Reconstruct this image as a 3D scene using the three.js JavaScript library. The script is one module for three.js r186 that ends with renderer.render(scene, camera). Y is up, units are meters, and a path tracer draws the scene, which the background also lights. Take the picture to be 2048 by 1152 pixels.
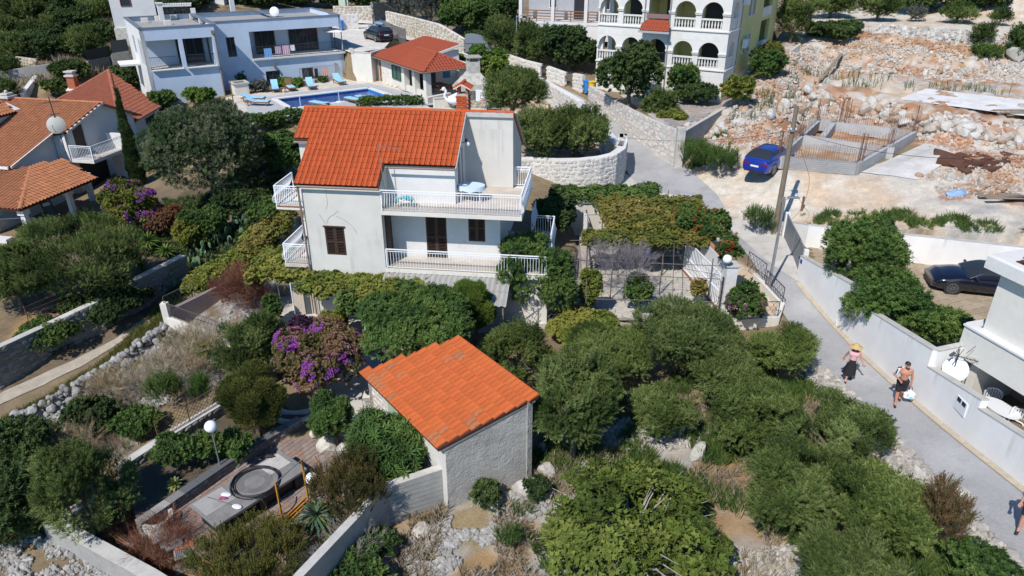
import*as THREE from 'three';
import{mergeGeometries}from 'three/addons/utils/BufferGeometryUtils.js';
import{RoundedBoxGeometry}from 'three/addons/geometries/RoundedBoxGeometry.js';
import{Sky}from 'three/addons/objects/Sky.js';
import{FontLoader}from 'three/addons/loaders/FontLoader.js';
import{TextGeometry}from 'three/addons/geometries/TextGeometry.js';
const CAM_H=16.5,PITCH=26.5*Math.PI/180,FPX=1421;
const scene=new THREE.Scene();
const camera=new THREE.PerspectiveCamera(2*Math.atan(576/FPX)*180/Math.PI,16/9,.3,3000);
camera.position.set(0,CAM_H,0);
camera.rotation.x=-PITCH;
const renderer=new THREE.WebGLRenderer({antialias:true});
renderer.toneMapping=THREE.LinearToneMapping;
renderer.toneMappingExposure=1.0;
renderer.shadowMap.enabled=true;
const SUN_AZ=32*Math.PI/180,SUN_EL=49*Math.PI/180;
const sunDir=new THREE.Vector3(-Math.sin(SUN_AZ)*Math.cos(SUN_EL),Math.sin(SUN_EL),Math.cos(SUN_AZ)*Math.cos(SUN_EL));
const sky=new Sky();
sky.name='sky';sky.userData.kind='structure';
sky.scale.setScalar(2500);
sky.material.uniforms.sunPosition.value.copy(sunDir);
sky.material.uniforms.turbidity.value=2.5;
sky.material.uniforms.rayleigh.value=1.3;
sky.material.uniforms.mieCoefficient.value=.004;
sky.material.uniforms.cloudCoverage.value=0;
scene.add(sky);
scene.environmentIntensity=.14;
const sun=new THREE.DirectionalLight(new THREE.Color(1,.95,.895),4.9);
sun.position.copy(sunDir).multiplyScalar(150).add(new THREE.Vector3(0,0,-45));
sun.target.position.set(0,0,-45);
sun.castShadow=true;
Object.assign(sun.shadow.camera,{left:-70,right:70,top:70,bottom:-70,near:1,far:400});
sun.shadow.mapSize.set(4096,4096);
sun.shadow.radius=1;
scene.add(sun,sun.target);
const V=(x,y,z)=>new THREE.Vector3(x,y,z);
const D2R=Math.PI/180,{clamp,lerp,smoothstep}=THREE.MathUtils;
function rng(seed){let a=seed>>>0;return()=>{a=(a+0x6D2B79F5)|0;let t=Math.imul(a ^(a>>>15),1|a);t=(t+Math.imul(t ^(t>>>7),61|t))^ t;return((t ^(t>>>14))>>>0)/ 4294967296;};}
function h3(x,y,z){let n=Math.imul(x,374761393)^ Math.imul(y,668265263)^ Math.imul(z,1274126177);n=Math.imul(n ^(n>>>13),1274126177);return((n ^(n>>>16))>>>0)/ 4294967296;}
function noise3(x,y,z,per=0){
const ix=Math.floor(x),iy=Math.floor(y),iz=Math.floor(z);let fx=x-ix,fy=y-iy,fz=z-iz;
fx=fx*fx*(3-2*fx);fy=fy*fy*(3-2*fy);fz=fz*fz*(3-2*fz);
const w=per?(v)=>((v % per)+ per)% per:(v)=>v;
const x0=w(ix),x1=w(ix+1),y0=w(iy),y1=w(iy+1);
const a=lerp(lerp(h3(x0,y0,iz),h3(x1,y0,iz),fx),lerp(h3(x0,y1,iz),h3(x1,y1,iz),fx),fy);
if(!fz)return a;
return lerp(a,lerp(lerp(h3(x0,y0,iz+1),h3(x1,y0,iz+1),fx),lerp(h3(x0,y1,iz+1),h3(x1,y1,iz+1),fx),fy),fz);
}
const noise2=(x,y,s=0)=>noise3(x,y,s);
const fbm2=(x,y,s=0,o=4)=>{let v=0,a=.5,t=0;for(let i=0;i<o;i++){v +=a*noise3(x,y,s+i*7);t +=a;x*=2.03;y*=2.03;a*=.5;}return v/t;};
function dirOf(px,py){const u=(px-1024)/ FPX,v=(py-576)/ FPX,c=Math.cos(PITCH),s=Math.sin(PITCH);return V(u,-s-v*c,-c+v*s);}
function at(px,py,h){const r=dirOf(px,py),t=(h-CAM_H)/ r.y;return V(r.x*t,h,r.z*t);}
const depthOf=(p)=>-(p.y-CAM_H)*Math.sin(PITCH)- p.z*Math.cos(PITCH);
function topOf(p,py){const r=dirOf(1024,py),k=-p.z / -r.z;return CAM_H+r.y*k;}
function inPoly(x,z,P){let c=false;for(let i=0,j=P.length-1;i<P.length;j=i++){const a=P[i],b=P[j];if((a[1]>z)!==(b[1]>z)&&x<(b[0]- a[0])*(z-a[1])/(b[1]- a[1])+ a[0])c=!c;}return c;}
function distPoly(x,z,P){let d=1e9;for(let i=0,j=P.length-1;i<P.length;j=i++){const ax=P[j][0],az=P[j][1],bx=P[i][0],bz=P[i][1],ux=bx-ax,uz=bz-az,t=clamp(((x-ax)*ux +(z-az)*uz)/(ux*ux+uz*uz||1),0,1);d=Math.min(d,Math.hypot(x-ax-ux*t,z-az-uz*t));}return inPoly(x,z,P)?-d:d;}
const polyPx=(list)=>list.map(([px,py,h])=>{const p=at(px,py,h);return[p.x,p.z];});
function tex(size,fn,srgb=false){
const d=new Uint8Array(size*size*4);
for(let y=0,k=0;y<size;y++)for(let x=0;x<size;x++,k +=4){const c=fn(x/size,y/size);d[k]=clamp(c[0],0,1)*255;d[k+1]=clamp(c[1],0,1)*255;d[k+2]=clamp(c[2],0,1)*255;d[k+3]=255;}
const t=new THREE.DataTexture(d,size,size);t.wrapS=t.wrapT=THREE.RepeatWrapping;t.magFilter=THREE.LinearFilter;t.minFilter=THREE.LinearMipmapLinearFilter;t.generateMipmaps=true;t.needsUpdate=true;return t;
}
function tfbm(u,v,f,s,o=4){let r=0,a=.5,t=0;for(let i=0;i<o;i++){r +=a*noise3(u*f,v*f,s+i*11,f);t +=a;f*=2;a*=.55;}return r/t;}
const grey=(g)=>[g,g,g];
const TX={
plaster:tex(512,(u,v)=>{const a=tfbm(u,v,4,1),b=tfbm(u,v,32,5,3),st=tfbm(u,v*.999,24,9,2)*tfbm(u,v,3,13);const g=.86+.14*a-.07*b-.1*smoothstep(st,.3,.6);return[g,g*.99,g*.965];},true),
streak:tex(512,(u,v)=>{let s=0,a=.5,f=24;for(let i=0;i<3;i++){s +=a*noise3(u*f,v*3,31+i*5,f);f*=2;a*=.55;}const b=tfbm(u,v,6,3),g=.84+.16*b-.18*smoothstep(s,.4,.85)*smoothstep(tfbm(u,v,3,77),.35,.8);return[g,g*.985,g*.955];},true),
concrete:tex(512,(u,v)=>{const a=tfbm(u,v,5,21),b=tfbm(u,v,64,25,2),c=tfbm(u,v,12,29);const g=.7+.3*a-.12*b-.09*smoothstep(c,.5,.8);return[g,g*.985,g*.95];},true),
asphalt:tex(512,(u,v)=>{const a=tfbm(u,v,3,41),b=tfbm(u,v,128,45,1),c=tfbm(u,v,10,49);const g=.62+.42*a+.14*(b-.5)- .07*smoothstep(c,.5,.75);return[g,g*.995,g*.985];},true),
stone:tex(256,(u,v)=>{const a=tfbm(u,v,4,61),b=tfbm(u,v,32,65,2);const g=.62+.42*a-.14*b;return[g,g*(.95+.05*b),g*(.86+.12*a)];},true),
tile:tex(256,(u,v)=>{const a=tfbm(u,v,6,81),b=tfbm(u,v,48,85,2),c=tfbm(u,v,10,87);const g=.8+.25*a-.14*b;return[g,g*(.92+.1*c),g*(.86+.2*c)];},true),
ground:tex(1024,(u,v)=>{const a=tfbm(u,v,8,101),b=tfbm(u,v,96,105,2),c=tfbm(u,v,24,109);const g=.66+.3*a+.34*(b-.5)+ .16*(c-.5);return[g,g*.985,g*.95];},true),
wood:tex(256,(u,v)=>{const a=noise3(u*40,v*3,121,40),b=tfbm(u,v,8,125);const g=.7+.3*a*b+.1*b;return[g,g*.96,g*.9];},true),
bump:tex(512,(u,v)=>grey(.5*tfbm(u,v,16,141)+ .5*tfbm(u,v,90,145,2))),
rough:tex(512,(u,v)=>{const a=tfbm(u,v,6,151),r=Math.abs(tfbm(u,v,14,155,3)- .5)*2;return grey(.55*a+.35*tfbm(u,v,40,157,3)+ .1*r);}),
};
const texAt=(t,metres)=>{const key=metres;t.userData.at??={};if(!t.userData.at[key]){const c=t.clone();c.repeat.set(1/metres,1/metres);c.needsUpdate=true;t.userData.at[key]=c;}return t.userData.at[key];};
const lin=(r,g,b)=>new THREE.Color().setRGB(r,g,b);
function mat(c,o={}){
const m=new(o.physical?THREE.MeshPhysicalMaterial:THREE.MeshStandardMaterial)({color:Array.isArray(c)?lin(...c):new THREE.Color(c),roughness:o.rough??.85,metalness:o.metal??0,side:THREE.DoubleSide});
if(o.map)m.map=texAt(TX[o.map],o.size??2);
if(o.bump){m.bumpMap=texAt(TX[o.bumpMap??'bump'],o.bumpSize??1);m.bumpScale=o.bump;}
for(const k of['clearcoat','clearcoatRoughness','transmission','thickness','ior','sheen','vertexColors','emissive','attenuationDistance','attenuationColor','specularIntensity'])if(o[k]!==undefined)m[k]=o[k];
return m;
}
const taken=new Map();
function numbered(name){const n=taken.get(name)??0;taken.set(name,n+1);return n?`${name}_${String(n).padStart(3, '0')}`:name;}
function tag(o,label,category,group,kind){o.userData.label=label;if(category)o.userData.category=category;if(group)o.userData.group=group;if(kind)o.userData.kind=kind;return o;}
function thing(name,label,category,pos=[0,0,0],yaw=0,group){const o=new THREE.Group();o.name=numbered(name);scene.add(o);if(pos.isVector3)o.position.copy(pos);else o.position.set(...pos);o.rotation.y=yaw;return tag(o,label,category,group);}
function copyOf(o,label,pos,yaw){const r=o.clone();r.name=numbered(o.name.replace(/_\d\d\d$/,''));r.userData={...o.userData};if(label)r.userData.label=label;scene.add(r);if(pos)r.position.copy(pos);if(yaw!==undefined)r.rotation.y=yaw;return r;}
function clean(g){const r=g.index?g.toNonIndexed():g;for(const k of Object.keys(r.attributes))if(!['position','normal','uv'].includes(k))r.deleteAttribute(k);if(!r.attributes.normal)r.computeVertexNormals();if(!r.attributes.uv)r.setAttribute('uv',new THREE.BufferAttribute(new Float32Array(r.attributes.position.count*2),2));r.morphAttributes={};return r;}
const merge=(list)=>{const a=[].concat(list).map(clean);return a.length===1?a[0]:mergeGeometries(a);};
function uvM(g){
const p=g.attributes.position,n=g.attributes.normal,uv=g.attributes.uv;
for(let i=0;i<p.count;i +=3){
let nx=0,ny=0,nz=0;for(let k=0;k<3;k++){nx +=Math.abs(n.getX(i+k));ny +=Math.abs(n.getY(i+k));nz +=Math.abs(n.getZ(i+k));}
for(let k=i;k<i+3&&k<p.count;k++){if(ny>=nx&&ny>=nz)uv.setXY(k,p.getX(k),p.getZ(k));else if(nx>=nz)uv.setXY(k,p.getZ(k),p.getY(k));else uv.setXY(k,p.getX(k),p.getY(k));}
}
return g;
}
function mesh(name,geos,m,parent=scene,label){const g=uvM(merge(geos));const o=new THREE.Mesh(g,m);o.name=parent===scene?numbered(name):name;o.castShadow=o.receiveShadow=true;if(label)o.userData.label=label;parent.add(o);return o;}
function piece(name,geo,m,parent,x,y,z,rx=0,ry=0,rz=0,sx=1,sy=sx,sz=sx){const o=new THREE.Mesh(geo,m);o.name=name;o.castShadow=o.receiveShadow=true;o.position.set(x,y,z);o.rotation.set(rx,ry,rz);o.scale.set(sx,sy,sz);parent.add(o);return o;}
const struct=(name,geos,m)=>{const o=mesh(name,geos,m);o.userData.kind='structure';return o;};
function settle(T,base){
if(!base){const b=new THREE.Box3();T.updateMatrixWorld(true);T.traverse((o)=>{if(o.isMesh&&!o.isInstancedMesh)b.expandByObject(o);});base=V((b.min.x+b.max.x)/ 2,b.min.y,(b.min.z+b.max.z)/ 2);}
for(const c of T.children)c.position.sub(base);T.position.copy(base);return T;
}
function solo(name,geos,m,label,category,group,kind){const o=mesh(name,geos,m);o.geometry.computeBoundingBox();const b=o.geometry.boundingBox,c=V((b.min.x+b.max.x)/ 2,b.min.y,(b.min.z+b.max.z)/ 2);o.geometry.translate(-c.x,-c.y,-c.z);o.position.copy(c);return tag(o,label,category,group,kind);}
const M4=new THREE.Matrix4();
const box=(w,h,d,x=0,y=0,z=0,ry=0,rx=0,rz=0)=>{const g=new THREE.BoxGeometry(w,h,d);if(rx)g.rotateX(rx);if(rz)g.rotateZ(rz);if(ry)g.rotateY(ry);return g.translate(x,y,z);};
const rbox=(w,h,d,r,x=0,y=0,z=0,ry=0)=>{const g=new RoundedBoxGeometry(w,h,d,2,Math.min(r,w/2.01,h/2.01,d/2.01));if(ry)g.rotateY(ry);return g.translate(x,y,z);};
const cyl=(r0,r1,h,x=0,y=0,z=0,n=16)=>new THREE.CylinderGeometry(r1,r0,h,n).translate(x,y+h/2,z);
const ball=(r,x,y,z,n=16)=>new THREE.SphereGeometry(r,n,Math.ceil(n*.7)).translate(x,y,z);
function bar(a,b,r,n=6,r2=r){const d=b.clone().sub(a),L=d.length();const g=new THREE.CylinderGeometry(r2,r,L,n);g.translate(0,L/2,0);g.applyQuaternion(new THREE.Quaternion().setFromUnitVectors(V(0,1,0),d.normalize()));return g.translate(a.x,a.y,a.z);}
function beam(a,b,w,h,up=V(0,1,0)){const d=b.clone().sub(a),L=d.length();d.normalize();const x=V(0,0,0).crossVectors(up,d).normalize(),y=V(0,0,0).crossVectors(d,x);const g=new THREE.BoxGeometry(w,h,L);return g.applyMatrix4(M4.makeBasis(x,y,d)).translate((a.x+b.x)/ 2,(a.y+b.y)/ 2,(a.z+b.z)/ 2);}
const tube=(pts,r,seg=0,n=6,closed=false)=>new THREE.TubeGeometry(new THREE.CatmullRomCurve3(pts,closed),seg||pts.length*4,r,n,closed);
function tri(list){const g=new THREE.BufferGeometry();g.setAttribute('position',new THREE.Float32BufferAttribute(list.flatMap((p)=>[p.x,p.y,p.z]),3));g.computeVertexNormals();return clean(g);}
const quad=(a,b,c,d)=>tri([a,b,c,a,c,d]);
function slab(P,n,t){const Q=P.map((p)=>p.clone().addScaledVector(n,-t)),L=[];for(let i=1;i<P.length-1;i++)L.push(P[0],P[i],P[i+1],Q[0],Q[i+1],Q[i]);for(let i=0;i<P.length;i++){const j=(i+1)% P.length;L.push(P[i],Q[i],Q[j],P[i],Q[j],P[j]);}return tri(L);}
function extrude(pts,depth,holes=[],bevel=0){const s=new THREE.Shape(pts.map(([x,y])=>new THREE.Vector2(x,y)));for(const h of holes)s.holes.push(new THREE.Path(h.map(([x,y])=>new THREE.Vector2(x,y))));return new THREE.ExtrudeGeometry(s,{depth,bevelEnabled:bevel>0,bevelSize:bevel,bevelThickness:bevel,bevelSegments:1,curveSegments:10});}
const rect=(x0,y0,x1,y1)=>[[x0,y0],[x1,y0],[x1,y1],[x0,y1]];
const archHole=(x0,y0,x1,ySpring,n=10)=>{const r=(x1-x0)/ 2,c=(x0+x1)/ 2,L=[[x0,y0],[x1,y0]];for(let i=0;i<=n;i++){const a=Math.PI*i/n;L.push([c+r*Math.cos(a),ySpring+r*Math.sin(a)]);}return L;};
const wallZ=(pts,holes,z,t)=>extrude(pts,t,holes).translate(0,0,z-t);
const wallX=(pts,holes,x,t)=>extrude(pts,t,holes).rotateY(Math.PI/2).translate(x-t,0,0);
const CTRL=[
[0,1152,-1.2],[300,1140,-1],[600,1150,-.9],[800,1080,-.8],[1000,1000,-.3],[1000,1150,-.6],[1250,1150,-.3],[1450,1150,0],[1600,1150,.5],[1850,1150,1.3],[2048,1152,2],
[1200,900,-.1],[1400,850,0],[1550,900,.3],[1700,950,.7],[1250,760,0],[1450,760,.1],
[1537,600,.35],[1640,680,.5],[1700,760,.68],[1800,810,1.0],[1900,900,1.4],[2000,1050,1.85],[1480,470,.6],[1400,400,1.0],[1300,330,1.6],[1250,270,2.3],[1190,210,3.3],[1150,185,3.9],[1100,150,4.7],
[1000,112,5.3],[940,92,5.7],[850,58,6.3],[760,42,6.6],[700,20,7.4],[600,10,8.0],
[0,800,-2],[100,760,-1.9],[200,690,-1.6],[300,620,-1.2],[345,580,-.9],[100,600,-.1],[0,640,-.3],[150,460,.2],[250,450,.2],[330,400,.5],[420,395,.8],[430,500,-.2],[530,430,1.2],[280,290,1.5],[270,200,2.6],
[310,195,3.6],[150,150,4.8],[50,130,5.2],[100,60,7.2],[0,20,8.6],[230,60,7],[300,0,9.5],[200,0,9.5],[450,0,9.2],
[650,640,0],[900,640,0],[560,240,3.5],[800,230,3.2],[1080,360,2.4],[1070,325,2.9],[1160,385,1.5],[1140,300,3],[1000,240,3.7],
[1280,560,.3],[1200,470,.5],[1400,470,.7],
[330,830,-.3],[150,850,-.9],[60,880,-1.2],[400,700,-.5],[250,760,-.8],[450,610,-.1],[620,680,0],[480,1000,-.3],[600,860,-.2],[700,800,0],
[1500,420,1.2],[1650,400,2.2],[1530,350,2.7],[1700,350,3.1],[1900,350,3.6],[2048,400,3.2],[1750,480,2.1],[2000,480,2.5],[1900,640,1.2],
[1480,250,3.9],[1560,190,5.0],[1600,150,5.6],[1650,110,6.0],[1750,120,5.95],[1900,120,6.0],[2048,130,5.9],[1750,60,7.8],[1900,70,7.7],[2048,80,7.6],[1800,35,8.1],[2048,45,8.2],[1700,0,8.8],[2048,0,9],[1550,100,6.7],[1480,150,5.2],[1700,205,4.2],[1950,244,4.5],
[1380,215,4.0],[1230,180,4.1],[1590,60,7.4],[1120,90,6],[1050,50,7.5],[1300,0,8.5],
];
const tps=(()=>{
const pts=CTRL.map(([px,py,h])=>{const p=at(px,py,h);return[p.x,p.z,h];});
pts.push([-120,-140,14],[0,-200,16],[120,-150,17],[60,-90,12],[-60,-40,-2],[-40,-10,-3],[50,-20,3],[40,-5,3],[0,10,-1]);
const n=pts.length,N=n+3,A=[],b=[];
const U=(d2)=>(d2<1e-9?0:.5*d2*Math.log(d2));
for(let i=0;i<n;i++){const r=[];for(let j=0;j<n;j++)r.push(U((pts[i][0]- pts[j][0])**2 +(pts[i][1]- pts[j][1])**2)+(i===j?6:0));r.push(1,pts[i][0],pts[i][1]);A.push(r);b.push(pts[i][2]);}
for(let k=0;k<3;k++){const r=[];for(let j=0;j<n;j++)r.push(k===0?1:pts[j][k-1]);r.push(0,0,0);A.push(r);b.push(0);}
for(let i=0;i<N;i++){let m=i;for(let k=i+1;k<N;k++)if(Math.abs(A[k][i])>Math.abs(A[m][i]))m=k;[A[i],A[m]]=[A[m],A[i]];[b[i],b[m]]=[b[m],b[i]];for(let k=i+1;k<N;k++){const f=A[k][i]/ A[i][i];if(!f)continue;for(let j=i;j<N;j++)A[k][j]-=f*A[i][j];b[k]-=f*b[i];}}
const w=new Float64Array(N);for(let i=N-1;i>=0;i--){let s=b[i];for(let j=i+1;j<N;j++)s -=A[i][j]*w[j];w[i]=s/A[i][i];}
const X=pts.map((p)=>p[0]),Z=pts.map((p)=>p[1]);
return(x,z)=>{x=clamp(x,-85,85);z=clamp(z,-140,5);let h=w[n]+ w[n+1]*x+w[n+2]*z;for(let i=0;i<n;i++){const d=(x-X[i])**2 +(z-Z[i])**2;if(d>1e-9)h +=w[i]*.5*d*Math.log(d);}return h;};
})();
const DECK_H=3.8,PARK_H=6.35,YARD_H=4.05,COURT_H=1.2,PIT_H=3.15,BENCH_H=4.9;
const flatPx=(list,h,wob=0)=>{const P=list.map(([px,py])=>{const p=at(px,py,h);return[p.x,p.z];});const b=P.reduce((b,[x,z])=>[Math.min(b[0],x),Math.min(b[1],z),Math.max(b[2],x),Math.max(b[3],z)],[1e9,1e9,-1e9,-1e9]);return{P,h,wob,b};};
const POOL=[[553,198],[735,177],[778,192],[587,217]].map(([px,py])=>at(px,py,DECK_H));
const POOL_P=POOL.map((p)=>[p.x,p.z]);
const FLATS={
deck:flatPx([[445,196],[555,176],[696,146],[768,160],[860,215],[975,216],[970,226],[620,226],[500,250],[462,205]],DECK_H),
park:flatPx([[664,92],[705,107],[768,97],[800,62],[720,42],[640,42]],PARK_H),
yard:flatPx([[1358,262],[1480,197],[1560,120],[1475,150],[1330,165],[1200,165],[1224,205]],YARD_H),
court:{P:[[15.3,-31.8],[16.1,-36.3],[40,-31],[40,-18],[15.5,-21]],h:COURT_H,wob:0,b:[15.3,-36.3,40,-18]},
terrace:flatPx([[1150,640],[1150,440],[1180,415],[1390,420],[1350,520],[1440,625],[1290,632]],.3),
patio:flatPx([[330,1060],[450,960],[560,880],[720,870],[780,960],[690,1030],[600,1110],[420,1110]],-.3),
slope2:flatPx([[1610,245],[1622,205],[1700,205],[1800,205],[1850,250],[1900,260],[1960,255],[2060,280],[2060,330],[1845,300],[1720,345],[1575,345]],PIT_H,.5),
bench:flatPx([[1640,158],[1660,140],[1760,146],[2060,165],[2200,180],[2200,250],[2000,236],[1900,228],[1850,217],[1800,205],[1745,185],[1660,178]],BENCH_H,.3),
};
const NOISY=['slope2','bench'];
function ghSmooth(x,z){
let h=tps(x,z);
for(const k in FLATS){const f=FLATS[k];if(x<f.b[0]- 5||x>f.b[2]+ 5||z<f.b[1]- 5||z>f.b[3]+ 5)continue;let X=x,Z=z;if(f.wob){X +=(fbm2(x*.6,z*.6,3)- .5)*4*f.wob;Z +=(fbm2(x*.6,z*.6,5)- .5)*4*f.wob;}if(!f.wob){if(inPoly(X,Z,f.P))h=f.h;}else{const d=distPoly(X,Z,f.P);if(d<2.6)h=lerp(f.h,h,smoothstep(d,0,2.6));}}
return h;
}
const ROCKY=[
{P:polyPx([[1360,250,3],[1560,100,6.6],[1600,60,7.4],[1700,56,7.8],[2200,84,7.6],[2200,260,4.4],[1850,235,5],[1650,250,4],[1560,330,2.8],[1440,290,2.6]]),a:.5},
{P:polyPx([[1840,330,3.4],[2200,330,3.4],[2200,430,3],[1880,400,3]]),a:.35},
{P:polyPx([[1060,900,0],[1200,780,0],[1440,860,0],[1420,960,0],[1060,960,0]]),a:.2},
{P:polyPx([[780,1070,-.8],[1000,980,-.3],[1110,960,0],[1080,1060,-.4],[840,1152,-.8]]),a:.2},
{P:polyPx([[40,840,-1.2],[330,660,-.8],[430,660,-.5],[420,800,-.4],[110,900,-1]]),a:.15},
];
function gh(x,z){
let h=ghSmooth(x,z),inFlat=false;
for(const k in FLATS){const f=FLATS[k];if(!NOISY.includes(k)&&x>f.b[0]&&x<f.b[2]&&z>f.b[1]&&z<f.b[3]&&inPoly(x,z,f.P))inFlat=true;}
const pd=distPoly(x,z,POOL_P);if(pd<.35)return DECK_H-1.8;
if(inFlat)return h-.05;
let amp=.05;
for(const r of ROCKY){const d=distPoly(x,z,r.P);if(d<0)amp=Math.max(amp,r.a*smoothstep(-d,0,1.2));}
const rd=roadDist(x,z);amp*=smoothstep(rd,-.2,1.5);
if(amp>.1){const q=Math.floor((h+fbm2(x*.35,z*.35,9)*1.6)/ .9);h +=(h3(q,3,1)- .5)*amp*.7;}
h +=amp*((fbm2(x*.9,z*.9,17,4)- .5)*1.7 +(fbm2(x*2.7,z*2.7,27,3)- .5)*.55);
if(rd<.6)h -=.06*(1-smoothstep(rd,.1,.6));
return h;
}
const ROAD_L=[[2300,1400,3],[2048,1130,2.05],[1960,1050,1.75],[1850,950,1.3],[1760,850,.95],[1640,735,.58],[1565,625,.4],[1505,530,.48],[1455,460,.62],[1395,400,1.0],[1275,372,1.35],[1252,345,1.55],[1242,300,1.95],[1200,243,2.75],[1140,195,3.6],[1085,166,4.3],[1000,124,5.2],[930,97,5.75],[850,65,6.3],[800,52,6.5],[735,50,6.6]].map(([px,py,h])=>at(px,py,h));
const ROAD_R=[[2600,1300,3],[2048,977,1.95],[1960,900,1.55],[1855,806,1.15],[1790,745,.9],[1722,682,.65],[1655,620,.48],[1593,572,.42],[1545,530,.46],[1478,460,.65],[1432,400,1.0],[1375,350,1.42],[1352,338,1.6],[1303,302,2.0],[1243,252,2.7],[1205,217,3.3],[1165,190,3.9],[1085,152,4.8],[1000,112,5.4],[860,50,6.4],[740,30,7]].map(([px,py,h])=>at(px,py,h));
const ROADP=[...ROAD_L,...[...ROAD_R].reverse()].map((p)=>[p.x,p.z]);
const roadDist=(x,z)=>distPoly(x,z,ROADP);
function on(px,py){const r=dirOf(px,py).normalize();let t=14,s=.5;for(;t<190;t +=s)if(CAM_H+r.y*t<gh(r.x*t,r.z*t)){if(s<.05)break;t -=s;s*=.2;}return V(r.x*t,gh(r.x*t,r.z*t),r.z*t);}
const P2=(px,py,h)=>{const p=h===undefined?on(px,py):at(px,py,h);return p;};
const C={soil:[.21,.155,.1],litter:[.13,.095,.06],dry:[.36,.275,.15],straw:[.42,.27,.13],green:[.13,.16,.05],dirt:[.7,.54,.39],pale:[.74,.67,.57],rock:[.5,.475,.44],white:[.64,.61,.56],red:[.4,.17,.065],orange:[.5,.28,.13],gravel:[.42,.4,.37],deck:[.62,.57,.5],path:[.5,.44,.36]};
const ZONES=[
[[[0,0,9],[0,330,3],[260,260,2],[460,160,4],[600,20,8],[600,-60,9],[0,-80,10]],'litter','dry',2,1.2],
[[[0,560,0],[300,380,.5],[560,380,1.2],[560,520,0],[400,560,0],[0,740,-.5]],'soil','litter',1,1],
[[[0,640,-.3],[140,590,-.1],[150,650,-.4],[0,720,-.5]],'straw','soil',.8,1],
[[[-60,880,-2],[200,730,-1.6],[345,590,-.9],[420,560,-.5],[330,680,-.9],[180,790,-1.6],[40,870,-2]],'dry','green',.4,.8],
[[[30,870,-1.3],[340,650,-.8],[440,650,-.5],[440,800,-.4],[250,930,-.8],[100,930,-1]],'gravel','soil',.6,.7],
[[[230,800,-.4],[440,720,-.4],[430,800,-.3],[330,890,-.5]],'dry','soil',.6,.6],
[[[440,560,-.1],[560,540,0],[560,640,0],[480,660,-.1],[350,640,-.4]],'gravel','soil',.4,.6],
[[[760,1152,-.8],[800,1040,-.7],[960,990,-.3],[1060,930,0],[1250,800,0],[1500,820,.2],[1500,1000,.3],[1700,1152,.8]],'straw','rock',1,.9],
[[[780,1080,-.8],[1000,985,-.3],[1090,1000,-.2],[1000,1060,-.4],[900,1152,-.7],[800,1152,-.8]],'rock','dry',.4,.6],
[[[1090,900,0],[1230,790,0],[1350,830,0],[1310,880,0],[1180,940,0]],'white','pale',.5,.5],
[[[1450,1100,.1],[1590,1090,.4],[1640,1152,.6],[1440,1152,0]],'white','rock',.3,.5],
[[[1360,345,1.5],[1440,290,2.6],[1570,330,2.8],[1720,345,3],[1850,300,3.3],[2200,330,3.4],[2200,500,2.6],[1600,470,1.2],[1470,455,.7],[1400,400,1]],'dirt','pale',1,1.4],
[[[1350,280,3],[1560,100,6.6],[1600,50,7.6],[1700,48,7.9],[2300,84,7.6],[2300,340,4],[1850,240,5],[1650,260,3.5],[1570,330,2.8],[1440,320,2.4]],'white','orange',.7,.55],
[[[1640,118,6],[1680,55,7.8],[1800,70,7.6],[2060,90,7.4],[2060,128,6],[1900,122,6],[1760,114,6]],'orange','dirt',.6,.5],
[[[1650,168,4.9],[1760,150,4.9],[1850,178,4.9],[1800,205,4.9],[1745,182,4.9]],'dirt','pale',.5,.8],
[[[1600,40,7.9],[1700,50,7.9],[2300,90,7.6],[2300,30,8.4],[1700,8,8.6],[1600,8,8.4]],'pale','dirt',.6,1],
[[[1570,330,3],[1640,245,3.15],[1840,262,3.15],[1720,345,3.1]],'orange','dirt',.3,.5],
[[[1720,345,3.1],[1845,295,3.2],[1960,310,3.4],[1900,335,3.5],[1830,360,3.4]],'pale','white',.3,1],
[[[1840,400,2.9],[2000,380,3],[2060,480,2.5],[1900,475,2.3]],'rock','pale',.8,.9],
[[[1150,640,.3],[1150,400,.7],[1420,400,.9],[1470,640,.3]],'pale','gravel',.3,.8],
[[[1480,640,.3],[1560,640,.4],[1540,560,.4],[1460,520,.5]],'pale','dirt',.3,.5],
[[[540,380,2],[620,420,2.6],[600,560,2.4],[560,520,2]],'gravel','pale',.4,.5],
[[[620,700,0],[780,690,0],[760,830,-.1],[620,850,-.2]],'pale','gravel',.5,.6],
[[[250,1010,-.4],[420,1060,-.3],[440,1152,-.6],[200,1100,-.6]],'straw','soil',.4,.5],
[[[660,330,3],[1000,330,3],[1250,380,1.5],[1080,180,4],[560,260,3.4]],'soil','dirt',1,1],
].map(([p,a,b,soft,f])=>{const P=polyPx(p);return{P,a:C[a],b:C[b],soft,f,bb:P.reduce((q,[x,z])=>[Math.min(q[0],x),Math.min(q[1],z),Math.max(q[2],x),Math.max(q[3],z)],[1e9,1e9,-1e9,-1e9])};});
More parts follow.
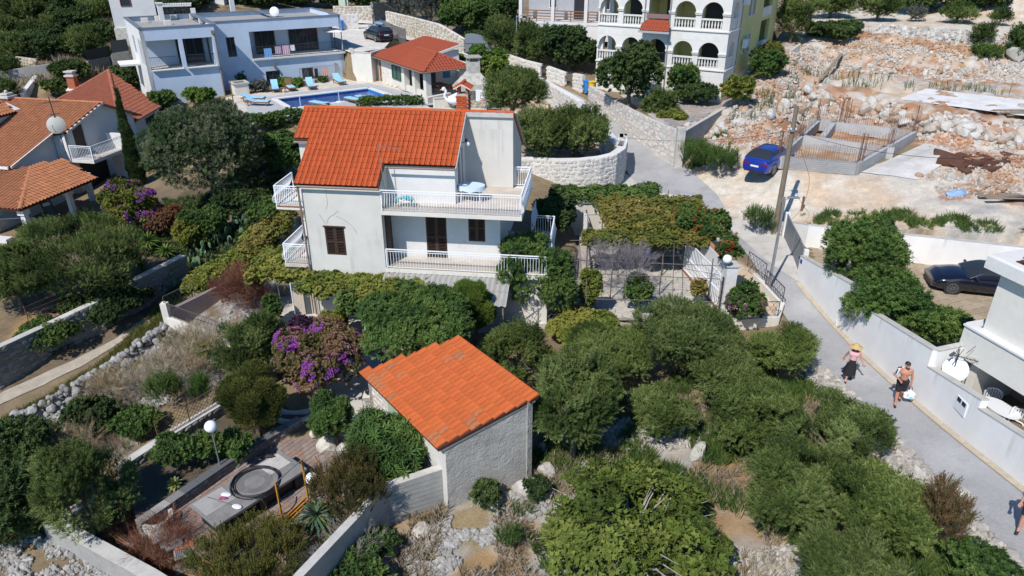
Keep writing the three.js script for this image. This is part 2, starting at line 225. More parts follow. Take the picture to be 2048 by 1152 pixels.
function groundColor(x,z,y){
const zy=z-y*1.2;
let c=C.soil,m=fbm2(x*.5,z*.5,201);let r=lerp(C.soil[0],C.dry[0],m),g=lerp(C.soil[1],C.dry[1],m),b=lerp(C.soil[2],C.dry[2],m);
for(const q of ZONES){
if(x<q.bb[0]- 3||x>q.bb[2]+ 3||z<q.bb[1]- 3||z>q.bb[3]+ 3)continue;
const d=distPoly(x,z,q.P)+(fbm2(x*1.1,z*1.1,203)- .5)*2.2*q.soft,k=1-smoothstep(d,-q.soft*.5,q.soft*.5);if(k<=0)continue;
const n=smoothstep(fbm2(x/q.f*.6,zy/q.f*.6,207,5),.38,.66);
r=lerp(r,lerp(q.a[0],q.b[0],n),k);g=lerp(g,lerp(q.a[1],q.b[1],n),k);b=lerp(b,lerp(q.a[2],q.b[2],n),k);
}
const rock=ROCKY.slice(0,2).some((q)=>inPoly(x,z,q.P));
if(rock){const s=smoothstep(fbm2(x*.35+7,zy*.35,211,4),.56,.66)*.8,w=smoothstep(fbm2(x*1.7,zy*1.7,215,3),.5,.7)*.6;r=lerp(r,C.red[0],s);g=lerp(g,C.red[1],s);b=lerp(b,C.red[2],s);r=lerp(r,C.white[0],w);g=lerp(g,C.white[1],w);b=lerp(b,C.white[2],w);}
const v=.82+.36*fbm2(x*3.1,zy*3.1,219,3);
return[r*v,g*v,b*v];
}
{
const geos=[];
const patch=(x0,x1,z0,z1,s,hOf,skip)=>{
const nx=Math.round((x1-x0)/ s),nz=Math.round((z1-z0)/ s),pos=new Float32Array((nx+1)*(nz+1)*3),col=new Float32Array(pos.length),uv=new Float32Array((nx+1)*(nz+1)*2),idx=[];
for(let j=0,k=0;j<=nz;j++)for(let i=0;i<=nx;i++,k++){const x=x0 +(x1-x0)*i/nx,z=z0 +(z1-z0)*j/nz,y=hOf(x,z),c=groundColor(x,z,y);pos.set([x,y,z],k*3);col.set(c,k*3);uv.set([x,z-pos[k*3+1]],k*2);}
for(let j=0;j<nz;j++)for(let i=0;i<nx;i++){const a=j*(nx+1)+ i;if(skip&&skip(x0 +(x1-x0)*(i+.5)/ nx,z0 +(z1-z0)*(j+.5)/ nz))continue;idx.push(a,a+nx+1,a+1,a+1,a+nx+1,a+nx+2);}
const g=new THREE.BufferGeometry();g.setAttribute('position',new THREE.BufferAttribute(pos,3));g.setAttribute('color',new THREE.BufferAttribute(col,3));g.setAttribute('uv',new THREE.BufferAttribute(uv,2));g.setIndex(idx);g.computeVertexNormals();geos.push(g);
};
const near=(x,z)=>z>-45.9&&z<-9.1&&Math.abs(x)<33.9,mid=(x,z)=>z>-113.5&&z<4&&Math.abs(x)<73;
patch(-34,34,-46,-9,.2,gh);
patch(-75,75,-115,5,.4,(x,z)=>gh(x,z)- .005,near);
patch(-700,700,-700,300,10,(x,z)=>{const k=smoothstep(Math.max(Math.abs(x)- 70,-112-z,z-3,0),0,15);return tps(x,z)- .3+k*fbm2(x*.01,z*.01,5)*3;},mid);
const o=new THREE.Mesh(mergeGeometries(geos),mat([1,1,1],{vertexColors:true,map:'ground',size:3.1,bump:.03,bumpSize:.9,rough:.95}));o.name='ground';o.userData.kind='structure';o.receiveShadow=o.castShadow=true;scene.add(o);
}
function resample(L,n){const d=[0];for(let i=1;i<L.length;i++)d.push(d[i-1]+ Math.hypot(L[i].x-L[i-1].x,L[i].z-L[i-1].z));const R=[];for(let k=0;k<=n;k++){const t=d[d.length-1]*k/n;let i=1;while(i<d.length-1&&d[i]<t)i++;const f=(t-d[i-1])/(d[i]- d[i-1]||1);R.push(L[i-1].clone().lerp(L[i],f));}return R;}
function drape(A,B,n,m,off,hOf=null){
const a=resample(A,n),b=resample(B,n),pos=[],idx=[];
for(let i=0;i<=n;i++)for(let j=0;j<=m;j++){const p=a[i].clone().lerp(b[i],j/m);pos.push(p.x,(hOf?hOf(p.x,p.z):ghSmooth(p.x,p.z))+ off,p.z);}
for(let i=0;i<n;i++)for(let j=0;j<m;j++){const k=i*(m+1)+ j;idx.push(k,k+1,k+m+1,k+1,k+m+2,k+m+1);}
{const A3=V(pos[0],0,pos[2]),B3=V(pos[3],0,pos[5]),C3=V(pos[(m+1)*3],0,pos[(m+1)*3+2]);if(B3.sub(A3).cross(C3.sub(A3)).y<0)for(let i=0;i<idx.length;i +=3)[idx[i],idx[i+1]]=[idx[i+1],idx[i]];}
const g=new THREE.BufferGeometry();g.setAttribute('position',new THREE.Float32BufferAttribute(pos,3));g.setIndex(idx);g.computeVertexNormals();const q=g.toNonIndexed();q.setAttribute('uv',new THREE.BufferAttribute(new Float32Array(q.attributes.position.count*2),2));
return q;
}
const M={
asphalt:mat([.43,.425,.42],{map:'asphalt',size:6,bump:.006,bumpSize:.6,rough:.9}),
apron:mat([.62,.59,.545],{map:'concrete',size:4,bump:.008,bumpSize:1.5,rough:.9}),
};
struct('road',drape(ROAD_L,ROAD_R,260,8,.03),M.asphalt);
Object.assign(M,{
white:mat([.74,.73,.71],{map:'plaster',size:3.3,bump:.003,rough:.9}),
weathered:mat([.66,.635,.585],{map:'streak',size:4.2,bump:.005,rough:.92}),
cream:mat([.72,.69,.62],{map:'streak',size:3.6,bump:.004,rough:.92}),
blue:mat([.55,.65,.785],{map:'plaster',size:3.7,bump:.003,rough:.9}),
greyWall:mat([.4,.4,.42],{map:'plaster',size:3.1,bump:.003,rough:.9}),
yellow:mat([.62,.6,.26],{map:'plaster',size:3.3,bump:.003,rough:.9}),
concrete:mat([.42,.41,.39],{map:'concrete',size:3.4,bump:.012,bumpSize:1.4,rough:.93}),
render:mat([.44,.425,.395],{map:'concrete',size:5.3,bump:.05,bumpMap:'rough',bumpSize:1.7,rough:.95}),
darkConcrete:mat([.26,.255,.245],{map:'concrete',size:2.7,bump:.012,rough:.93}),
paleConcrete:mat([.63,.6,.56],{map:'concrete',size:4.4,bump:.008,rough:.92}),
slabFloor:mat([.66,.58,.5],{map:'concrete',size:2.2,rough:.85}),
coping:mat([.62,.6,.56],{map:'concrete',size:1.7,bump:.006,rough:.9}),
rail:mat([.82,.83,.84],{rough:.45}),
rust:mat([.33,.13,.05],{rough:.9,map:'stone',size:.5}),
rebar:mat([.2,.1,.06],{rough:.85}),
iron:mat([.06,.062,.07],{rough:.55,metal:.4}),
darkGrey:mat([.11,.115,.12],{rough:.6}),
galv:mat([.5,.51,.53],{rough:.4,metal:.6,map:'concrete',size:.9}),
shutter:mat([.065,.035,.022],{rough:.6,map:'wood',size:.6}),
redShutter:mat([.22,.045,.03],{rough:.6,map:'wood',size:.6}),
wood:mat([.26,.13,.06],{rough:.65,map:'wood',size:.7}),
greyWood:mat([.3,.25,.19],{rough:.85,map:'wood',size:.8}),
pole:mat([.23,.19,.14],{rough:.9,map:'wood',size:1.1,bump:.004}),
glass:mat([.03,.035,.042],{rough:.06,physical:true,specularIntensity:.8}),
dark:mat([.015,.015,.017],{rough:.5}),
black:mat([.02,.02,.022],{rough:.55}),
plastic:mat([.72,.73,.74],{rough:.4}),
globe:mat([.86,.88,.88],{rough:.22,physical:true,clearcoat:.4}),
gutter:mat([.22,.16,.13],{rough:.6}),
brick:mat([.43,.13,.06],{map:'tile',size:.7,rough:.9}),
mortar:mat([.55,.5,.44],{map:'concrete',size:.8,rough:.95}),
eternit:mat([.36,.355,.34],{map:'streak',size:2.1,bump:.004,rough:.93}),
bark:mat([.17,.14,.11],{map:'wood',size:.5,bump:.01,rough:.95}),
greyBark:mat([.42,.4,.37],{map:'stone',size:.6,rough:.9}),
});
const tileMats=(c,spread=.16,n=4,seed=5)=>{const r=rng(seed),L=[];for(let i=0;i<n;i++){const v=1-spread/2+spread*r(),w=1 +(r()- .5)*spread;L.push(mat([c[0]*v,c[1]*v*w,c[2]*v*w],{map:'tile',size:.33,bump:.002,bumpSize:.3,rough:.95}));}return L;};
M.tileRed=tileMats([.5,.092,.022]);
M.tileRedDark=[mat([.06,.018,.01],{map:'tile',size:.33,rough:.85})];
M.tileShed=tileMats([.56,.125,.028],.2);
M.tileGrimy=[mat([.5,.165,.06],{map:'stone',size:.4,rough:.9}),mat([.42,.16,.07],{map:'stone',size:.4,rough:.9})];
M.tileOrange=tileMats([.43,.163,.0731],.3,5,9);
M.tileSalmon=tileMats([.378,.133,.0731],.2,4,13);
M.tileBrick=tileMats([.344,.0731,.0327],.14,4,17);
const stoneMats=(c,spread,n,seed)=>{const r=rng(seed),L=[];for(let i=0;i<n;i++){const v=1-spread+2*spread*r();L.push(mat([c[0]*v*(1+.1*(r()- .5)),c[1]*v,c[2]*v*(1+.16*(r()- .5))],{map:'stone',size:.7,bump:.012,bumpSize:.5,rough:.93}));}return L;};
M.stoneGrey=stoneMats([.27,.26,.245],.28,6,3);
M.stoneWhite=stoneMats([.76,.73,.68],.08,5,4);
M.stoneCream=stoneMats([.62,.54,.43],.14,6,6);
M.dryStone=stoneMats([.43,.43,.43],.3,6,18);
M.rockPale=stoneMats([.55,.53,.5],.22,6,8);
const PROFILES={
flat:[[.02,-.06],[.05,.12],[.14,.2],[.24,.17],[.34,.06],[.5,.03],[.88,.05],[.925,-.04]],
lap:[[.0,-.06],[.03,.17],[.11,.19],[.2,.06],[.5,.02],[.87,.03],[.885,-.12]],
pan:[[0,.02],[.14,.2],[.3,.28],[.46,.2],[.58,.03],[.8,-.02],[1.0,.0]],
wave:[[0,.02],[.18,.16],[.34,.2],[.5,.12],[.7,.01],[1.0,.0]],
};
const tileGeoCache={};
function tileGeo(profile,w,l,t=.016){
const key=profile+w.toFixed(3)+ l.toFixed(3);if(tileGeoCache[key])return tileGeoCache[key];
const p=PROFILES[profile],pos=[],L=l*1.14;
const top=(i,z,lift)=>V((p[i][0]- .5)*w,p[i][1]*w+lift+t,z);
const T=[],z0=0,z1=-L,lift0=.03,lift1=0;
for(let i=0;i<p.length-1;i++){const a=top(i,z0,lift0),b=top(i+1,z0,lift0),c=top(i+1,z1,lift1),d=top(i,z1,lift1);T.push(a,b,c,a,c,d);const a2=a.clone(),b2=b.clone();a2.y -=t;b2.y -=t;T.push(a2,b2,b,a2,b,a);}
for(const i of[0,p.length-1]){const a=top(i,z0,lift0),d=top(i,z1,lift1),a2=a.clone(),d2=d.clone();a2.y -=t*1.6;d2.y -=t*1.6;T.push(a,d,d2,a,d2,a2);}
const g=tri(T);const uv=g.attributes.uv,q=g.attributes.position;for(let i=0;i<q.count;i++)uv.setXY(i,q.getX(i)+ q.getY(i),q.getZ(i));
return(tileGeoCache[key]=g);
}
function tileRoof(parent,O,U,S,wU,wS,nU,nS,profile,mats,o={}){
const r=rng(o.seed??1),tw=wU/nU,tl=wS/nS,g=tileGeo(profile,tw,tl),N=V(0,0,0).crossVectors(U,S.clone().negate()).normalize();if(N.y<0)N.negate();
const B=new THREE.Matrix4().makeBasis(U,N,S.clone().negate()),Q=new THREE.Quaternion().setFromRotationMatrix(B),spots=[];
for(let j=0;j<nS;j++)for(let i=0;i<nU;i++){const u=(i+.5 +(o.stagger&&j % 2?.5:0))*tw,s=j*tl;if(o.keep&&!o.keep(u,s+tl*.5))continue;const p=O.clone().addScaledVector(U,u).addScaledVector(S,s);spots.push({p,k:r(),d:r(),e:r(),u,s});}
const most=o.most??300;if(spots.length>most){const order=spots.map((s,i)=>[s.p.clone().applyMatrix4(parent.matrixWorld).distanceTo(camera.position),i]).sort((a,b)=>a[0]- b[0]);order.slice(most).forEach(([,i])=>(spots[i].stuff=true));}
const pick=(s)=>(o.pick&&o.pick(s))||mats[Math.floor(s.k*mats.length)];
const place=(s)=>{const q=Q.clone().multiply(new THREE.Quaternion().setFromEuler(new THREE.Euler((s.d-.5)*.035,(s.e-.5)*.03,(s.d-.5)*.03)));return[s.p.clone().addScaledVector(N,(s.e-.5)*.008),q];};
const rest=new Map();
for(const s of spots){const[p,q]=place(s),m=pick(s);if(s.stuff){if(!rest.has(m))rest.set(m,[]);rest.get(m).push(new THREE.Matrix4().compose(p,q,V(1,1,1)));}else{const t=new THREE.Mesh(g,m);t.name='roof_tile';t.castShadow=t.receiveShadow=true;t.position.copy(p);t.quaternion.copy(q);parent.add(t);}}
let all=[];for(const[m,L]of rest){const im=new THREE.InstancedMesh(g,m,L.length);L.forEach((x,i)=>im.setMatrixAt(i,x));im.name='roof_tiles';im.userData.kind='stuff';im.castShadow=im.receiveShadow=true;parent.add(im);}
}
const halfTile=(()=>{const T=[];const n=6;for(let i=0;i<n;i++){const a=Math.PI*i/n,b=Math.PI*(i+1)/ n;const P=(t,z,k)=>V(Math.cos(t)*.11*k,Math.sin(t)*.09*k,z);T.push(P(a,0,1),P(b,0,1),P(b,-.42,.86),P(a,0,1),P(b,-.42,.86),P(a,-.42,.86),P(a,0,1),P(b,0,1),P(b,0,.8),P(a,0,1),P(b,0,.8),P(a,0,.8));}return tri(T);})();
function ridgeTiles(parent,a,b,mats,seed=1,k=1,lift=.02){
const d=b.clone().sub(a),L=d.length(),n=Math.max(2,Math.round(L /(.36*k))),r=rng(seed),z=d.clone().normalize().negate(),x=V(0,1,0).cross(z).normalize(),y=z.clone().cross(x);
const Q=new THREE.Quaternion().setFromRotationMatrix(new THREE.Matrix4().makeBasis(x,y,z));
for(let i=0;i<n;i++){const t=new THREE.Mesh(halfTile,mats[Math.floor(r()*mats.length)]);t.name='ridge_tile';t.castShadow=t.receiveShadow=true;t.position.copy(a).addScaledVector(d,i/n);t.position.y +=lift +(r()- .5)*.012;t.quaternion.copy(Q);t.scale.setScalar(k);parent.add(t);}
}
const stoneGeos=[1,2,3,4,5].map((s)=>{const r=rng(s*77),n=6 +(s % 2),T=[],R=[];for(let i=0;i<n;i++){const a=(i+.5*(r()- .5))/ n*Math.PI*2,c=Math.cos(a),q=Math.sin(a),k=1/Math.max(Math.abs(c),Math.abs(q));const m=.5*(.55+.45*k)*(.9+.16*r());R.push([c*m,q*m]);}const f=V((r()- .5)*.2,(r()- .5)*.2,1);for(let i=0;i<n;i++){const[ax,ay]=R[i],[bx,by]=R[(i+1)% n];const A0=V(ax,ay,0),B0=V(bx,by,0),A1=V(ax*.93,ay*.93,.62),B1=V(bx*.93,by*.93,.62),A2=V(ax*.7,ay*.7,.95),B2=V(bx*.7,by*.7,.95);T.push(A0,B0,B1,A0,B1,A1,A1,B1,B2,A1,B2,A2,A2,B2,f);}const g=tri(T);const uv=g.attributes.uv,p=g.attributes.position;for(let i=0;i<p.count;i++)uv.setXY(i,p.getX(i)*.3+s*.37,p.getY(i)*.3);return g;});
function stoneFace(parent,a,b,ta,tb,n,sw,sh,mats,o={}){
const r=rng(o.seed??3),d=V(b.x-a.x,0,b.z-a.z),L=d.length(),U=d.normalize(),Nn=n.clone().normalize(),spots=[];
const rows=Math.max(1,Math.round(Math.max(ta-a.y,tb-b.y)/ sh));
for(let j=0;j<rows;j++){let u=-r()*sw*.5;while(u<L){const w=sw*(.6+.9*r()),c=u+w/2;u +=w;if(c<.02||c>L-.02)continue;const f=c/L,y0=lerp(a.y,b.y,f),y1=lerp(ta,tb,f),hh=(y1-y0)/ rows;if(hh<.04)continue;spots.push({c,y:y0 +(j+.5 +(r()- .5)*.35)*hh,w:w*(1.0+.12*r()),h:hh*(.98+.3*r()),k:r(),t:r(),x:a.x+U.x*c,z:a.z+U.z*c});}}
const most=o.most??300;if(spots.length>most){spots.map((s,i)=>[(s.w*s.h)/((s.x-0)**2+s.z**2),i]).sort((p,q)=>q[0]- p[0]).slice(most).forEach(([,i])=>(spots[i].stuff=true));}
const Q=new THREE.Quaternion().setFromRotationMatrix(new THREE.Matrix4().makeBasis(U.clone(),V(0,1,0),U.clone().cross(V(0,1,0))));if(U.clone().cross(V(0,1,0)).dot(Nn)<0)Q.multiply(new THREE.Quaternion().setFromAxisAngle(V(0,1,0),Math.PI));
const rest=new Map(),depth=o.depth??.06;
for(const s of spots){const m=mats[Math.floor(s.k*mats.length)],g=stoneGeos[Math.floor(s.t*5)],q=Q.clone().multiply(new THREE.Quaternion().setFromAxisAngle(V(0,0,1),(s.t*4 % 1-.5)*.5)),p=V(s.x,s.y,s.z).addScaledVector(Nn,-.02),sc=V(s.w,s.h,depth*(.6+.8*s.k));if(s.stuff){const key=m.uuid+g.uuid;if(!rest.has(key))rest.set(key,[g,m,[]]);rest.get(key)[2].push(new THREE.Matrix4().compose(p,q,sc));}else{const t=new THREE.Mesh(g,m);t.name='stone';t.castShadow=t.receiveShadow=true;t.position.copy(p);t.quaternion.copy(q);t.scale.copy(sc);parent.add(t);}}
const gs=[];let mm;for(const[,[g,m,Ls]]of rest){mm??=m;for(const x of Ls)gs.push(g.clone().applyMatrix4(x));}
if(gs.length){const byM=new Map();for(const[,[g,m,Ls]]of rest){if(!byM.has(m))byM.set(m,[]);for(const x of Ls)byM.get(m).push(g.clone().applyMatrix4(x));}for(const[m,L2]of byM){const q=new THREE.Mesh(mergeGeometries(L2),m);q.name='stones';q.userData.kind='stuff';q.castShadow=q.receiveShadow=true;parent.add(q);}}
}
function wallLine(parent,pts,th,m,o={}){
const off=(i,s)=>{const a=pts[Math.max(0,i-1)],b=pts[Math.min(pts.length-1,i+1)],p=pts[i];let n1=i>0?V(-(p.z-pts[i-1].z),0,p.x-pts[i-1].x).normalize():null,n2=i<pts.length-1?V(-(pts[i+1].z-p.z),0,pts[i+1].x-p.x).normalize():null;const n=(n1??n2).clone().add(n2??n1).normalize();const k=th/2/Math.max(.5,n.dot(n1??n2));return[p.x+n.x*k*s,p.z+n.z*k*s];};
const T=[],Cp=[],ov=o.over??.04,ch=o.capH??.07;
const P=pts.map((p,i)=>({l:off(i,1),r:off(i,-1)}));
const q4=(L,a,b,c,d)=>L.push(a,b,c,a,c,d);
for(let i=0;i<pts.length-1;i++){const a=pts[i],b=pts[i+1];if(Math.hypot(a.x-b.x,a.z-b.z)<1e-3)continue;const[la,ra,lb,rb]=[P[i].l,P[i].r,P[i+1].l,P[i+1].r];const v=(q,y)=>V(q[0],y,q[1]),f=o.foot??.4;q4(T,v(la,a.y-f),v(lb,b.y-f),v(lb,b.t),v(la,a.t));q4(T,v(rb,b.y-f),v(ra,a.y-f),v(ra,a.t),v(rb,b.t));q4(T,v(la,a.t),v(lb,b.t),v(rb,b.t),v(ra,a.t));q4(T,v(ra,a.y-f),v(la,a.y-f),v(la,a.t),v(ra,a.t));q4(T,v(lb,b.y-f),v(rb,b.y-f),v(rb,b.t),v(lb,b.t));if(o.cap){const d=V(b.x-a.x,b.t-a.t,b.z-a.z).normalize();Cp.push(beam(V(a.x,a.t+ch/2-.005,a.z).addScaledVector(d,-ov*.5),V(b.x,b.t+ch/2-.005,b.z).addScaledVector(d,ov*.5),th+2*ov,ch));}}
mesh('wall_body',tri(T),m,parent);
if(o.cap)mesh('coping',Cp,o.cap,parent);
}
const wp=(px,py,h,t)=>{const p=at(px,py,h);return{x:p.x,z:p.z,y:h,t};};
const balusterGeo={};
function bulge(r=.011,amp=.14){const key='b' + r+amp;return(balusterGeo[key]??=uvM(clean(tube([V(0,0,0),V(0,.12,amp*.75),V(0,.28,amp),V(0,.5,amp*.55),V(0,.75,.01),V(0,1,0)],r,10,5))));}
function straightBar(r=.011){return(balusterGeo['s' + r]??=uvM(clean(new THREE.CylinderGeometry(r,r,1,5).translate(0,.5,0))));}
function wavyBar(r=.009,amp=.05){return(balusterGeo['w' + r+amp]??=(()=>{const L=[];for(let i=0;i<=16;i++)L.push(V(amp*Math.cos(i/16*Math.PI*4),i/16,0));return uvM(clean(tube(L,r,24,4)));})());}
function railing(parent,pts,h,gap,style,m,o={}){
const rails=[],low=[],g=style==='bulge'?bulge(o.r??.013,o.amp??.15):style==='wavy'?wavyBar(o.r??.01,gap*.5):straightBar(o.r??.011),rr=o.rail??.028,y0=o.y0??.08,sub=o.sub??.1;
for(let i=0;i<pts.length-1;i++){
const a=pts[i],b=pts[i+1],d=b.clone().sub(a),L=Math.hypot(d.x,d.z),n=Math.max(1,Math.round(L/gap)),yaw=Math.atan2(-d.z,d.x)+((o.side??1)>0?0:Math.PI);
rails.push(beam(a.clone().setY(a.y+h),b.clone().setY(b.y+h),rr*2,rr*1.3));if(o.second!==false)rails.push(beam(a.clone().setY(a.y+h-sub),b.clone().setY(b.y+h-sub),rr,rr*.8));low.push(beam(a.clone().setY(a.y+y0),b.clone().setY(b.y+y0),rr,rr*.8));
for(let k=0;k<n;k++){const p=a.clone().addScaledVector(d,(k+.5)/ n);const e=piece('baluster',g,(o.odd&&k % o.odd===0)?o.oddMat:m,parent,p.x,p.y+y0,p.z,0,style==='wavy'&&k % 2?yaw+Math.PI:yaw);e.scale.set(1,h-y0 -(o.second===false?0:sub),1);}
}
mesh('top_rail',rails,m,parent);mesh('bottom_rail',low,o.lowMat??m,parent);
if(o.posts!==false)for(const p of pts)mesh('post',box(rr*1.6,h,rr*1.6,p.x,p.y+h/2,p.z),o.postMat??m,parent);
}
function shutterPair(parent,w,h,x,y,z,m,leafs=2,name='shutter'){
const lw=w/leafs;
for(let i=0;i<leafs;i++){const cx=x-w/2+lw*(i+.5),fr=.07,G=[box(fr,h,.045,cx-lw/2+fr/2+.004,y+h/2,z),box(fr,h,.045,cx+lw/2-fr/2-.004,y+h/2,z),box(lw-2*fr,fr,.045,cx,y+fr/2,z),box(lw-2*fr,fr,.045,cx,y+h-fr/2,z),box(lw-2*fr,fr,.045,cx,y+h*.47,z)];const s=mesh(name,G,m,parent);const sl=[],n=Math.floor((h-2*fr)/ .075);for(let k=0;k<n;k++)sl.push(box(lw-2*fr-.004,.062,.012,cx,y+fr +(k+.5)*(h-2*fr)/ n,z-.004,0,.6));const q=mesh('louvres',sl,m,s);}
mesh('window_back',box(w,h,.02,x,y+h/2,z-.06),M.dark,parent);
}
const HOUSE_YAW=-7*D2R,HO=V(-5.77,0,-29.5);
const toHouse=(x,y,z)=>V(x,y,z).applyAxisAngle(V(0,1,0),HOUSE_YAW).add(HO);
const SL=.64,SLEN=Math.hypot(1,SL),EAVE0=6.8,RIDGE_W=3.75,RIDGE_H=EAVE0+SL*RIDGE_W;
const house=thing('terraced_house','weathered white two-storey house with bright red tiled roof and white balcony railings','house',HO,HOUSE_YAW);
{
const roofY=(w)=>EAVE0+SL*w-.1;
mesh('front_wall',[wallZ([[-3.55,-.5],[0,-.5],[0,roofY(.02)],[-3.55,roofY(.02)]],[rect(-2.7,3.35,-1.78,4.72)],0,.25)],M.weathered,house);
mesh('side_wall',[wallX([[.26,-.5],[7.4,-.5],[7.4,roofY(.3)],[RIDGE_W,roofY(RIDGE_W)],[.26,roofY(.26)]],[rect(1.9,2.75,2.75,4.95)].slice(0,0),-3.3,.25),wallX([[.26,-.5],[1.15,-.5],[1.15,roofY(1.15)],[.26,roofY(.26)]],[],0,.25)],M.weathered,house);
mesh('side_bay_wall',[wallZ([[-4.3,-.5],[-3.56,-.5],[-3.56,roofY(2.1)],[-4.3,roofY(2.1)]],[],-2.1,.2),wallX([[2.31,-.5],[7.4,-.5],[7.4,8],[RIDGE_W,roofY(RIDGE_W)],[2.31,roofY(2.31)]],[],-4.1,.2)],M.weathered,house);
mesh('side_bay_door',box(.5,1.75,.05,-3.86,6.5,-2.08),M.dark,house);
mesh('upper_wall',[wallZ([[0,5.6],[3.12,5.6],[3.12,roofY(1.2)],[0,roofY(1.2)]],[],-1.2,.25)],M.white,house);
mesh('gable_wall',[wallX([[1.46,5.6],[RIDGE_W+.2,5.6],[RIDGE_W+.2,roofY(RIDGE_W+.1)],[RIDGE_W,roofY(RIDGE_W)],[1.46,roofY(1.46)]],[rect(1.95,5.66,2.55,7.6),rect(2.75,5.66,3.2,7.75)],3.12,.25)],M.white,house);
mesh('gable_door',[box(.05,1.9,.6,3.0,6.64,-2.25),box(.05,2.05,.45,3.0,6.7,-2.97)],M.shutter,house);
mesh('block_wall',[wallZ([[2.9,5.6],[5.4,5.6],[5.4,9.12],[2.9,9.12]],[],-3.78,.25),wallX([[4.04,5.6],[7.4,5.6],[7.4,6.9],[4.04,9.1]],[],5.4,.25)],M.weathered,house);
mesh('block_coping',[box(2.36,.22,.36,4.24,9.09,-3.84),beam(V(5.38,9.16,-4.0),V(5.38,6.95,-7.4),.3,.1)],M.coping,house);
mesh('back_roof',[slab([V(-4.4,RIDGE_H-.06,-3.75),V(5.45,RIDGE_H-.06,-3.9),V(5.45,6.85,-7.6),V(-4.4,6.85,-7.6)],V(0,1,0),.12)],M.tileRed[1],house);
mesh('lower_wall',[wallZ([[0,2.8],[5.1,2.8],[5.1,5.45],[0,5.45]],[rect(1.62,2.82,2.6,5.05),rect(3.62,3.75,4.4,5.15)],-1.4,.25)],M.white,house);
mesh('lower_side_wall',[wallX([[1.66,2.8],[7.4,2.8],[7.4,5.45],[1.66,5.45]],[],5.1,.25)],M.weathered,house);
mesh('ground_floor_wall',[wallZ([[0,-.5],[7.4,-.5],[7.4,2.5],[0,2.5]],[],-.25,.2),wallX([[.46,-.5],[5,-.5],[5,2.5],[.46,2.5]],[],7.4,.2)],M.cream,house);
const S=V(0,SL,-1).normalize(),O=V(-4.45,EAVE0-.12+.0,.15),deck=(x0,x1,w0,w1)=>{const y=(w)=>EAVE0+SL*w-.015;return slab([V(x0,y(w0),-w0),V(x1,y(w0),-w0),V(x1,y(w1),-w1),V(x0,y(w1),-w1)],V(0,1,-.0).setComponent(2,SL).normalize(),.1);};
mesh('roof_deck',[deck(-3.62,.02,-.12,1.0),deck(-3.62,3.2,1.0,2.0),deck(-4.42,3.2,2.0,3.72)],M.tileRedDark[0],house);
house.updateMatrixWorld(true);
const wS=(RIDGE_W+.14)*SLEN;
tileRoof(house,V(-4.48,EAVE0-SL*.14,.14),V(1,0,0),S,7.72,wS,33,14,'flat',M.tileRed,{seed:11,most:300,keep:(u,s)=>{const x=u-4.48,w=s/SLEN-.14;return(x>-3.68||w>2.0)&&(x<.06||w>.93);}});
ridgeTiles(house,V(-4.5,RIDGE_H,-3.76),V(5.4,RIDGE_H,-3.76),[...M.tileRed,M.tileSalmon[0],...M.tileGrimy],7,1.05,.0);
mesh('gutter',[bar(V(-3.66,6.64,.22),V(.06,6.64,.22),.055,8),bar(V(-4.45,8.0,-1.94),V(-3.66,8.0,-1.94),.055,8),bar(V(.08,7.3,-.84),V(3.2,7.3,-.84),.045,8),bar(V(-3.62,6.6,.16),V(-3.6,.2,.06),.045,8)],M.gutter,house);
mesh('verge_board',[beam(V(3.24,roofY(.9)+ .02,-.9),V(3.24,roofY(3.7)+ .02,-3.7),.04,.16)],M.coping,house);
shutterPair(house,.92,1.37,-2.24,3.35,-.03,M.shutter);
mesh('window_lintel',box(1.02,.05,.08,-2.24,4.75,.02),M.shutter,house);
shutterPair(house,.98,2.2,2.11,2.84,-1.43,M.shutter,2,'door_shutter');
shutterPair(house,.78,1.4,4.01,3.75,-1.43,M.shutter);
const sd=mesh('side_door',box(.06,2.3,.7,.03,4.02,-.75),M.shutter,house);mesh('handle',box(.08,.03,.02,.06,3.9,-.55),M.galv,sd);
const crack=(L)=>tube(L.map(([x,y])=>V(x,y,.003)),.006,L.length*3,4);
mesh('plaster_crack',[crack([[-2.55,4.88],[-2.42,5.15],[-2.2,5.3],[-1.95,5.5]]),crack([[-2.62,4.85],[-2.75,5.1],[-2.85,5.3]]),crack([[-2.5,5.55],[-2.4,5.85],[-2.42,6.3],[-2.38,6.65]]),crack([[-2.1,5.25],[-1.7,5.05],[-1.35,4.75],[-1.2,4.45]])],M.darkGrey,house);
const sp=mesh('wall_lamp',[bar(V(3.12,7.95,-2.9),V(3.4,8.05,-2.9),.02),box(.12,.08,.1,3.36,8.1,-2.9)],M.black,house);mesh('lamp_shade',ball(.1,3.42,7.9,-2.9,12),M.globe,sp);
mesh('upper_terrace',[box(6.25,.17,4.25,3.12,5.5,-2.08)],M.cream,house);
mesh('terrace_floor',[box(6.15,.02,3.6,3.12,5.596,-1.9)],M.slabFloor,house);
mesh('lower_balcony',[box(7.42,.17,1.4,3.72,2.72,-.66),box(2.2,.17,3.8,6.3,2.72,-3.25)],M.cream,house);
mesh('balcony_floor',[box(5.08,.02,1.36,2.56,2.816,-.68),box(2.28,.02,4.9,6.26,2.818,-2.6)],M.slabFloor,house);
const rt=new THREE.Group();rt.name='terrace_railing';house.add(rt);railing(rt,[V(.05,5.6,.02),V(6.2,5.6,.02),V(6.2,5.6,-4.1),V(5.45,5.6,-4.1)],.95,.115,'bulge',M.rail,{side:1,amp:.13});
const rl=new THREE.Group();rl.name='lower_railing';house.add(rl);railing(rl,[V(.08,2.82,.02),V(7.35,2.82,.02)],.95,.13,'straight',M.rail,{r:.012});
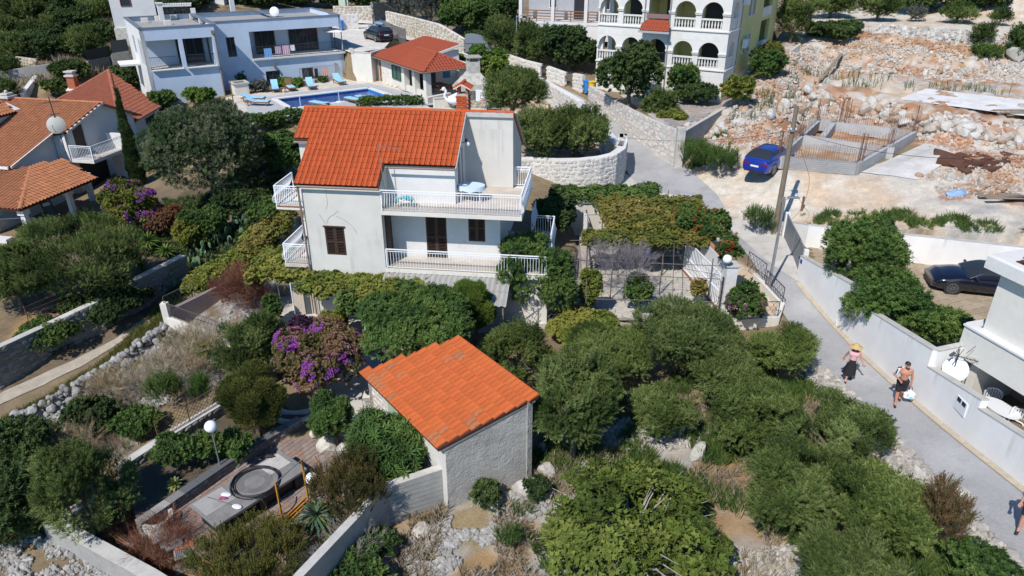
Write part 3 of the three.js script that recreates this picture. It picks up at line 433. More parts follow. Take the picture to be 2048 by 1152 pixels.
const rs=new THREE.Group();rs.name='side_railing';house.add(rs);railing(rs,[V(7.35,2.82,-2.6),V(7.35,2.82,-5.05),V(6.2,2.82,-5.05),V(6.2,2.82,-7.2)],.95,.125,'bulge',M.rail,{side:1,amp:.12});
mesh('left_balcony',[box(1.3,.14,2.0,-4.2,5.5,-1.05)],M.cream,house);
mesh('rusty_edge',[box(.05,.1,1.9,-4.86,5.52,-1.05),box(1.2,.03,.04,-4.2,5.585,-.04)],M.rust,house);
const r1=new THREE.Group();r1.name='left_railing';house.add(r1);railing(r1,[V(-3.6,5.57,-.08),V(-4.82,5.57,-.08),V(-4.82,5.57,-2.05)],.95,.1,'bulge',M.rail,{side:-1,amp:.2});
mesh('landing',[box(1.3,.16,2.4,-4.2,2.7,-1.2),box(1.2,2.7,2.1,-4.2,1.3,-1.2)],M.slabFloor,house);
const r2=new THREE.Group();r2.name='landing_railing';house.add(r2);railing(r2,[V(-3.6,2.8,-.05),V(-4.8,2.8,-.05),V(-4.8,2.8,-2.4)],.95,.1,'bulge',M.rail,{side:-1,amp:.16});
const cw=[],n=46,x0=-.05,x1=5.75;for(let i=0;i<n*2;i++){const xa=lerp(x0,x1,i /(n*2)),xb=lerp(x0,x1,(i+1)/(n*2)),ya=.028*Math.sin(i*Math.PI/2),yb=.028*Math.sin((i+1)*Math.PI/2);cw.push(V(xa,2.62+ya,.02),V(xb,2.62+yb,.02),V(xb,2.36+yb,.86),V(xa,2.62+ya,.02),V(xb,2.36+yb,.86),V(xa,2.36+ya,.86));cw.push(V(xa,2.38+ya,.74),V(xb,2.38+yb,.74),V(xb,2.05+yb,1.66),V(xa,2.38+ya,.74),V(xb,2.05+yb,1.66),V(xa,2.05+ya,1.66));}
mesh('corrugated_roof',tri(cw),M.eternit,house);
mesh('porch_post',[bar(V(5.6,-.2,1.5),V(5.6,2.06,1.5),.04),bar(V(3,-.2,1.5),V(3,2.06,1.5),.04),beam(V(-.1,2.0,1.5),V(5.7,2.0,1.5),.06,.08)],M.greyWood,house);
const ch=new THREE.Group();ch.name='chimney';ch.position.set(3.05,8.7,-4.15);house.add(ch);
mesh('chimney_core',box(.5,1.25,.5,0,.62,0),M.mortar,ch);
const bg=uvM(clean(rbox(.23,.075,.1,.008))),bm=[M.brick,M.tileRed[2],M.tileBrick[1]],rb=rng(4);
for(let j=0;j<13;j++)for(const[ax,az,ry]of[[0,.22,0],[.22,0,Math.PI/2],[-.22,0,Math.PI/2]])for(let i=0;i<2;i++){const s=(i-.5)*.25 +(j % 2?.06:-.06);piece('brick',bg,bm[Math.floor(rb()*3)],ch,ax?ax*1.08:s,.06+j*.088,az?az*1.08:s,0,ry);}
mesh('chimney_pier',[box(.1,.3,.1,-.2,1.38,.2),box(.1,.3,.1,.2,1.38,.2),box(.1,.3,.1,-.2,1.38,-.2),box(.1,.3,.1,.2,1.38,-.2)],M.brick,ch);
mesh('chimney_hood',[box(.5,.05,.8,-.2,1.63,0,0,0,.5),box(.5,.05,.8,.2,1.63,0,0,0,-.5)],M.tileRed[0],ch);
mesh('hood_gable',[box(.42,.04,.06,-.2,1.58,.38,0,0,.5),box(.42,.04,.06,.2,1.58,.38,0,0,-.5)],M.white,ch);
ridgeTiles(ch,V(0,1.72,.42),V(0,1.72,-.42),M.tileRed,2,.8);
}
{
const p=toHouse(2.85,5.6,-1.75),t=thing('garden_table','white plastic table under a pale cloth on the upper terrace','table',toHouse(3.75,5.605,-1.75),HOUSE_YAW);
const top=[];for(let i=0;i<24;i++){const a=i/24*Math.PI*2,b=(i+1)/ 24*Math.PI*2,f=(q,k,y)=>V(Math.cos(q)*.62*k,y +(k>1?.03*Math.sin(q*7):0),Math.sin(q)*.45*k);top.push(V(0,.75,0),f(b,1,.75),f(a,1,.75),f(a,1,.75),f(b,1,.75),f(b,1.04,.55),f(a,1,.75),f(b,1.04,.55),f(a,1.04,.55));}
mesh('table_cover',tri(top),mat([.55,.66,.74],{rough:.7}),t);for(const[x,z]of[[-.4,-.25],[.4,-.25],[-.4,.25],[.4,.25]])mesh('leg',bar(V(x*1.1,0,z*1.1),V(x,.72,z),.022),M.plastic,t);
const a=thing('clothes_airer','folded clothes airer with turquoise towels on the upper terrace','clothes airer',toHouse(.95,5.605,-.55),HOUSE_YAW);
mesh('airer_frame',[tube([V(-.45,.02,.25),V(-.4,.4,0),V(-.2,.52,-.1),V(.3,.5,-.1),V(.5,.3,.1),V(.55,.02,.25)],.012,20),bar(V(-.45,.02,.25),V(.55,.02,.25),.012),bar(V(-.42,.02,-.25),V(.3,.5,-.1),.012)],M.galv,a);
const cl=[];const f=(u,v)=>V(-.42+.8*u,.3+.16*Math.sin(u*3)+ .03*Math.sin(u*23),.28-.5*v+.02*Math.sin(u*17));for(let i=0;i<16;i++)for(let j=0;j<4;j++){const q=[f(i/16,j/4),f((i+1)/ 16,j/4),f((i+1)/ 16,(j+1)/ 4),f(i/16,(j+1)/ 4)];cl.push(q[0],q[1],q[2],q[0],q[2],q[3]);}
mesh('towel',tri(cl),mat([.02,.42,.5],{rough:.9}),a);
const an=thing('roof_aerial','thin television aerial on a pole at the step of the red roof','aerial',toHouse(.1,6.2,-.5),HOUSE_YAW);
mesh('mast',bar(V(0,0,0),V(-.1,2.2,.1),.018),M.galv,an);mesh('boom',[bar(V(-.1,2.2,.1),V(.75,2.0,-.15),.012),...[0,.2,.4,.6,.8,1].map((f)=>bar(V(-.1+.85*f,2.2-.2*f+.015,-.1-.25*f),V(-.1+.85*f,2.2-.2*f+.015,.3-.25*f),.006,4))],M.galv,an);
const tub=thing('stone_urn','pale cylindrical stone urn with ochre rim on the left terrace','urn',toHouse(-5.1,2.6,-3.9),0);mesh('urn_body',new THREE.LatheGeometry([[.001,0],[.3,0],[.32,.1],[.3,.6],[.28,.9],[.34,.94],[.34,1.0],[.26,1.0],[.24,.9],[.001,.88]].map(([x,y])=>new THREE.Vector2(x,y)),20),M.cream,tub);mesh('rim',new THREE.TorusGeometry(.3,.035,6,24).rotateX(Math.PI/2).translate(0,1.0,0),mat([.5,.36,.16],{rough:.9}),tub);
}
{
const A0=at(890,888,2.2),D0=at(735,740,2.2),yaw=Math.atan2(A0.x-D0.x,A0.z-D0.z),T=thing('garden_shed','grey rendered shed with one bright orange tiled roof slope','shed',A0.clone().setY(0),yaw),l=(p)=>{T.updateMatrixWorld(true);return T.worldToLocal(p.clone());};
const hl=2.15,hr=3.15,B0=l(at(1068,793,3.2)),C0=l(at(912,682,3.2)),D=l(D0),bx=B0.x,rk=(x)=>lerp(hl,hr,x/bx),y0=-.9;
const up3=(a,b,ha,hb)=>slab([V(a.x,y0,a.z),V(b.x,y0,b.z),V(b.x,hb,b.z),V(a.x,ha,a.z)],V(0,0,0).crossVectors(V(b.x-a.x,0,b.z-a.z),V(0,1,0)).normalize(),.2);
const a=V(0,0,0),b=V(bx-.05,0,B0.z),c=V(bx-.05,0,C0.z),d=V(0,0,D.z);
mesh('gable_wall',up3(a,b,hl-.06,hr-.06),M.render,T);mesh('high_wall',up3(b,c,hr-.06,hr-.06),M.render,T);mesh('back_wall',up3(c,d,hr-.06,hl-.06),M.render,T);mesh('low_wall',up3(d,a,hl-.06,hl-.06),M.weathered,T);
mesh('green_door',[box(.06,1.95,.95,-.02,.9,D.z*.62),box(.08,1.95,.03,-.025,.9,D.z*.62)],mat([.4,.5,.36],{rough:.7,map:'plaster',size:1}),T);
T.updateMatrixWorld(true);stoneFace(T,V(0,0,D.z),V(0,0,D.z*.74),2.0,2.0,V(-1,0,0),.25,.2,M.stoneWhite,{seed:8,depth:.04});
const grime=(s)=>(fbm2(s.u*.9+3,s.s*1.3,401,3)>.64&&s.k>.6?M.tileGrimy[Math.floor(s.d*2)]:null),ov=.28,g=(B0.z)/ bx,P=(x,z)=>V(x,rk(x)+ .06,z);
tilePlane(T,[P(-ov,D.z-.1),P(-ov,.06-ov*g),P(bx+.1,B0.z+.06+.1*g),P(bx+.1,C0.z-.1)],.225,.37,'lap',M.tileShed,{seed:21,pick:grime,stagger:true});
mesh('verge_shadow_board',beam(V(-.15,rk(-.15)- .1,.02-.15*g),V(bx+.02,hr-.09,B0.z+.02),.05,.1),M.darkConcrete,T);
}
const rockGeos=[1,2,3,4,5,6].map((s)=>{const g=new THREE.IcosahedronGeometry(.5,1),p=g.attributes.position,r=rng(s*13),cuts=[];for(let i=0;i<7;i++)cuts.push([V(r()- .5,r()- .5,r()- .5).normalize(),.3+.13*r()]);for(let i=0;i<p.count;i++){const v=V(p.getX(i),p.getY(i),p.getZ(i));v.multiplyScalar(.85+.4*noise3(v.x*3+s*5,v.y*3+9,v.z*3+4));for(const[n,d]of cuts){const k=v.dot(n);if(k>d)v.addScaledVector(n,d-k);}p.setXYZ(i,v.x,v.y,v.z);}const q=g.toNonIndexed?g:g;q.computeVertexNormals();const u=clean(q);u.computeVertexNormals();return uvM(u);});
const chunkGeos=[1,2,3].map((s)=>{const g=new THREE.IcosahedronGeometry(.5,0),p=g.attributes.position;for(let i=0;i<p.count;i++){const v=V(p.getX(i),p.getY(i),p.getZ(i));v.multiplyScalar(.7+.6*noise3(v.x*2.3+s*5,v.y*2.3+9,v.z*2.3+4));p.setXYZ(i,v.x,v.y,v.z);}const u=clean(g);u.computeVertexNormals();return u;});
function rubble(name,label,areas,m,n,size,seed,o={}){
const r=rng(seed),total=areas.map((P)=>{let a=0;for(let i=0;i<P.length;i++){const[x0,z0]=P[i],[x1,z1]=P[(i+1)% P.length];a +=x0*z1-x1*z0;}return Math.abs(a/2);}),sum=total.reduce((a,b)=>a+b),L=[[],[],[]],D=new THREE.Color();
areas.forEach((P,k)=>{const bx=P.map((p)=>p[0]),bz=P.map((p)=>p[1]),x0=Math.min(...bx),x1=Math.max(...bx),z0=Math.min(...bz),z1=Math.max(...bz);let todo=Math.round(n*total[k]/ sum),tries=todo*12;while(todo>0&&tries-->0){const x=lerp(x0,x1,r()),z=lerp(z0,z1,r());if(!inPoly(x,z,P)||(o.keep&&!o.keep(x,z)))continue;if(fbm2(x*.8,z*.8,seed)<.36+.12*r())continue;todo--;const s=size*(.35+1.3*r()**3.5),y=gh(x,z);r();L[0].push([x,y+s*.12,z,s,r(),r(),r()]);}});
const T=o.single?null:new THREE.Group();const dummy=new THREE.Object3D(),out=[];
L.forEach((list,i)=>{if(!list.length)return;const im=new THREE.InstancedMesh(chunkGeos[seed % 3],m,list.length);list.forEach(([x,y,z,s,a,b,c],k)=>{dummy.position.set(x,y,z);dummy.rotation.set(a*6,b*6,c*6);dummy.scale.set(s*(.8+.5*a),s*(.55+.4*b),s*(.8+.5*c));dummy.updateMatrix();im.setMatrixAt(k,dummy.matrix);const v=.68+.5*c,w=o.tint?clamp(smoothstep(fbm2(x*.45,z*.45-y*.5,31),.62-o.tint[3]*.4,.78-o.tint[3]*.4)*.75 +(a-.6)*.5,0,1):0;D.setRGB(v*lerp(1,o.tint?.[0]??1,w),v*lerp(1,o.tint?.[1]??1,w),v*lerp(1,o.tint?.[2]??1,w));im.setColorAt(k,D);});im.castShadow=im.receiveShadow=true;im.name=i===0?numbered(name):numbered(name);tag(im,label,o.cat??'rubble',null,'stuff');scene.add(im);out.push(im);});
return out;
}
function boulder(parent,name,m,x,y,z,s,r,fl=.75){return piece(name,rockGeos[Math.floor(r()*6)],m,parent,x,y,z,r()*6,r()*6,r()*6,s*(.85+.4*r()),s*(fl+.3*r()),s*(.85+.4*r()));}
function paving(parent,P,ang,pw,pl,mats,yOf,o={}){
const r=rng(o.seed??5),c=Math.cos(ang),s=Math.sin(ang),g=(o.geo??=uvM(clean(rbox(1,.06,1,.012)))),spots=[],xs=P.map((p)=>p[0]),zs=P.map((p)=>p[1]),cx=(Math.min(...xs)+ Math.max(...xs))/ 2,cz=(Math.min(...zs)+ Math.max(...zs))/ 2,R=Math.max(Math.max(...xs)- Math.min(...xs),Math.max(...zs)- Math.min(...zs))*.75;
for(let j=-Math.ceil(R/pl);j<=R/pl;j++)for(let i=-Math.ceil(R/pw);i<=R/pw;i++){const u=(i +(j % 2?.5:0))*pw,v=j*pl,x=cx+u*c-v*s,z=cz+u*s+v*c;if(!inPoly(x,z,P))continue;spots.push({x,z,d:x*x+z*z,k:r(),t:r(),q:r()});}
const sorted=[...spots].sort((a,b)=>a.d-b.d);sorted.slice(o.most??300).forEach((q)=>(q.stuff=true));
const rest=new Map();
for(const q of spots){const m=mats[Math.floor(q.k*mats.length)],y=yOf(q.x,q.z)+(q.t-.5)*.012,sw=pw*(o.fill??.93)*(o.rand?.8+.3*q.t:1),sl=pl*(o.fill??.93)*(o.rand?.8+.3*q.q:1),ry=-ang +(q.q-.5)*(o.rand?.5:.05);if(q.stuff){if(!rest.has(m))rest.set(m,[]);rest.get(m).push(new THREE.Matrix4().compose(V(q.x,y,q.z),new THREE.Quaternion().setFromEuler(new THREE.Euler((q.t-.5)*.03,ry,0)),V(sw,1,sl)));}else piece(o.name??'paving_stone',g,m,parent,q.x,y,q.z,(q.t-.5)*.03,ry,0,sw,1,sl);}
for(const[m,L]of rest){const im=new THREE.InstancedMesh(g,m,L.length);L.forEach((x,i)=>im.setMatrixAt(i,x));im.name=(o.name??'paving_stone')+ 's';im.userData.kind='stuff';im.castShadow=im.receiveShadow=true;parent.add(im);}
}
const XZ=(p)=>[p.x,p.z];
{
const base=struct('patio',drape([at(300,1075,-.3),at(340,1010,-.3),at(450,935,-.3),at(560,868,-.3),at(660,820,-.3)],[at(420,1120,-.3),at(520,1110,-.3),at(600,1080,-.3),at(690,1000,-.3),at(770,900,-.3)],20,6,.0,()=>-.3),mat([.2,.165,.13],{map:'concrete',size:1.2,rough:.95}));
const d1=at(365,985,-.3),d2=at(540,868,-.3),ang=Math.atan2(d2.z-d1.z,d2.x-d1.x);
paving(base,[at(318,1072,-.3),at(352,1003,-.3),at(455,934,-.3),at(560,868,-.3),at(640,838,-.3),at(730,900,-.3),at(690,990,-.3),at(600,1075,-.3),at(520,1110,-.3),at(400,1110,-.3)].map(XZ),ang,.26,.2,[mat([.33,.25,.22],{map:'concrete',size:.5,rough:.93}),mat([.29,.225,.205],{map:'concrete',size:.5,rough:.93}),mat([.36,.29,.26],{map:'concrete',size:.5,rough:.93}),mat([.37,.23,.17],{map:'concrete',size:.5,rough:.93})],()=>-.285,{name:'paver',seed:3});
let w=thing('concrete_wall','board-marked grey concrete garden wall running from the shed to the bottom edge','wall');
wallLine(w,[wp(540,1230,-1,.85),wp(600,1152,-1,.88),wp(770,972,-1,.9),wp(906,932,-1,1.0)].map((p,i)=>{const q=at([500,596,768,905][i],[1275,1152,972,932][i],.9);return{x:q.x,z:q.z,y:-1,t:p.t};}),.26,M.concrete,{cap:M.coping,capH:.03,over:.005});
const bl=[];for(let k=0;k<9;k++){const a=at(770,972,.9),b=at(905,932,.9);bl.push(beam(V(lerp(a.x,b.x,.02),-.8+k*.19,lerp(a.z,b.z,.02)+ .135),V(lerp(a.x,b.x,.97),-.8+k*.19,lerp(a.z,b.z,.97)+ .135),.012,.012));}mesh('board_seam',bl,M.darkConcrete,w);settle(w);
w=thing('corner_wall','low grey wall turning a corner around the garden at bottom left','wall');
wallLine(w,[{x:-11.6,z:-20.6,y:-1,t:-.1},{x:-14.6,z:-16.9,y:-1.2,t:-.2},{x:-10.5,z:-14.75,y:-1.2,t:-.15},{x:-8.2,z:-13.4,y:-1.2,t:-.1}],.4,M.concrete,{cap:M.coping,capH:.03,over:.004});settle(w);
w=thing('stone_retaining_wall','rubble stone wall under the rusty fence beside the patio garden','wall');
const s0=at(236,935,.2),s1=at(320,880,.3),s2=at(440,808,.35),s3=at(530,752,.4);const sp=[s0,s1,s2,s3].map((p,i)=>({x:p.x,z:p.z,y:-.7,t:p.y}));
wallLine(w,sp,.3,M.darkConcrete,{cap:M.coping,capH:.05,over:.02});
for(let i=0;i<3;i++){const n=V(-(sp[i+1].z-sp[i].z),0,sp[i+1].x-sp[i].x).normalize(),o=n.clone().multiplyScalar(.15);stoneFace(w,V(sp[i].x,-.7,sp[i].z).add(o),V(sp[i+1].x,-.7,sp[i+1].z).add(o),sp[i].t,sp[i+1].t,n,.27,.16,M.stoneGrey,{seed:i+4,most:100});}settle(w);
w=thing('patio_edge_wall','low dark stone edging wall with slate top along the patio','wall');
const ep=[at(276,1046,.1),at(365,985,.1),at(452,925,.1),at(545,868,.1),at(600,838,.1)].map((p)=>({x:p.x,z:p.z,y:-.4,t:.1}));wallLine(w,ep,.28,M.darkConcrete);
{const r=rng(8);for(let i=0;i<ep.length-1;i++){const a=ep[i],b=ep[i+1],L=Math.hypot(b.x-a.x,b.z-a.z),n=Math.round(L/.55),yaw=-Math.atan2(b.z-a.z,b.x-a.x),N=V(-(b.z-a.z),0,b.x-a.x).normalize();for(let k=0;k<n;k++){const f=(k+.5)/ n;mesh('coping_slab',rbox(L/n*.97,.05,.34,.01,lerp(a.x,b.x,f),.12+r()*.012,lerp(a.z,b.z,f),yaw),[M.darkGrey,M.darkConcrete,M.concrete][Math.floor(r()*3)],w);}stoneFace(w,V(a.x,-.32,a.z).addScaledVector(N,.14),V(b.x,-.32,b.z).addScaledVector(N,.14),.09,.09,N,.24,.13,M.stoneGrey,{seed:40+i,most:60,depth:.04});}}settle(w);
struct('flower_bed',drape([s0,s1,s2,s3].map((p)=>p.clone().setY(0)),ep.map((p)=>V(p.x,0,p.z)),24,6,0,(x,z)=>-.12+.1*fbm2(x*2,z*2,5)),mat([.13,.1,.07],{map:'ground',size:2,bump:.03,rough:.95}));
w=thing('round_planter','half-round stone planter at the end of the patio edging','planter',at(318,1050,-.3));const ar=[];for(let i=0;i<=10;i++){const a=-.9+i/10*Math.PI*1.05;ar.push({x:Math.cos(a)*.42,z:Math.sin(a)*.42,y:0,t:.36});}wallLine(w,ar,.13,M.cream,{foot:.1});
const sm=[M.concrete,M.paleConcrete,M.darkConcrete];[[300,1062,-.25],[322,1075,-.24],[338,1086,-.22],[348,1090,-.2]].forEach(([x,y,h],i)=>{const p=at(x,y,h);const o=thing('step_slab',['grey step slab nearest the round planter','grey step slab second from the round planter','pale step slab third from the round planter','pale step slab at the end of the row by the pavers'][i],'step slab',p,.6,'step slabs below the planter');mesh('slab',rbox(.5,.07,.3,.012),sm[i % 3],o);});
{const o=thing('brick_step','red brick step at the edge of the patio','step',at(368,1092,-.24),.5);for(let i=0;i<4;i++)mesh('brick',rbox(.13,.09,.24,.01,-.21+i*.14,0,0),M.brick,o);const q=thing('drain_grate','ribbed grey drain cover beside the brick step','drain cover',at(366,1106,-.26),.5);mesh('grate_frame',rbox(.5,.04,.4,.008),M.concrete,q);for(let i=0;i<9;i++)mesh('rib',box(.02,.03,.36,-.2+i*.05,.03,0),M.darkConcrete,q);}
[[253,1102,.45,'pale square slab leaning in the dry weeds by the corner wall'],[364,1140,.4,'grey round-edged slab lying at the bottom edge'],[386,1135,.4,'dark slab leaning beside the round-edged slab']].forEach(([x,y,s,l],i)=>{const p=on(x,y),o=thing('loose_slab',l,'slab',p.setY(p.y+.08),i*.7);mesh('slab_body',rbox(s,.06,s*.9,.015).rotateX(i?.3:.5),[M.paleConcrete,M.concrete,M.darkConcrete][i],o);});
const A=at(378,1012,.42),B=at(440,1050,.42),Cc=at(606,934,.42),Dd=at(561,903,.42),tc=A.clone().add(B).add(Cc).add(Dd).multiplyScalar(.25),L=A.distanceTo(Dd),Wd=A.distanceTo(B),yaw=-Math.atan2(Dd.z-A.z,Dd.x-A.x);
const tb=thing('concrete_table','long weathered concrete table slab standing on the patio','table',V(tc.x,-.3,tc.z),yaw);mesh('table_slab',rbox(L,.11,Wd,.015,0,.665,0),mat([.27,.26,.25],{map:'concrete',size:1.6,bump:.012,rough:.95}),tb);mesh('slab_patch',rbox(L*.3,.008,Wd*.55,.003,-L*.33,.726,-Wd*.18),M.concrete,tb);mesh('slab_patch',rbox(L*.24,.008,Wd*.5,.003,L*.33,.726,-Wd*.2),M.paleConcrete,tb);for(const x of[-.4,0,.4])mesh('support',box(.24,.61,Wd*.84,x*L,.305,0),M.black,tb);mesh('base_panel',box(L*.9,.6,Wd*.7,0,.3,0),M.black,tb);
const onT=(px,py)=>at(px,py,.43),cm=at(512,966,.44);
const coil=thing('cable_coil','coil of black cable lying on the concrete table','cable',V(cm.x,.435,cm.z));const rc=rng(3),rings=[];for(let k=0;k<7;k++){const R=.74 +(rc()- .5)*.1,ox=(rc()- .5)*.1,oz=(rc()- .5)*.1,pts=[];for(let i=0;i<28;i++){const a=i/28*Math.PI*2;pts.push(V(ox+Math.cos(a)*R,.02+.022*(k % 4)+ .012*Math.sin(a*3+k),oz+Math.sin(a)*R*.98));}rings.push(tube(pts,.014,72,5,true));}mesh('cable',rings,M.black,coil);const th2=[];for(let k=0;k<5;k++){const R=.35+.05*k,pts=[];for(let i=0;i<18;i++){const a=i/18*Math.PI*2;pts.push(V(-.08+Math.cos(a)*R,.01+.004*k,-.05+Math.sin(a)*R*.95));}th2.push(tube(pts,.004,48,4,true));}mesh('wire',th2,M.darkGrey,coil);
const e0=onT(515,1002),e1=at(560,1003,-.2);mesh('cable_end',tube([V(.3,.02,.66),V(.45,.03,.8),V(.75,-.55,.85),V(1.1,-.66,.6),V(1.25,-.66,.2),V(1.2,-.66,-.1)],.012,40),M.black,coil);
for(const[px,py,qx,qy,l]of[[457,991,515,1001,'paddle with white blade beside the cable coil'],[470,1013,415,995,'paddle with white blade near the front edge of the table']]){const a=onT(px,py),b=onT(qx,qy),d=b.clone().sub(a),o=thing('paddle',l,'paddle',a,-Math.atan2(d.z,d.x));mesh('shaft',bar(V(0,.03,0),V(d.length(),.03,0),.014),M.darkGrey,o);const s=new THREE.SphereGeometry(.5,14,8).scale(.36,.05,.2).translate(-.08,.03,0);mesh('blade',s,M.plastic,o);}
{const p=onT(446,998);const o=solo('pink_cloth',new THREE.TorusKnotGeometry(.06,.03,24,5).scale(1.4,.5,1).translate(p.x,p.y+.03,p.z),mat([.4,.08,.16]),'crumpled pink cloth by the paddle shafts','cloth');const q=onT(540,914);solo('dark_rag',new THREE.TorusKnotGeometry(.07,.04,24,5,3,2).scale(1.3,.4,1).translate(q.x,q.y+.03,q.z),mat([.04,.025,.02]),'small dark rag at the far end of the concrete table','rag');}
{const a=at(567,1050,-.28),b=at(617,1002,-.28),d=b.clone().sub(a),Lr=d.length(),o=thing('steel_rack','orange painted steel rack standing on the pavers by the table','rack',a,-Math.atan2(d.z,d.x)),om=mat([.6,.27,.03],{rough:.5,map:'stone',size:.6});for(const x of[0,Lr]){mesh('post',box(.05,1.75,.05,x,.875,0),om,o);mesh('foot',box(.05,.05,.75,x,.03,.1),om,o);}for(const z of[-.12,0,.12])mesh('bottom_bar',box(Lr,.045,.045,Lr/2,.08,z),om,o);mesh('top_bar',bar(V(0,1.73,0),V(Lr,1.73,0),.02),M.galv,o);}
const lamp=(px,py,top,label,dia,h0)=>{const p=at(px,py,h0),o=thing('globe_lamp',label,'lamp',p),h=topOf(p,top)- p.y;mesh('lamp_post',[bar(V(0,0,0),V(0,h-dia*.45,0),.024,8),cyl(.05,.05,.05,0,h-dia*.55,0)],M.galv,o);mesh('globe',ball(dia/2,0,h,0,24),M.globe,o);return o;};
lamp(440,932,853,'white globe garden lamp on a thin post in the flower bed',.42,.1);
lamp(632,1006,957,'white globe garden lamp beside the yucca',.42,-.3);
{const p=at(573,1072,-.25),q=at(585,1052,-.25);solo('white_board',beam(p.clone().setY(-.2),q.clone().setY(-.12),.16,.05),M.plastic,'short white board lying below the orange rack','board');}
{const a=at(566,862,-.3),b=at(616,840,-.3);const o=thing('stone_trough','curved concrete trough at the back of the patio','trough',a.clone().lerp(b,.5));const pts=[];for(let i=0;i<=8;i++){const t=i/8;pts.push({x:lerp(-.65,.65,t),z:.28-.5*(t-.5)**2*2-t*.2,y:0,t:.38});}wallLine(o,pts,.14,M.cream,{foot:.05});wallLine(o,pts.map((p)=>({...p,z:p.z-.55})),.12,M.cream,{foot:.05});mesh('trough_soil',box(1.2,.1,.4,0,.24,-.08),mat(C.litter,{rough:1}),o);}
const rb=rng(17);[[655,896,.62,'white boulder under the round green bush'],[690,905,.5,'pale boulder beside the oleander foot'],[705,902,.34,'small pale boulder between bush and oleander'],[628,872,.3,'small ochre boulder at the left of the round bush']].forEach(([x,y,s,l],i)=>{const p=at(x,y,-.2);const o=thing('boulder',l,'boulder',p);boulder(o,'rock',M.stoneWhite[i % 5],0,s*.25,0,s*1.3,rb,.7);});
{const p=at(740,812,0),o=thing('stone_pedestal','little stone pedestal with black pot and iron rack by the shed','pedestal',p);mesh('pedestal',[rbox(.34,.5,.34,.03,0,.25,0),rbox(.42,.08,.42,.02,0,.53,0)],M.cream,o);mesh('pot',new THREE.LatheGeometry([[.001,0],[.09,.01],[.14,.1],[.12,.2],[.1,.24],[.001,.25]].map(([x,y])=>new THREE.Vector2(x,y)),14).translate(0,.57,0),M.black,o);const rk=[];for(let i=0;i<7;i++)rk.push(bar(V(-.18+i*.08,0,.42),V(-.18+i*.08,.5,.3),.008,4));mesh('iron_rack',[...rk,bar(V(-.2,.5,.3),V(.32,.5,.3),.012),bar(V(-.2,.04,.42),V(.32,.04,.42),.012)],M.iron,o);}
struct('shed_yard',drape([at(640,730,0),at(690,720,0),at(760,705,0)],[at(680,870,-.1),at(720,870,-.1),at(800,870,-.1)],14,10,.03,(x,z)=>gh(x,z)),M.paleConcrete);
}
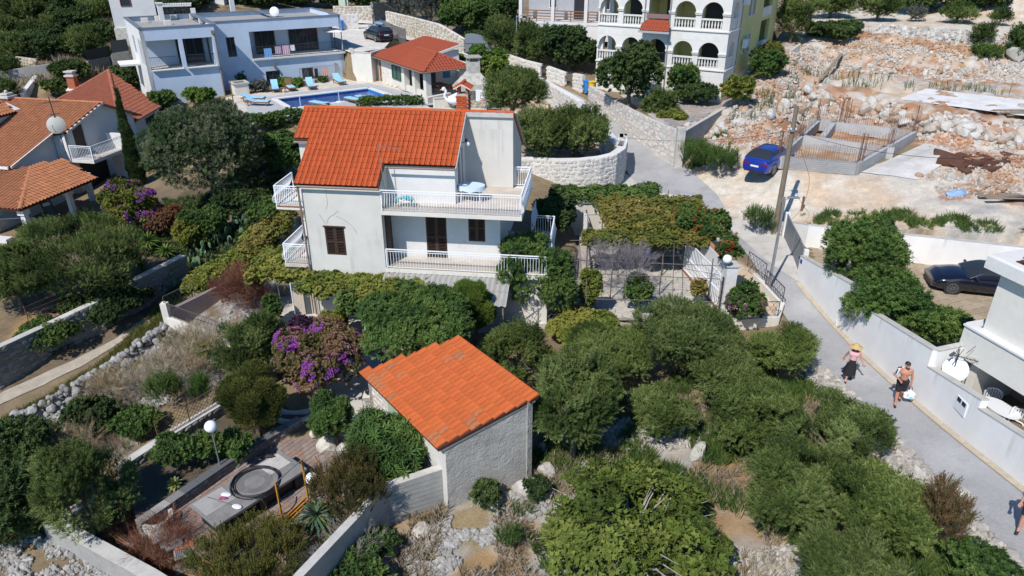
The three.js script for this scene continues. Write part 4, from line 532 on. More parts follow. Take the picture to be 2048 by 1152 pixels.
{
const B=[[-60,812,-2.1,736],[0,782,-1.95,706],[30,764,-1.9,691],[110,711,-1.65,651],[207,664,-1.4,604],[247,634,-1.2,580],[290,607,-.95,555],[372,543,-.4,511]].map(([x,y,h,t])=>{const p=at(x,y,h);return{x:p.x,z:p.z,y:h-.15,t:topOf(p,t)};});
const w=thing('garden_retaining_wall','long grey rubble retaining wall along the grassy path','wall');wallLine(w,B,.35,M.darkConcrete,{cap:M.coping,capH:.04,over:.01});
for(let i=0;i<B.length-1;i++){const n=V(-(B[i+1].z-B[i].z),0,B[i+1].x-B[i].x).normalize(),o=n.clone().multiplyScalar(.175);stoneFace(w,V(B[i].x,B[i].y,B[i].z).add(o),V(B[i+1].x,B[i+1].y,B[i+1].z).add(o),B[i].t,B[i+1].t,n,.34,.22,M.stoneGrey,{seed:60+i,most:50});}settle(w);
struct('path',drape([at(-20,802,-2),at(60,765,-1.9),at(150,718,-1.6),at(240,668,-1.3),at(300,625,-1.05),at(338,598,-.9)],[at(-20,820,-2),at(70,779,-1.9),at(160,729,-1.55),at(247,676,-1.3),at(307,633,-1.05),at(345,604,-.9)],60,3,.02,(x,z)=>gh(x,z)+ .03*fbm2(x*3,z*3)),mat(C.path,{map:'ground',size:2.4,bump:.02,rough:.95}));
const d=thing('dry_stone_wall','tumbled dry stone wall of pale limestone between path and weedy plot','wall'),r=rng(71),L=[[30,862,-1.5],[110,822,-1.4],[185,778,-1.3],[235,746,-1.2],[265,722,-1.1],[300,694,-1.0],[340,668,-.9]].map(([x,y,h])=>at(x,y,h));
const R=resample(L,60);R.forEach((p,i)=>{for(let k=0;k<5;k++){const s=.2+.24*r()**1.5,lay=k<3?0:k===3?1:2;boulder(d,'stone',M.dryStone[Math.floor(r()*6)],p.x +(r()- .5)*(lay===2?.25:.75),gh(p.x,p.z)+ .12+lay*.25 +(r()- .5)*.1,p.z +(r()- .5)*(lay===2?.25:.7),s,r);}});settle(d);
const f=thing('garden_parapet','low ochre parapet wall around the front garden left of the house','wall');const q=[at(340,655,-.6),at(440,690,-.5),at(505,715,-.4)].map((p,i)=>({x:p.x,z:p.z,y:-.7,t:.02}));const g0=at(335,612,-.05),g1=at(470,555,.2),q2=[{x:q[0].x,z:q[0].z,y:-.9,t:.02},...[at(470,578,-.1),at(540,548,0)].map((p)=>({x:p.x,z:p.z,y:-.6,t:.5}))];
wallLine(f,q,.22,M.cream);wallLine(f,[{x:q[0].x,z:q[0].z,y:-.9,t:.3},q2[1],q2[2]],.2,mat([.36,.29,.27],{map:'streak',size:2,rough:.95}));mesh('pillar',box(.3,1.5,.3,q[0].x,.0,q[0].z),M.cream,f);settle(f);
const ir=mat([.1,.085,.075],{rough:.7});
const fence=(label,P,h,gap=.12)=>{const T=thing('wavy_iron_fence',label,'fence');railing(T,P,h,gap,'wavy',ir,{second:false,rail:.016,y0:.05,r:.009});settle(T);return T;};
fence('dark wavy iron fence on the ochre parapet by the weedy plot',[V(q[0].x,.03,q[0].z),V(q[1].x,.03,q[1].z),V(q[2].x,.03,q[2].z)],.75);
fence('short dark wavy iron fence climbing towards the clipped hedge',[V(q[0].x,.32,q[0].z),V(lerp(q[0].x,q2[1].x,.42),.42,lerp(q[0].z,q2[1].z,.42))],.75);
const T=thing('rusty_fence','rusty lattice fence on top of the rubble wall beside the patio garden','fence');{const a=at(318,880,.36),b=at(438,808,.4),rm=mat([.16,.08,.05],{rough:.9});const n=15;const X=(u,v)=>a.clone().lerp(b,u).setY(lerp(a.y,b.y,u)+ .04+v*.72);for(const u of[0,.5,1])mesh('post',bar(X(u,-.1),X(u,1.08),.02),rm,T);mesh('rail',[bar(X(0,1),X(1,1),.014),bar(X(0,0),X(1,0),.014)],rm,T);for(let i=-4;i<n;i++)for(const s of[0,1]){const u0=i/n,u1=(i+4)/ n,c0=clamp(u0,0,1),c1=clamp(u1,0,1),v=(u)=>(s?1 -(u-u0)/(u1-u0):(u-u0)/(u1-u0));if(c1-c0<.02)continue;mesh('lattice_bar',bar(X(c0,v(c0)),X(c1,v(c1)),.007,4),rm,T);}settle(T);}
const wf=thing('wire_fence','sagging rusty wire fence above the retaining wall at the left edge','fence');const wpst=[at(-10,690,-.2),at(60,650,-.1),at(150,612,0),at(215,585,.1)];wpst.forEach((p)=>mesh('post',bar(p,p.clone().setY(p.y+1.0),.02,5),M.rust,wf));for(let i=0;i<3;i++)for(const y of[.2,.45,.7,.95])mesh('wire',bar(wpst[i].clone().setY(wpst[i].y+y),wpst[i+1].clone().setY(wpst[i+1].y+y),.006,4),M.rust,wf);settle(wf);
struct('red_terrace',drape([at(70,612,-.05),at(140,590,0)],[at(88,640,-.1),at(165,612,0)],6,4,.05,(x,z)=>gh(x,z)),mat([.42,.24,.2],{map:'concrete',size:1,rough:.9}));
}
function rayIn(T,px,py){T.updateMatrixWorld(true);const inv=T.matrixWorld.clone().invert();const o=camera.position.clone().applyMatrix4(inv),d=dirOf(px,py).transformDirection(inv);return[o,d];}
const fac=(T,z,px,py)=>{const[o,d]=rayIn(T,px,py),t=(z-o.z)/ d.z;return[o.x+d.x*t,o.y+d.y*t];};
const facX=(T,x,px,py)=>{const[o,d]=rayIn(T,px,py),t=(x-o.x)/ d.x;return[o.z+d.z*t,o.y+d.y*t];};
function tilePlane(parent,P,tw,tl,profile,mats,o={}){
const U=P[1].clone().sub(P[0]).normalize(),N=V(0,0,0).crossVectors(U,P[2].clone().sub(P[0])).normalize();if(N.y<0)N.negate();let S=V(0,0,0).crossVectors(N,U);if(S.y<0)S.negate();
const Q=P.map((p)=>{const d=p.clone().sub(P[0]);return[d.dot(U),d.dot(S)];}),u0=Math.min(...Q.map((q)=>q[0])),u1=Math.max(...Q.map((q)=>q[0])),s1=Math.max(...Q.map((q)=>q[1]));
mesh('roof_deck',slab(P.map((p)=>p.clone().addScaledVector(N,-.02)),N,.1),o.deck??M.tileRedDark[0],parent);parent.updateMatrixWorld(true);
tileRoof(parent,P[0].clone().addScaledVector(U,u0),U,S,u1-u0,s1,Math.max(1,Math.round((u1-u0)/ tw)),Math.max(1,Math.round(s1/tl)),profile,mats,{...o,keep:(u,s)=>inPoly(u+u0,s,Q)});
}
const L3=(T,p)=>{T.updateMatrixWorld(true);return T.worldToLocal(p.clone());};
const winBox=(parent,x0,y0,x1,y1,z,frame=M.darkGrey,o={})=>{const w=new THREE.Group();w.name=o.name??'window';parent.add(w);const f=.07,cx=(x0+x1)/ 2,cy=(y0+y1)/ 2,W=x1-x0,H=y1-y0,n=o.n??1;mesh('frame',[box(W,f,.08,cx,y0+f/2,z),box(W,f,.08,cx,y1-f/2,z),box(f,H-2*f,.08,x0+f/2,cy,z),box(f,H-2*f,.08,x1-f/2,cy,z),...Array.from({length:n-1},(_,i)=>box(f,H-2*f,.075,lerp(x0,x1,(i+1)/ n),cy,z))],frame,w);mesh('pane',box(W-2*f,H-2*f,.02,cx,cy,z-.02),o.pane??M.glass,w);return w;};
{
const yaw=-12*D2R,base=V(-28.6,.1,-46.2),T=thing('white_house','white house at the left edge with weathered orange roof, dormer, porch and satellite dish','house',base,yaw),l=(px,py,h)=>L3(T,at(px,py,h));
const R=l(205,206,5.85),E=l(57,337,3.45),N=l(133,262,4.75);
const xr=R.x,xl=-11,ze=E.z,zr=R.z,he=E.y,hr=R.y,xe=xr-.9,zn=lerp(ze,zr,.52),sl=(hr-he)/(zr-ze),y=(z)=>he+sl*(z-ze);
mesh('gable_wall',[wallX([[-ze+.3,-.6],[-zr,-.6],[-zr,hr-.1],[-ze+.3,y(ze-.3)- .1]].map(([a,b])=>[a,b]),[],xe-.35,.25),wallX([[-zn,-.6],[-zr+3,-.6],[-zr+3,hr-1.2],[-zr,hr-.1],[-zn,y(zn)- .1]],[rect(-zn+.75,2.75,-zn+1.75,4.75)],xr-.3,.25)],M.white,T);
mesh('front_wall',[box(8,he+.5,.25,xe-4.5,he/2-.3,ze-.35),box(.9,y(zn)+ .4,.25,xr-.75,y(zn)/ 2-.3,zn-.12)],M.white,T);
mesh('balcony_door',box(.05,2.0,1.0,xr-.42,3.72,zn-1.25),M.shutter,T);
tilePlane(T,[V(xl,he,ze),V(xe,he,ze),V(xe,y(zn),zn),V(xr,y(zn),zn),V(xr,hr,zr),V(xl,hr,zr)],.27,.36,'pan',M.tileOrange,{seed:3});
mesh('back_roof',slab([V(xl,hr,zr),V(xr,hr,zr),V(xr,hr-1.6,zr-3.6),V(xl,hr-1.6,zr-3.6)],V(0,1,0),.12),M.tileOrange[1],T);
ridgeTiles(T,V(xl,hr,zr),V(xr+.05,hr,zr),M.tileOrange,5,1.15);
for(let i=0;i<9;i++){const t=(i+.5)/ 9;mesh('verge_tile',box(.16,.05,.42,xr-.05,y(lerp(zn,zr,t))+ .09,lerp(zn,zr,t),0,-Math.atan(-sl)),M.tileOrange[i % 5],T);}
mesh('eave_fascia',[box(7.9,.16,.12,xe-4.1,he-.06,ze+.06),beam(V(xe+.02,he-.02,ze),V(xe+.02,y(zn)- .02,zn),.08,.14),beam(V(xr+.02,y(zn)- .02,zn),V(xr+.02,hr-.02,zr),.08,.14)],M.white,T);
{const D=new THREE.Group();D.name='dormer';D.position.set(xr-6.6,y(ze-3.2),ze-3.2);T.add(D);mesh('dormer_wall',[extrude([[-1.0,-.2],[1.0,-.2],[1.0,1.05],[0,1.45],[-1.0,1.05]],3.2).translate(0,0,-3.2)],M.white,D);mesh('dormer_shutter',box(1.2,.7,.05,.1,.5,.03),M.redShutter,D);const rs=Math.atan(.4);for(const s of[-1,1]){const P=[V(s*1.25,.98,.35),V(s*1.25,.98,-2.6),V(0,1.5,-2.9),V(0,1.5,.35)];if(s>0)tilePlane(D,P,.26,.34,'pan',M.tileOrange,{seed:13});else mesh('dormer_roof',slab(P,V(0,1,0),.1),M.tileOrange[0],D);}ridgeTiles(D,V(0,1.52,-2.9),V(0,1.52,.45),M.tileOrange,3,1.1);}
{const c=new THREE.Group();c.name='chimney';const p=l(20,210,5.4);c.position.set(p.x,p.y-.4,p.z);T.add(c);mesh('stack',box(.65,.9,.65,0,.45,0),M.brick,c);mesh('cap',[rbox(.9,.18,.9,.03,0,1.0,0),rbox(.6,.14,.6,.03,0,1.2,0),ball(.12,0,1.36,0,8)],M.coping,c);mesh('flashing',box(1.1,.06,1.1,0,.12,.1,0,.3),M.white,c);}
const bx=xr-.3,b0=zn-.1;mesh('balcony_slab',box(1.75,.2,3.1,bx+.87,2.62,b0-1.5),M.white,T);mesh('balcony_floor',box(1.65,.02,3.0,bx+.87,2.73,b0-1.5),M.slabFloor,T);
const rr=new THREE.Group();rr.name='balcony_railing';T.add(rr);railing(rr,[V(bx+.05,2.72,b0),V(bx+1.7,2.72,b0),V(bx+1.7,2.72,b0-2.95)],.95,.13,'straight',M.rail,{r:.016});mesh('balcony_end_wall',box(1.2,3.4,.2,bx+1.1,2.1,b0-3.1),M.white,T);mesh('balcony_pillar',box(.22,2.6,.22,bx+1.55,1.2,b0-2.9),M.white,T);
mesh('garage_opening',box(.05,2.2,2.4,bx+.05,1.2,b0-1.7),M.dark,T);
const K=l(40,420,2.35),K2=l(194,357,2.35),T1=l(62,336,3.3),T2=l(126,317,3.3),K3=l(-60,412,2.35),T0=l(-60,338,3.3);K2.y=K.y;K3.y=K.y;T1.y=T2.y=T0.y;
tilePlane(T,[K,K2,T2,T1],.27,.35,'pan',M.tileOrange,{seed:23,most:300});tilePlane(T,[K3,K,T1,T0],.27,.35,'pan',M.tileOrange,{seed:24,most:100});ridgeTiles(T,K.clone(),T1.clone(),M.tileOrange,25,1.25);
for(const[px,py]of[[66,484],[152,441],[187,406]]){const p=l(px,py,.15);mesh('porch_column',[box(.28,K.y-p.y-.1,.28,p.x,(K.y+p.y)/ 2-.05,p.z),box(.46,.34,.46,p.x,K.y-.3,p.z)],M.white,T);}
{const a=l(66,484,.1),b=l(187,406,.1);mesh('porch_back_wall',box(.2,2.2,7,a.x-3.2,1.1,(a.z+b.z)/ 2),M.white,T);mesh('porch_floor',box(3.2,.15,8,a.x-1.5,a.y-.08,(a.z+b.z)/ 2),M.paleConcrete,T);mesh('porch_beam',beam(V(a.x,K.y-.12,a.z),V(b.x,K.y-.12,b.z),.2,.2),M.white,T);
stoneFace(T,V(a.x-2.8,-.9,a.z+.42),V(a.x+.3,-.9,a.z+.42),a.y-.05,a.y-.05,V(0,0,1),.3,.22,M.stoneCream,{seed:81});mesh('terrace_wall',box(6.2,1.0,.3,a.x-2.8,a.y-.55,a.z+.25),M.cream,T);mesh('planter_box',box(1.6,.45,.5,a.x-1.9,a.y+.1,a.z+.45),M.white,T);}
const dp=at(115,248,5.75),dish=thing('satellite_dish','large off-white satellite dish with aerial mast on the orange roof of the left house','satellite dish',V(dp.x,4.45,dp.z));const dd=new THREE.SphereGeometry(1.1,28,10,0,Math.PI*2,0,.52).rotateX(Math.PI/2).translate(0,0,-1.02);const DG=new THREE.Group();DG.name='dish_head';DG.position.set(0,1.3,.2);DG.rotation.set(-.35,.25,0);dish.add(DG);mesh('reflector',dd,mat([.42,.415,.38],{rough:.7,map:'plaster',size:.8}),DG);mesh('feed_arm',[bar(V(0,-.5,0),V(0,-.15,.62),.015),cyl(.03,.04,.1,0,-.2,.6,8)],M.galv,DG);mesh('mast',[bar(V(0,-.6,0),V(-.05,3.0,.05),.03)],M.iron,dish);mesh('aerial',[bar(V(-.6,2.6,0),V(.7,2.75,.2),.014),...[0,1,2,3,4,5,6].map((i)=>bar(V(-.5+i*.18,2.62+i*.02,-.3),V(-.5+i*.18,2.62+i*.02,.4),.008,4)),bar(V(-.3,1.9,.1),V(.25,1.95,-.1),.03)],M.iron,dish);
const chr=(px,py,h,label,m,yaw)=>{const o=thing('garden_chair',label,'chair',at(px,py,h),yaw);mesh('seat',Array.from({length:5},(_,i)=>box(.46,.02,.075,0,.42,-.18+i*.09)),m,o);mesh('backrest',Array.from({length:6},(_,i)=>box(.46,.075,.02,0,.5+i*.09,-.24-i*.03)),m,o);for(const[x,z]of[[-.21,.2],[.21,.2],[-.21,-.22],[.21,-.22]])mesh('leg',box(.04,.42,.04,x,.21,z),m,o);return o;};
chr(72,470,.25,'pale slatted wooden chair beside the front porch column',mat([.5,.46,.4],{map:'wood',size:.5}),.6);
{const p=at(105,440,.25),o=thing('deck_chair','dark folding deck chair leaning against the porch wall','chair',p,.9);mesh('chair_frame',[bar(V(-.3,0,.4),V(-.3,1.2,-.4),.025),bar(V(.3,0,.4),V(.3,1.2,-.4),.025),bar(V(-.28,0,-.45),V(-.28,.7,.35),.025),bar(V(.28,0,-.45),V(.28,.7,.35),.025)],M.iron,o);mesh('sling',slab([V(-.28,.35,.15),V(.28,.35,.15),V(.28,1.15,-.37),V(-.28,1.15,-.37)],V(0,.6,.8),.02),M.darkGrey,o);mesh('head_cushion',rbox(.42,.22,.08,.03,0,1.0,-.24),M.white,o);}
{const p=at(30,455,.25),o=thing('porch_table','white table with cloth under the porch at the left edge','table',p,.2);mesh('tabletop',rbox(1.5,.05,.9,.02,0,.74,0),M.plastic,o);for(const[x,z]of[[-.65,-.35],[.65,-.35],[-.65,.35],[.65,.35]])mesh('leg',bar(V(x,0,z),V(x,.72,z),.03),M.plastic,o);}
}
{
const T=thing('hipped_house','neighbouring white house with salmon hipped tile roof behind the white house','house',V(-31,1.5,-54),0),l=(px,py,h)=>L3(T,at(px,py,h)),A=l(217,141,6.2),Cn=l(244,259,3.7),F=l(323,213,3.7),Lf=l(40,232,4.1);Lf.y=Cn.y;F.y=Cn.y;
const Fl=F.clone().add(Lf).sub(Cn);
tilePlane(T,[Cn,F,A],.24,.34,'wave',M.tileSalmon,{seed:33});tilePlane(T,[Lf,Cn,A],.24,.34,'pan',M.tileSalmon,{seed:34});mesh('back_roof',[slab([F,Fl,A],V(0,1,0),.1),slab([Fl,Lf,A],V(0,1,0),.1)],M.tileSalmon[1],T);ridgeTiles(T,Cn,A,M.tileSalmon,35,1.3);ridgeTiles(T,Lf,A,M.tileSalmon,36,1.2);
const W=[Cn,F,Fl,Lf].map((p)=>p.clone().lerp(A,.08));for(let i=0;i<4;i++){const a=W[i],b=W[(i+1)% 4];mesh('wall',slab([V(a.x,Cn.y,a.z),V(b.x,Cn.y,b.z),V(b.x,-1,b.z),V(a.x,-1,a.z)],V(0,0,1),.02),M.white,T);}
const g=Cn.clone().lerp(A,.06),q=F.clone().lerp(A,.06);mesh('gutter',bar(V(Cn.x,Cn.y-.05,Cn.z),V(F.x,F.y-.05,F.z),.06,8),M.galv,T);mesh('dark_opening',beam(V(lerp(W[0].x,W[1].x,.6)+ .03,Cn.y-1.3,lerp(W[0].z,W[1].z,.6)+ .03),V(lerp(W[0].x,W[1].x,.95)+ .03,Cn.y-1.3,lerp(W[0].z,W[1].z,.95)+ .03),.05,1.8),M.dark,T);
{const c=new THREE.Group();c.name='chimney';const p=l(146,166,5.5);c.position.set(p.x,p.y-.5,p.z);T.add(c);mesh('stack',box(.6,1.1,.6,0,.5,0),M.brick,c);mesh('cap',[rbox(.8,.16,.8,.03,0,1.1,0),box(.5,.2,.5,0,1.26,0),rbox(.75,.12,.75,.03,0,1.42,0)],M.coping,c);mesh('flashing',box(.9,.08,.9,0,.1,.1,0,.3),M.white,c);}
mesh('lean_to',[beam(at(272,290,2.6).sub(T.position),at(308,285,2.6).sub(T.position),2,.1)],M.gutter,T);
const w=thing('stepped_white_wall','white rendered garden wall stepping down behind the left houses','wall');wallLine(w,[[47,198,3.9,188],[78,165,4.3,150],[82,160,4.3,143],[116,145,4.6,128]].map(([x,y,h,t])=>{const p=at(x,y,h);return{x:p.x,z:p.z,y:h-.6,t:topOf(p,t)};}),.28,M.white,{cap:M.white,capH:.08});settle(w);
const w2=thing('board_wall','grey board-marked concrete wall behind the white stepped wall','wall');wallLine(w2,[[-20,170,4.4,146],[110,150,4.9,127]].map(([x,y,h,t])=>{const p=at(x,y,h);return{x:p.x,z:p.z,y:h-.6,t:topOf(p,t)};}),.25,M.concrete);settle(w2);
const w3=thing('stone_terrace_wall','low stone terrace wall in the scrub at the upper left','wall');const s=[[-20,118,5.6,106],[75,130,5.4,118]].map(([x,y,h,t])=>{const p=at(x,y,h);return{x:p.x,z:p.z,y:h-.3,t:topOf(p,t)};});wallLine(w3,s,.3,M.stoneCream[0]);stoneFace(w3,V(s[0].x,s[0].y,s[0].z+.16),V(s[1].x,s[1].y,s[1].z+.16),s[0].t,s[1].t,V(0,0,1),.5,.3,M.stoneCream,{seed:90});settle(w3);
const w4=thing('dark_fence','black mesh fence on a stone wall left of the blue house','fence');const f=[[178,138,5,100],[226,128,5,92],[230,126,5.2,82],[262,120,5.4,78]].map(([x,y,h,t])=>{const p=at(x,y,h);return{x:p.x,z:p.z,y:h-.6,t:topOf(p,t)};});wallLine(w4,f.map((p)=>({...p,t:lerp(p.y+.6,p.t,.45)})),.25,M.stoneGrey[2]);for(let i=0;i<3;i +=2)mesh('screen',slab([V(f[i].x,lerp(f[i].y+.6,f[i].t,.45),f[i].z),V(f[i+1].x,lerp(f[i+1].y+.6,f[i+1].t,.45),f[i+1].z),V(f[i+1].x,f[i+1].t,f[i+1].z),V(f[i].x,f[i].t,f[i].z)],V(0,0,1),.03),M.black,w4);settle(w4);
}
const BY=32*D2R,BP=at(307,193,4.15).setY(DECK_H),blue=thing('modern_villa','pale blue flat-roofed modern villa with loggia and terrace above the pool','house',BP,BY);
{
const T=blue,W=5.8,W2=17.7,Z2=-1.9,Dp=-10.4,fl=2.45,op=4.79,tp=5.76;
const c0=fac(T,0,300,85)[0];
const P=(px,py)=>fac(T,0,px,py),p1=P(358,84)[0],p2=P(366,84)[0];
mesh('front_wall',[wallZ(rect(0,-.8,W,tp),[rect(.3,fl,p1-.05,op),rect(p1+.28,fl,W-.3,op)],0,.3)],M.blue,T);
mesh('left_wall',wallX([[0,-.8],[-Dp,-.8],[-Dp,tp],[0,tp]],[rect(.35,fl+.2,1.3,op),rect(1.6,fl+.2,2.6,op),rect(5.2,fl+.7,6.6,op-.1)],.3,.3),M.white,T);
winBox(T,0,0,.01,.01,-20);T.remove(T.children[T.children.length-1]);
mesh('side_window',[box(.04,op-fl-.3,1.2,.1,fl+1.25,-5.9)],M.glass,T);mesh('side_balcony',[box(1.6,.15,2.6,-.8,fl-.1,-6)],M.white,T);
mesh('right_return_wall',wallX([[.3,-.8],[-Z2,-.8],[-Z2,tp],[.3,tp]],[],W,.3),M.blue,T);
mesh('loggia_back',[box(W-.6,op-fl,.1,W/2,(op+fl)/ 2,-2.6)],M.blue,T);mesh('loggia_floor',[box(W-.6,.15,2.4,W/2,fl-.08,-1.4),box(W-.6,.1,2.4,W/2,op+.06,-1.5)],M.paleConcrete,T);mesh('sill',[box(p1-.35,.08,.4,(.3+p1)/ 2,fl-.02,.04),box(W-p1-.5,.08,.4,(p1+W)/ 2,fl-.02,.04)],M.white,T);
winBox(T,2.9,fl,5.1,op-.1,-2.5,M.iron,{n:3,name:'sliding_door'});
const rr=new THREE.Group();rr.name='loggia_railing';T.add(rr);railing(rr,[V(.3,fl,-.12),V(p1-.05,fl,-.12)],1.0,.12,'straight',M.iron,{second:false,r:.012,posts:false});const rq=new THREE.Group();rq.name='loggia_railing';T.add(rq);railing(rq,[V(p1+.28,fl,-.12),V(W-.3,fl,-.12)],1.0,.12,'straight',M.iron,{second:false,r:.012,posts:false});
mesh('downpipe',[bar(V(W-.06,op+.3,.08),V(W-.06,-.2,.08),.06,8),box(.3,.25,.2,W-.15,op+.4,.1)],M.gutter,T);
const Q=(px,py)=>fac(T,Z2,px,py);const w0=Q(451,75),w1=Q(475,113),t0=Q(506,120),t1=Q(668,104),l0=Q(531,143),l1=Q(564,175),k0=Q(603,136),k1=Q(629,159);
mesh('main_wall',[wallZ(rect(W,-.8,W2,tp),[rect(w0[0],w1[1],w1[0],w0[1]),rect(t0[0],fl+.02,W2-.01,op),rect(l0[0],0,l1[0],l0[1]),rect(k0[0],k1[1],k1[0],k0[1])],Z2,.3)],M.blue,T);
winBox(T,w0[0],w1[1],w1[0],w0[1],Z2-.12,M.iron,{n:2});winBox(T,l0[0],0,l1[0],l0[1],Z2-.12,M.iron,{n:2});winBox(T,k0[0],k1[1],k1[0],k0[1],Z2-.12,M.iron,{n:2});
mesh('terrace_back',[wallZ(rect(t0[0]- .3,fl,W2,op+.1),[],Z2-2.6,.2)],M.blue,T);mesh('terrace_side',box(.2,op-fl,2.4,t0[0]- .1,(op+fl)/ 2,Z2-1.4),M.blue,T);
const B1=fac(T,Z2-2.6,507,66),B2=fac(T,Z2-2.6,552,96),B3=fac(T,Z2-2.6,575,58),B4=fac(T,Z2-2.6,636,86);
winBox(T,B1[0],fl,B2[0],fl+2.1,Z2-2.52,M.iron,{n:3,name:'sliding_door'});winBox(T,B3[0],fl,B4[0],fl+2.1,Z2-2.52,M.iron,{n:4,name:'sliding_door'});
mesh('terrace_slab',[box(W2-t0[0]+ .1,.16,2.9,(W2+t0[0])/ 2+.05,fl-.06,Z2-1.2)],M.white,T);mesh('terrace_ceiling',box(W2-t0[0]+ .3,.1,2.6,(W2+t0[0])/ 2,op+.05,Z2-1.5),M.white,T);
const r2=new THREE.Group();r2.name='terrace_railing';T.add(r2);railing(r2,[V(t0[0],fl+.02,Z2+.12),V(W2,fl+.02,Z2+.12),V(W2,fl+.02,Z2-2.4)],1.0,.13,'straight',M.iron,{second:false,r:.011});
mesh('end_wall',wallX([[-Z2,-.8],[-Dp,-.8],[-Dp,tp],[-Z2+2.6,tp],[-Z2+2.6,fl-.1],[-Z2,fl-.1]],[],W2,.3),M.blue,T);mesh('back_wall',box(W2,tp+.8,.3,W2/2,tp/2-.4,Dp),M.blue,T);
mesh('roof_slab',[box(W-.3,.12,-Dp-.4,W/2,tp-.42,Dp/2),box(W2-W-.3,.12,-Dp-2.2,(W+W2)/ 2,tp-.42,Dp/2+Z2/2)],M.concrete,T);mesh('main_fascia',wallX([[-Z2,op],[-Dp,op],[-Dp,tp],[-Z2,tp]],[],W2,.2),M.blue,T);
mesh('parapet_capping',[box(W+.1,.06,.38,W/2,tp+.03,-.12),box(.38,.06,-Dp,.12,tp+.03,Dp/2),box(.5,.06,-Dp-.1,W+.1,tp+.032,Dp/2),box(W2-W,.06,.38,(W+W2)/ 2,tp+.03,Z2-.12),box(W2,.06,.38,W2/2,tp+.03,Dp+.1),box(.38,.06,-Dp+Z2,W2-.1,tp+.031,Dp/2+Z2/2),box(.38,.06,3.5,12.2,tp+.033,Dp+1.9)],mat([.16,.17,.2],{rough:.5}),T);
for(const[px,py]of[[290,45],[317,41],[348,39],[386,37],[405,46],[336,50]]){const p=L3(T,at(px,py,BP.y+tp-.35));mesh('roof_vent',box(.55,.4,.4,p.x,tp-.15,p.z),M.cream,T);}
for(const[px,py,h]of[[467,28,1.5],[325,42,1.3]]){const p=L3(T,at(px,py,BP.y+tp-.35));mesh('chimney',[box(.42,h+.3,.42,p.x,tp-.3+h/2,p.z),box(.56,.12,.56,p.x,tp+h-.1,p.z)],M.white,T);}
mesh('wall_lamp',box(.2,.5,.2,l1[0]- .4,l0[1]+ .35,Z2+.15,0,0,.5),M.gutter,T);
const dp=at(549,33,BP.y+tp-.3),d=thing('roof_dish','white satellite dish on the flat roof of the blue villa','satellite dish',dp);mesh('reflector',new THREE.SphereGeometry(.8,20,8,0,7,0,.62).rotateX(Math.PI/2).translate(0,.45,-.65).rotateX(-.3),M.plastic,d);mesh('stand',[bar(V(0,0,0),V(0,.5,-.1),.04),box(.5,.05,.5,0,.02,0)],M.galv,d);
const tw=(px0,px1,y0,y1,c,label,plane=Z2+.16)=>{const a=fac(T,plane,px0,y0),b=fac(T,plane,px1,y1);const o=thing('hanging_towel',label,'towel',T.localToWorld(V((a[0]+ b[0])/ 2,b[1],plane)),BY);const w=b[0]- a[0],h=a[1]- b[1],G=[];const f=(u,v)=>V((u-.5)*w,v*h,.03+.025*Math.sin(u*19)*(1-v));for(let i=0;i<10;i++)for(let j=0;j<2;j++)G.push(f(i/10,j/2),f((i+1)/ 10,j/2),f((i+1)/ 10,(j+1)/ 2),f(i/10,j/2),f((i+1)/ 10,(j+1)/ 2),f(i/10,(j+1)/ 2));mesh('cloth',tri(G),mat(c,{rough:.95,map:'plaster',size:.5}),o);mesh('peg',[box(.03,.06,.05,-w*.3,h,.02),box(.03,.06,.05,w*.3,h,.02)],M.wood,o);};
tw(527,545,97,116,[.2,.42,.75],'blue patterned towel on the villa terrace railing');tw(549,563,93,107,[.55,.4,.5],'mauve towel second on the villa terrace railing');tw(564,580,91,107,[.75,.45,.55],'pink towel third on the villa terrace railing');tw(580,590,90,101,[.85,.85,.85],'white towel at the end of the row on the terrace railing');
const g=new THREE.Group();g.name='light_well_railing';T.add(g);const a=fac(T,Z2+1.0,601,160),b=fac(T,Z2+1.0,678,148);railing(g,[V(a[0],a[1],Z2+1.0),V(b[0],a[1]+ .05,Z2+1.0),V(b[0],a[1]+ .1,Z2)],1.05,.13,'straight',M.galv,{second:false,r:.012});
tw(618,626,137,156,[.02,.02,.025],'black garment on the lower villa railing beside the window',Z2+1.05);tw(628,637,137,157,[.025,.025,.03],'black trousers on the lower villa railing',Z2+1.05);tw(643,657,136,150,[.75,.42,.36],'salmon towel on the lower villa railing',Z2+1.05);
}
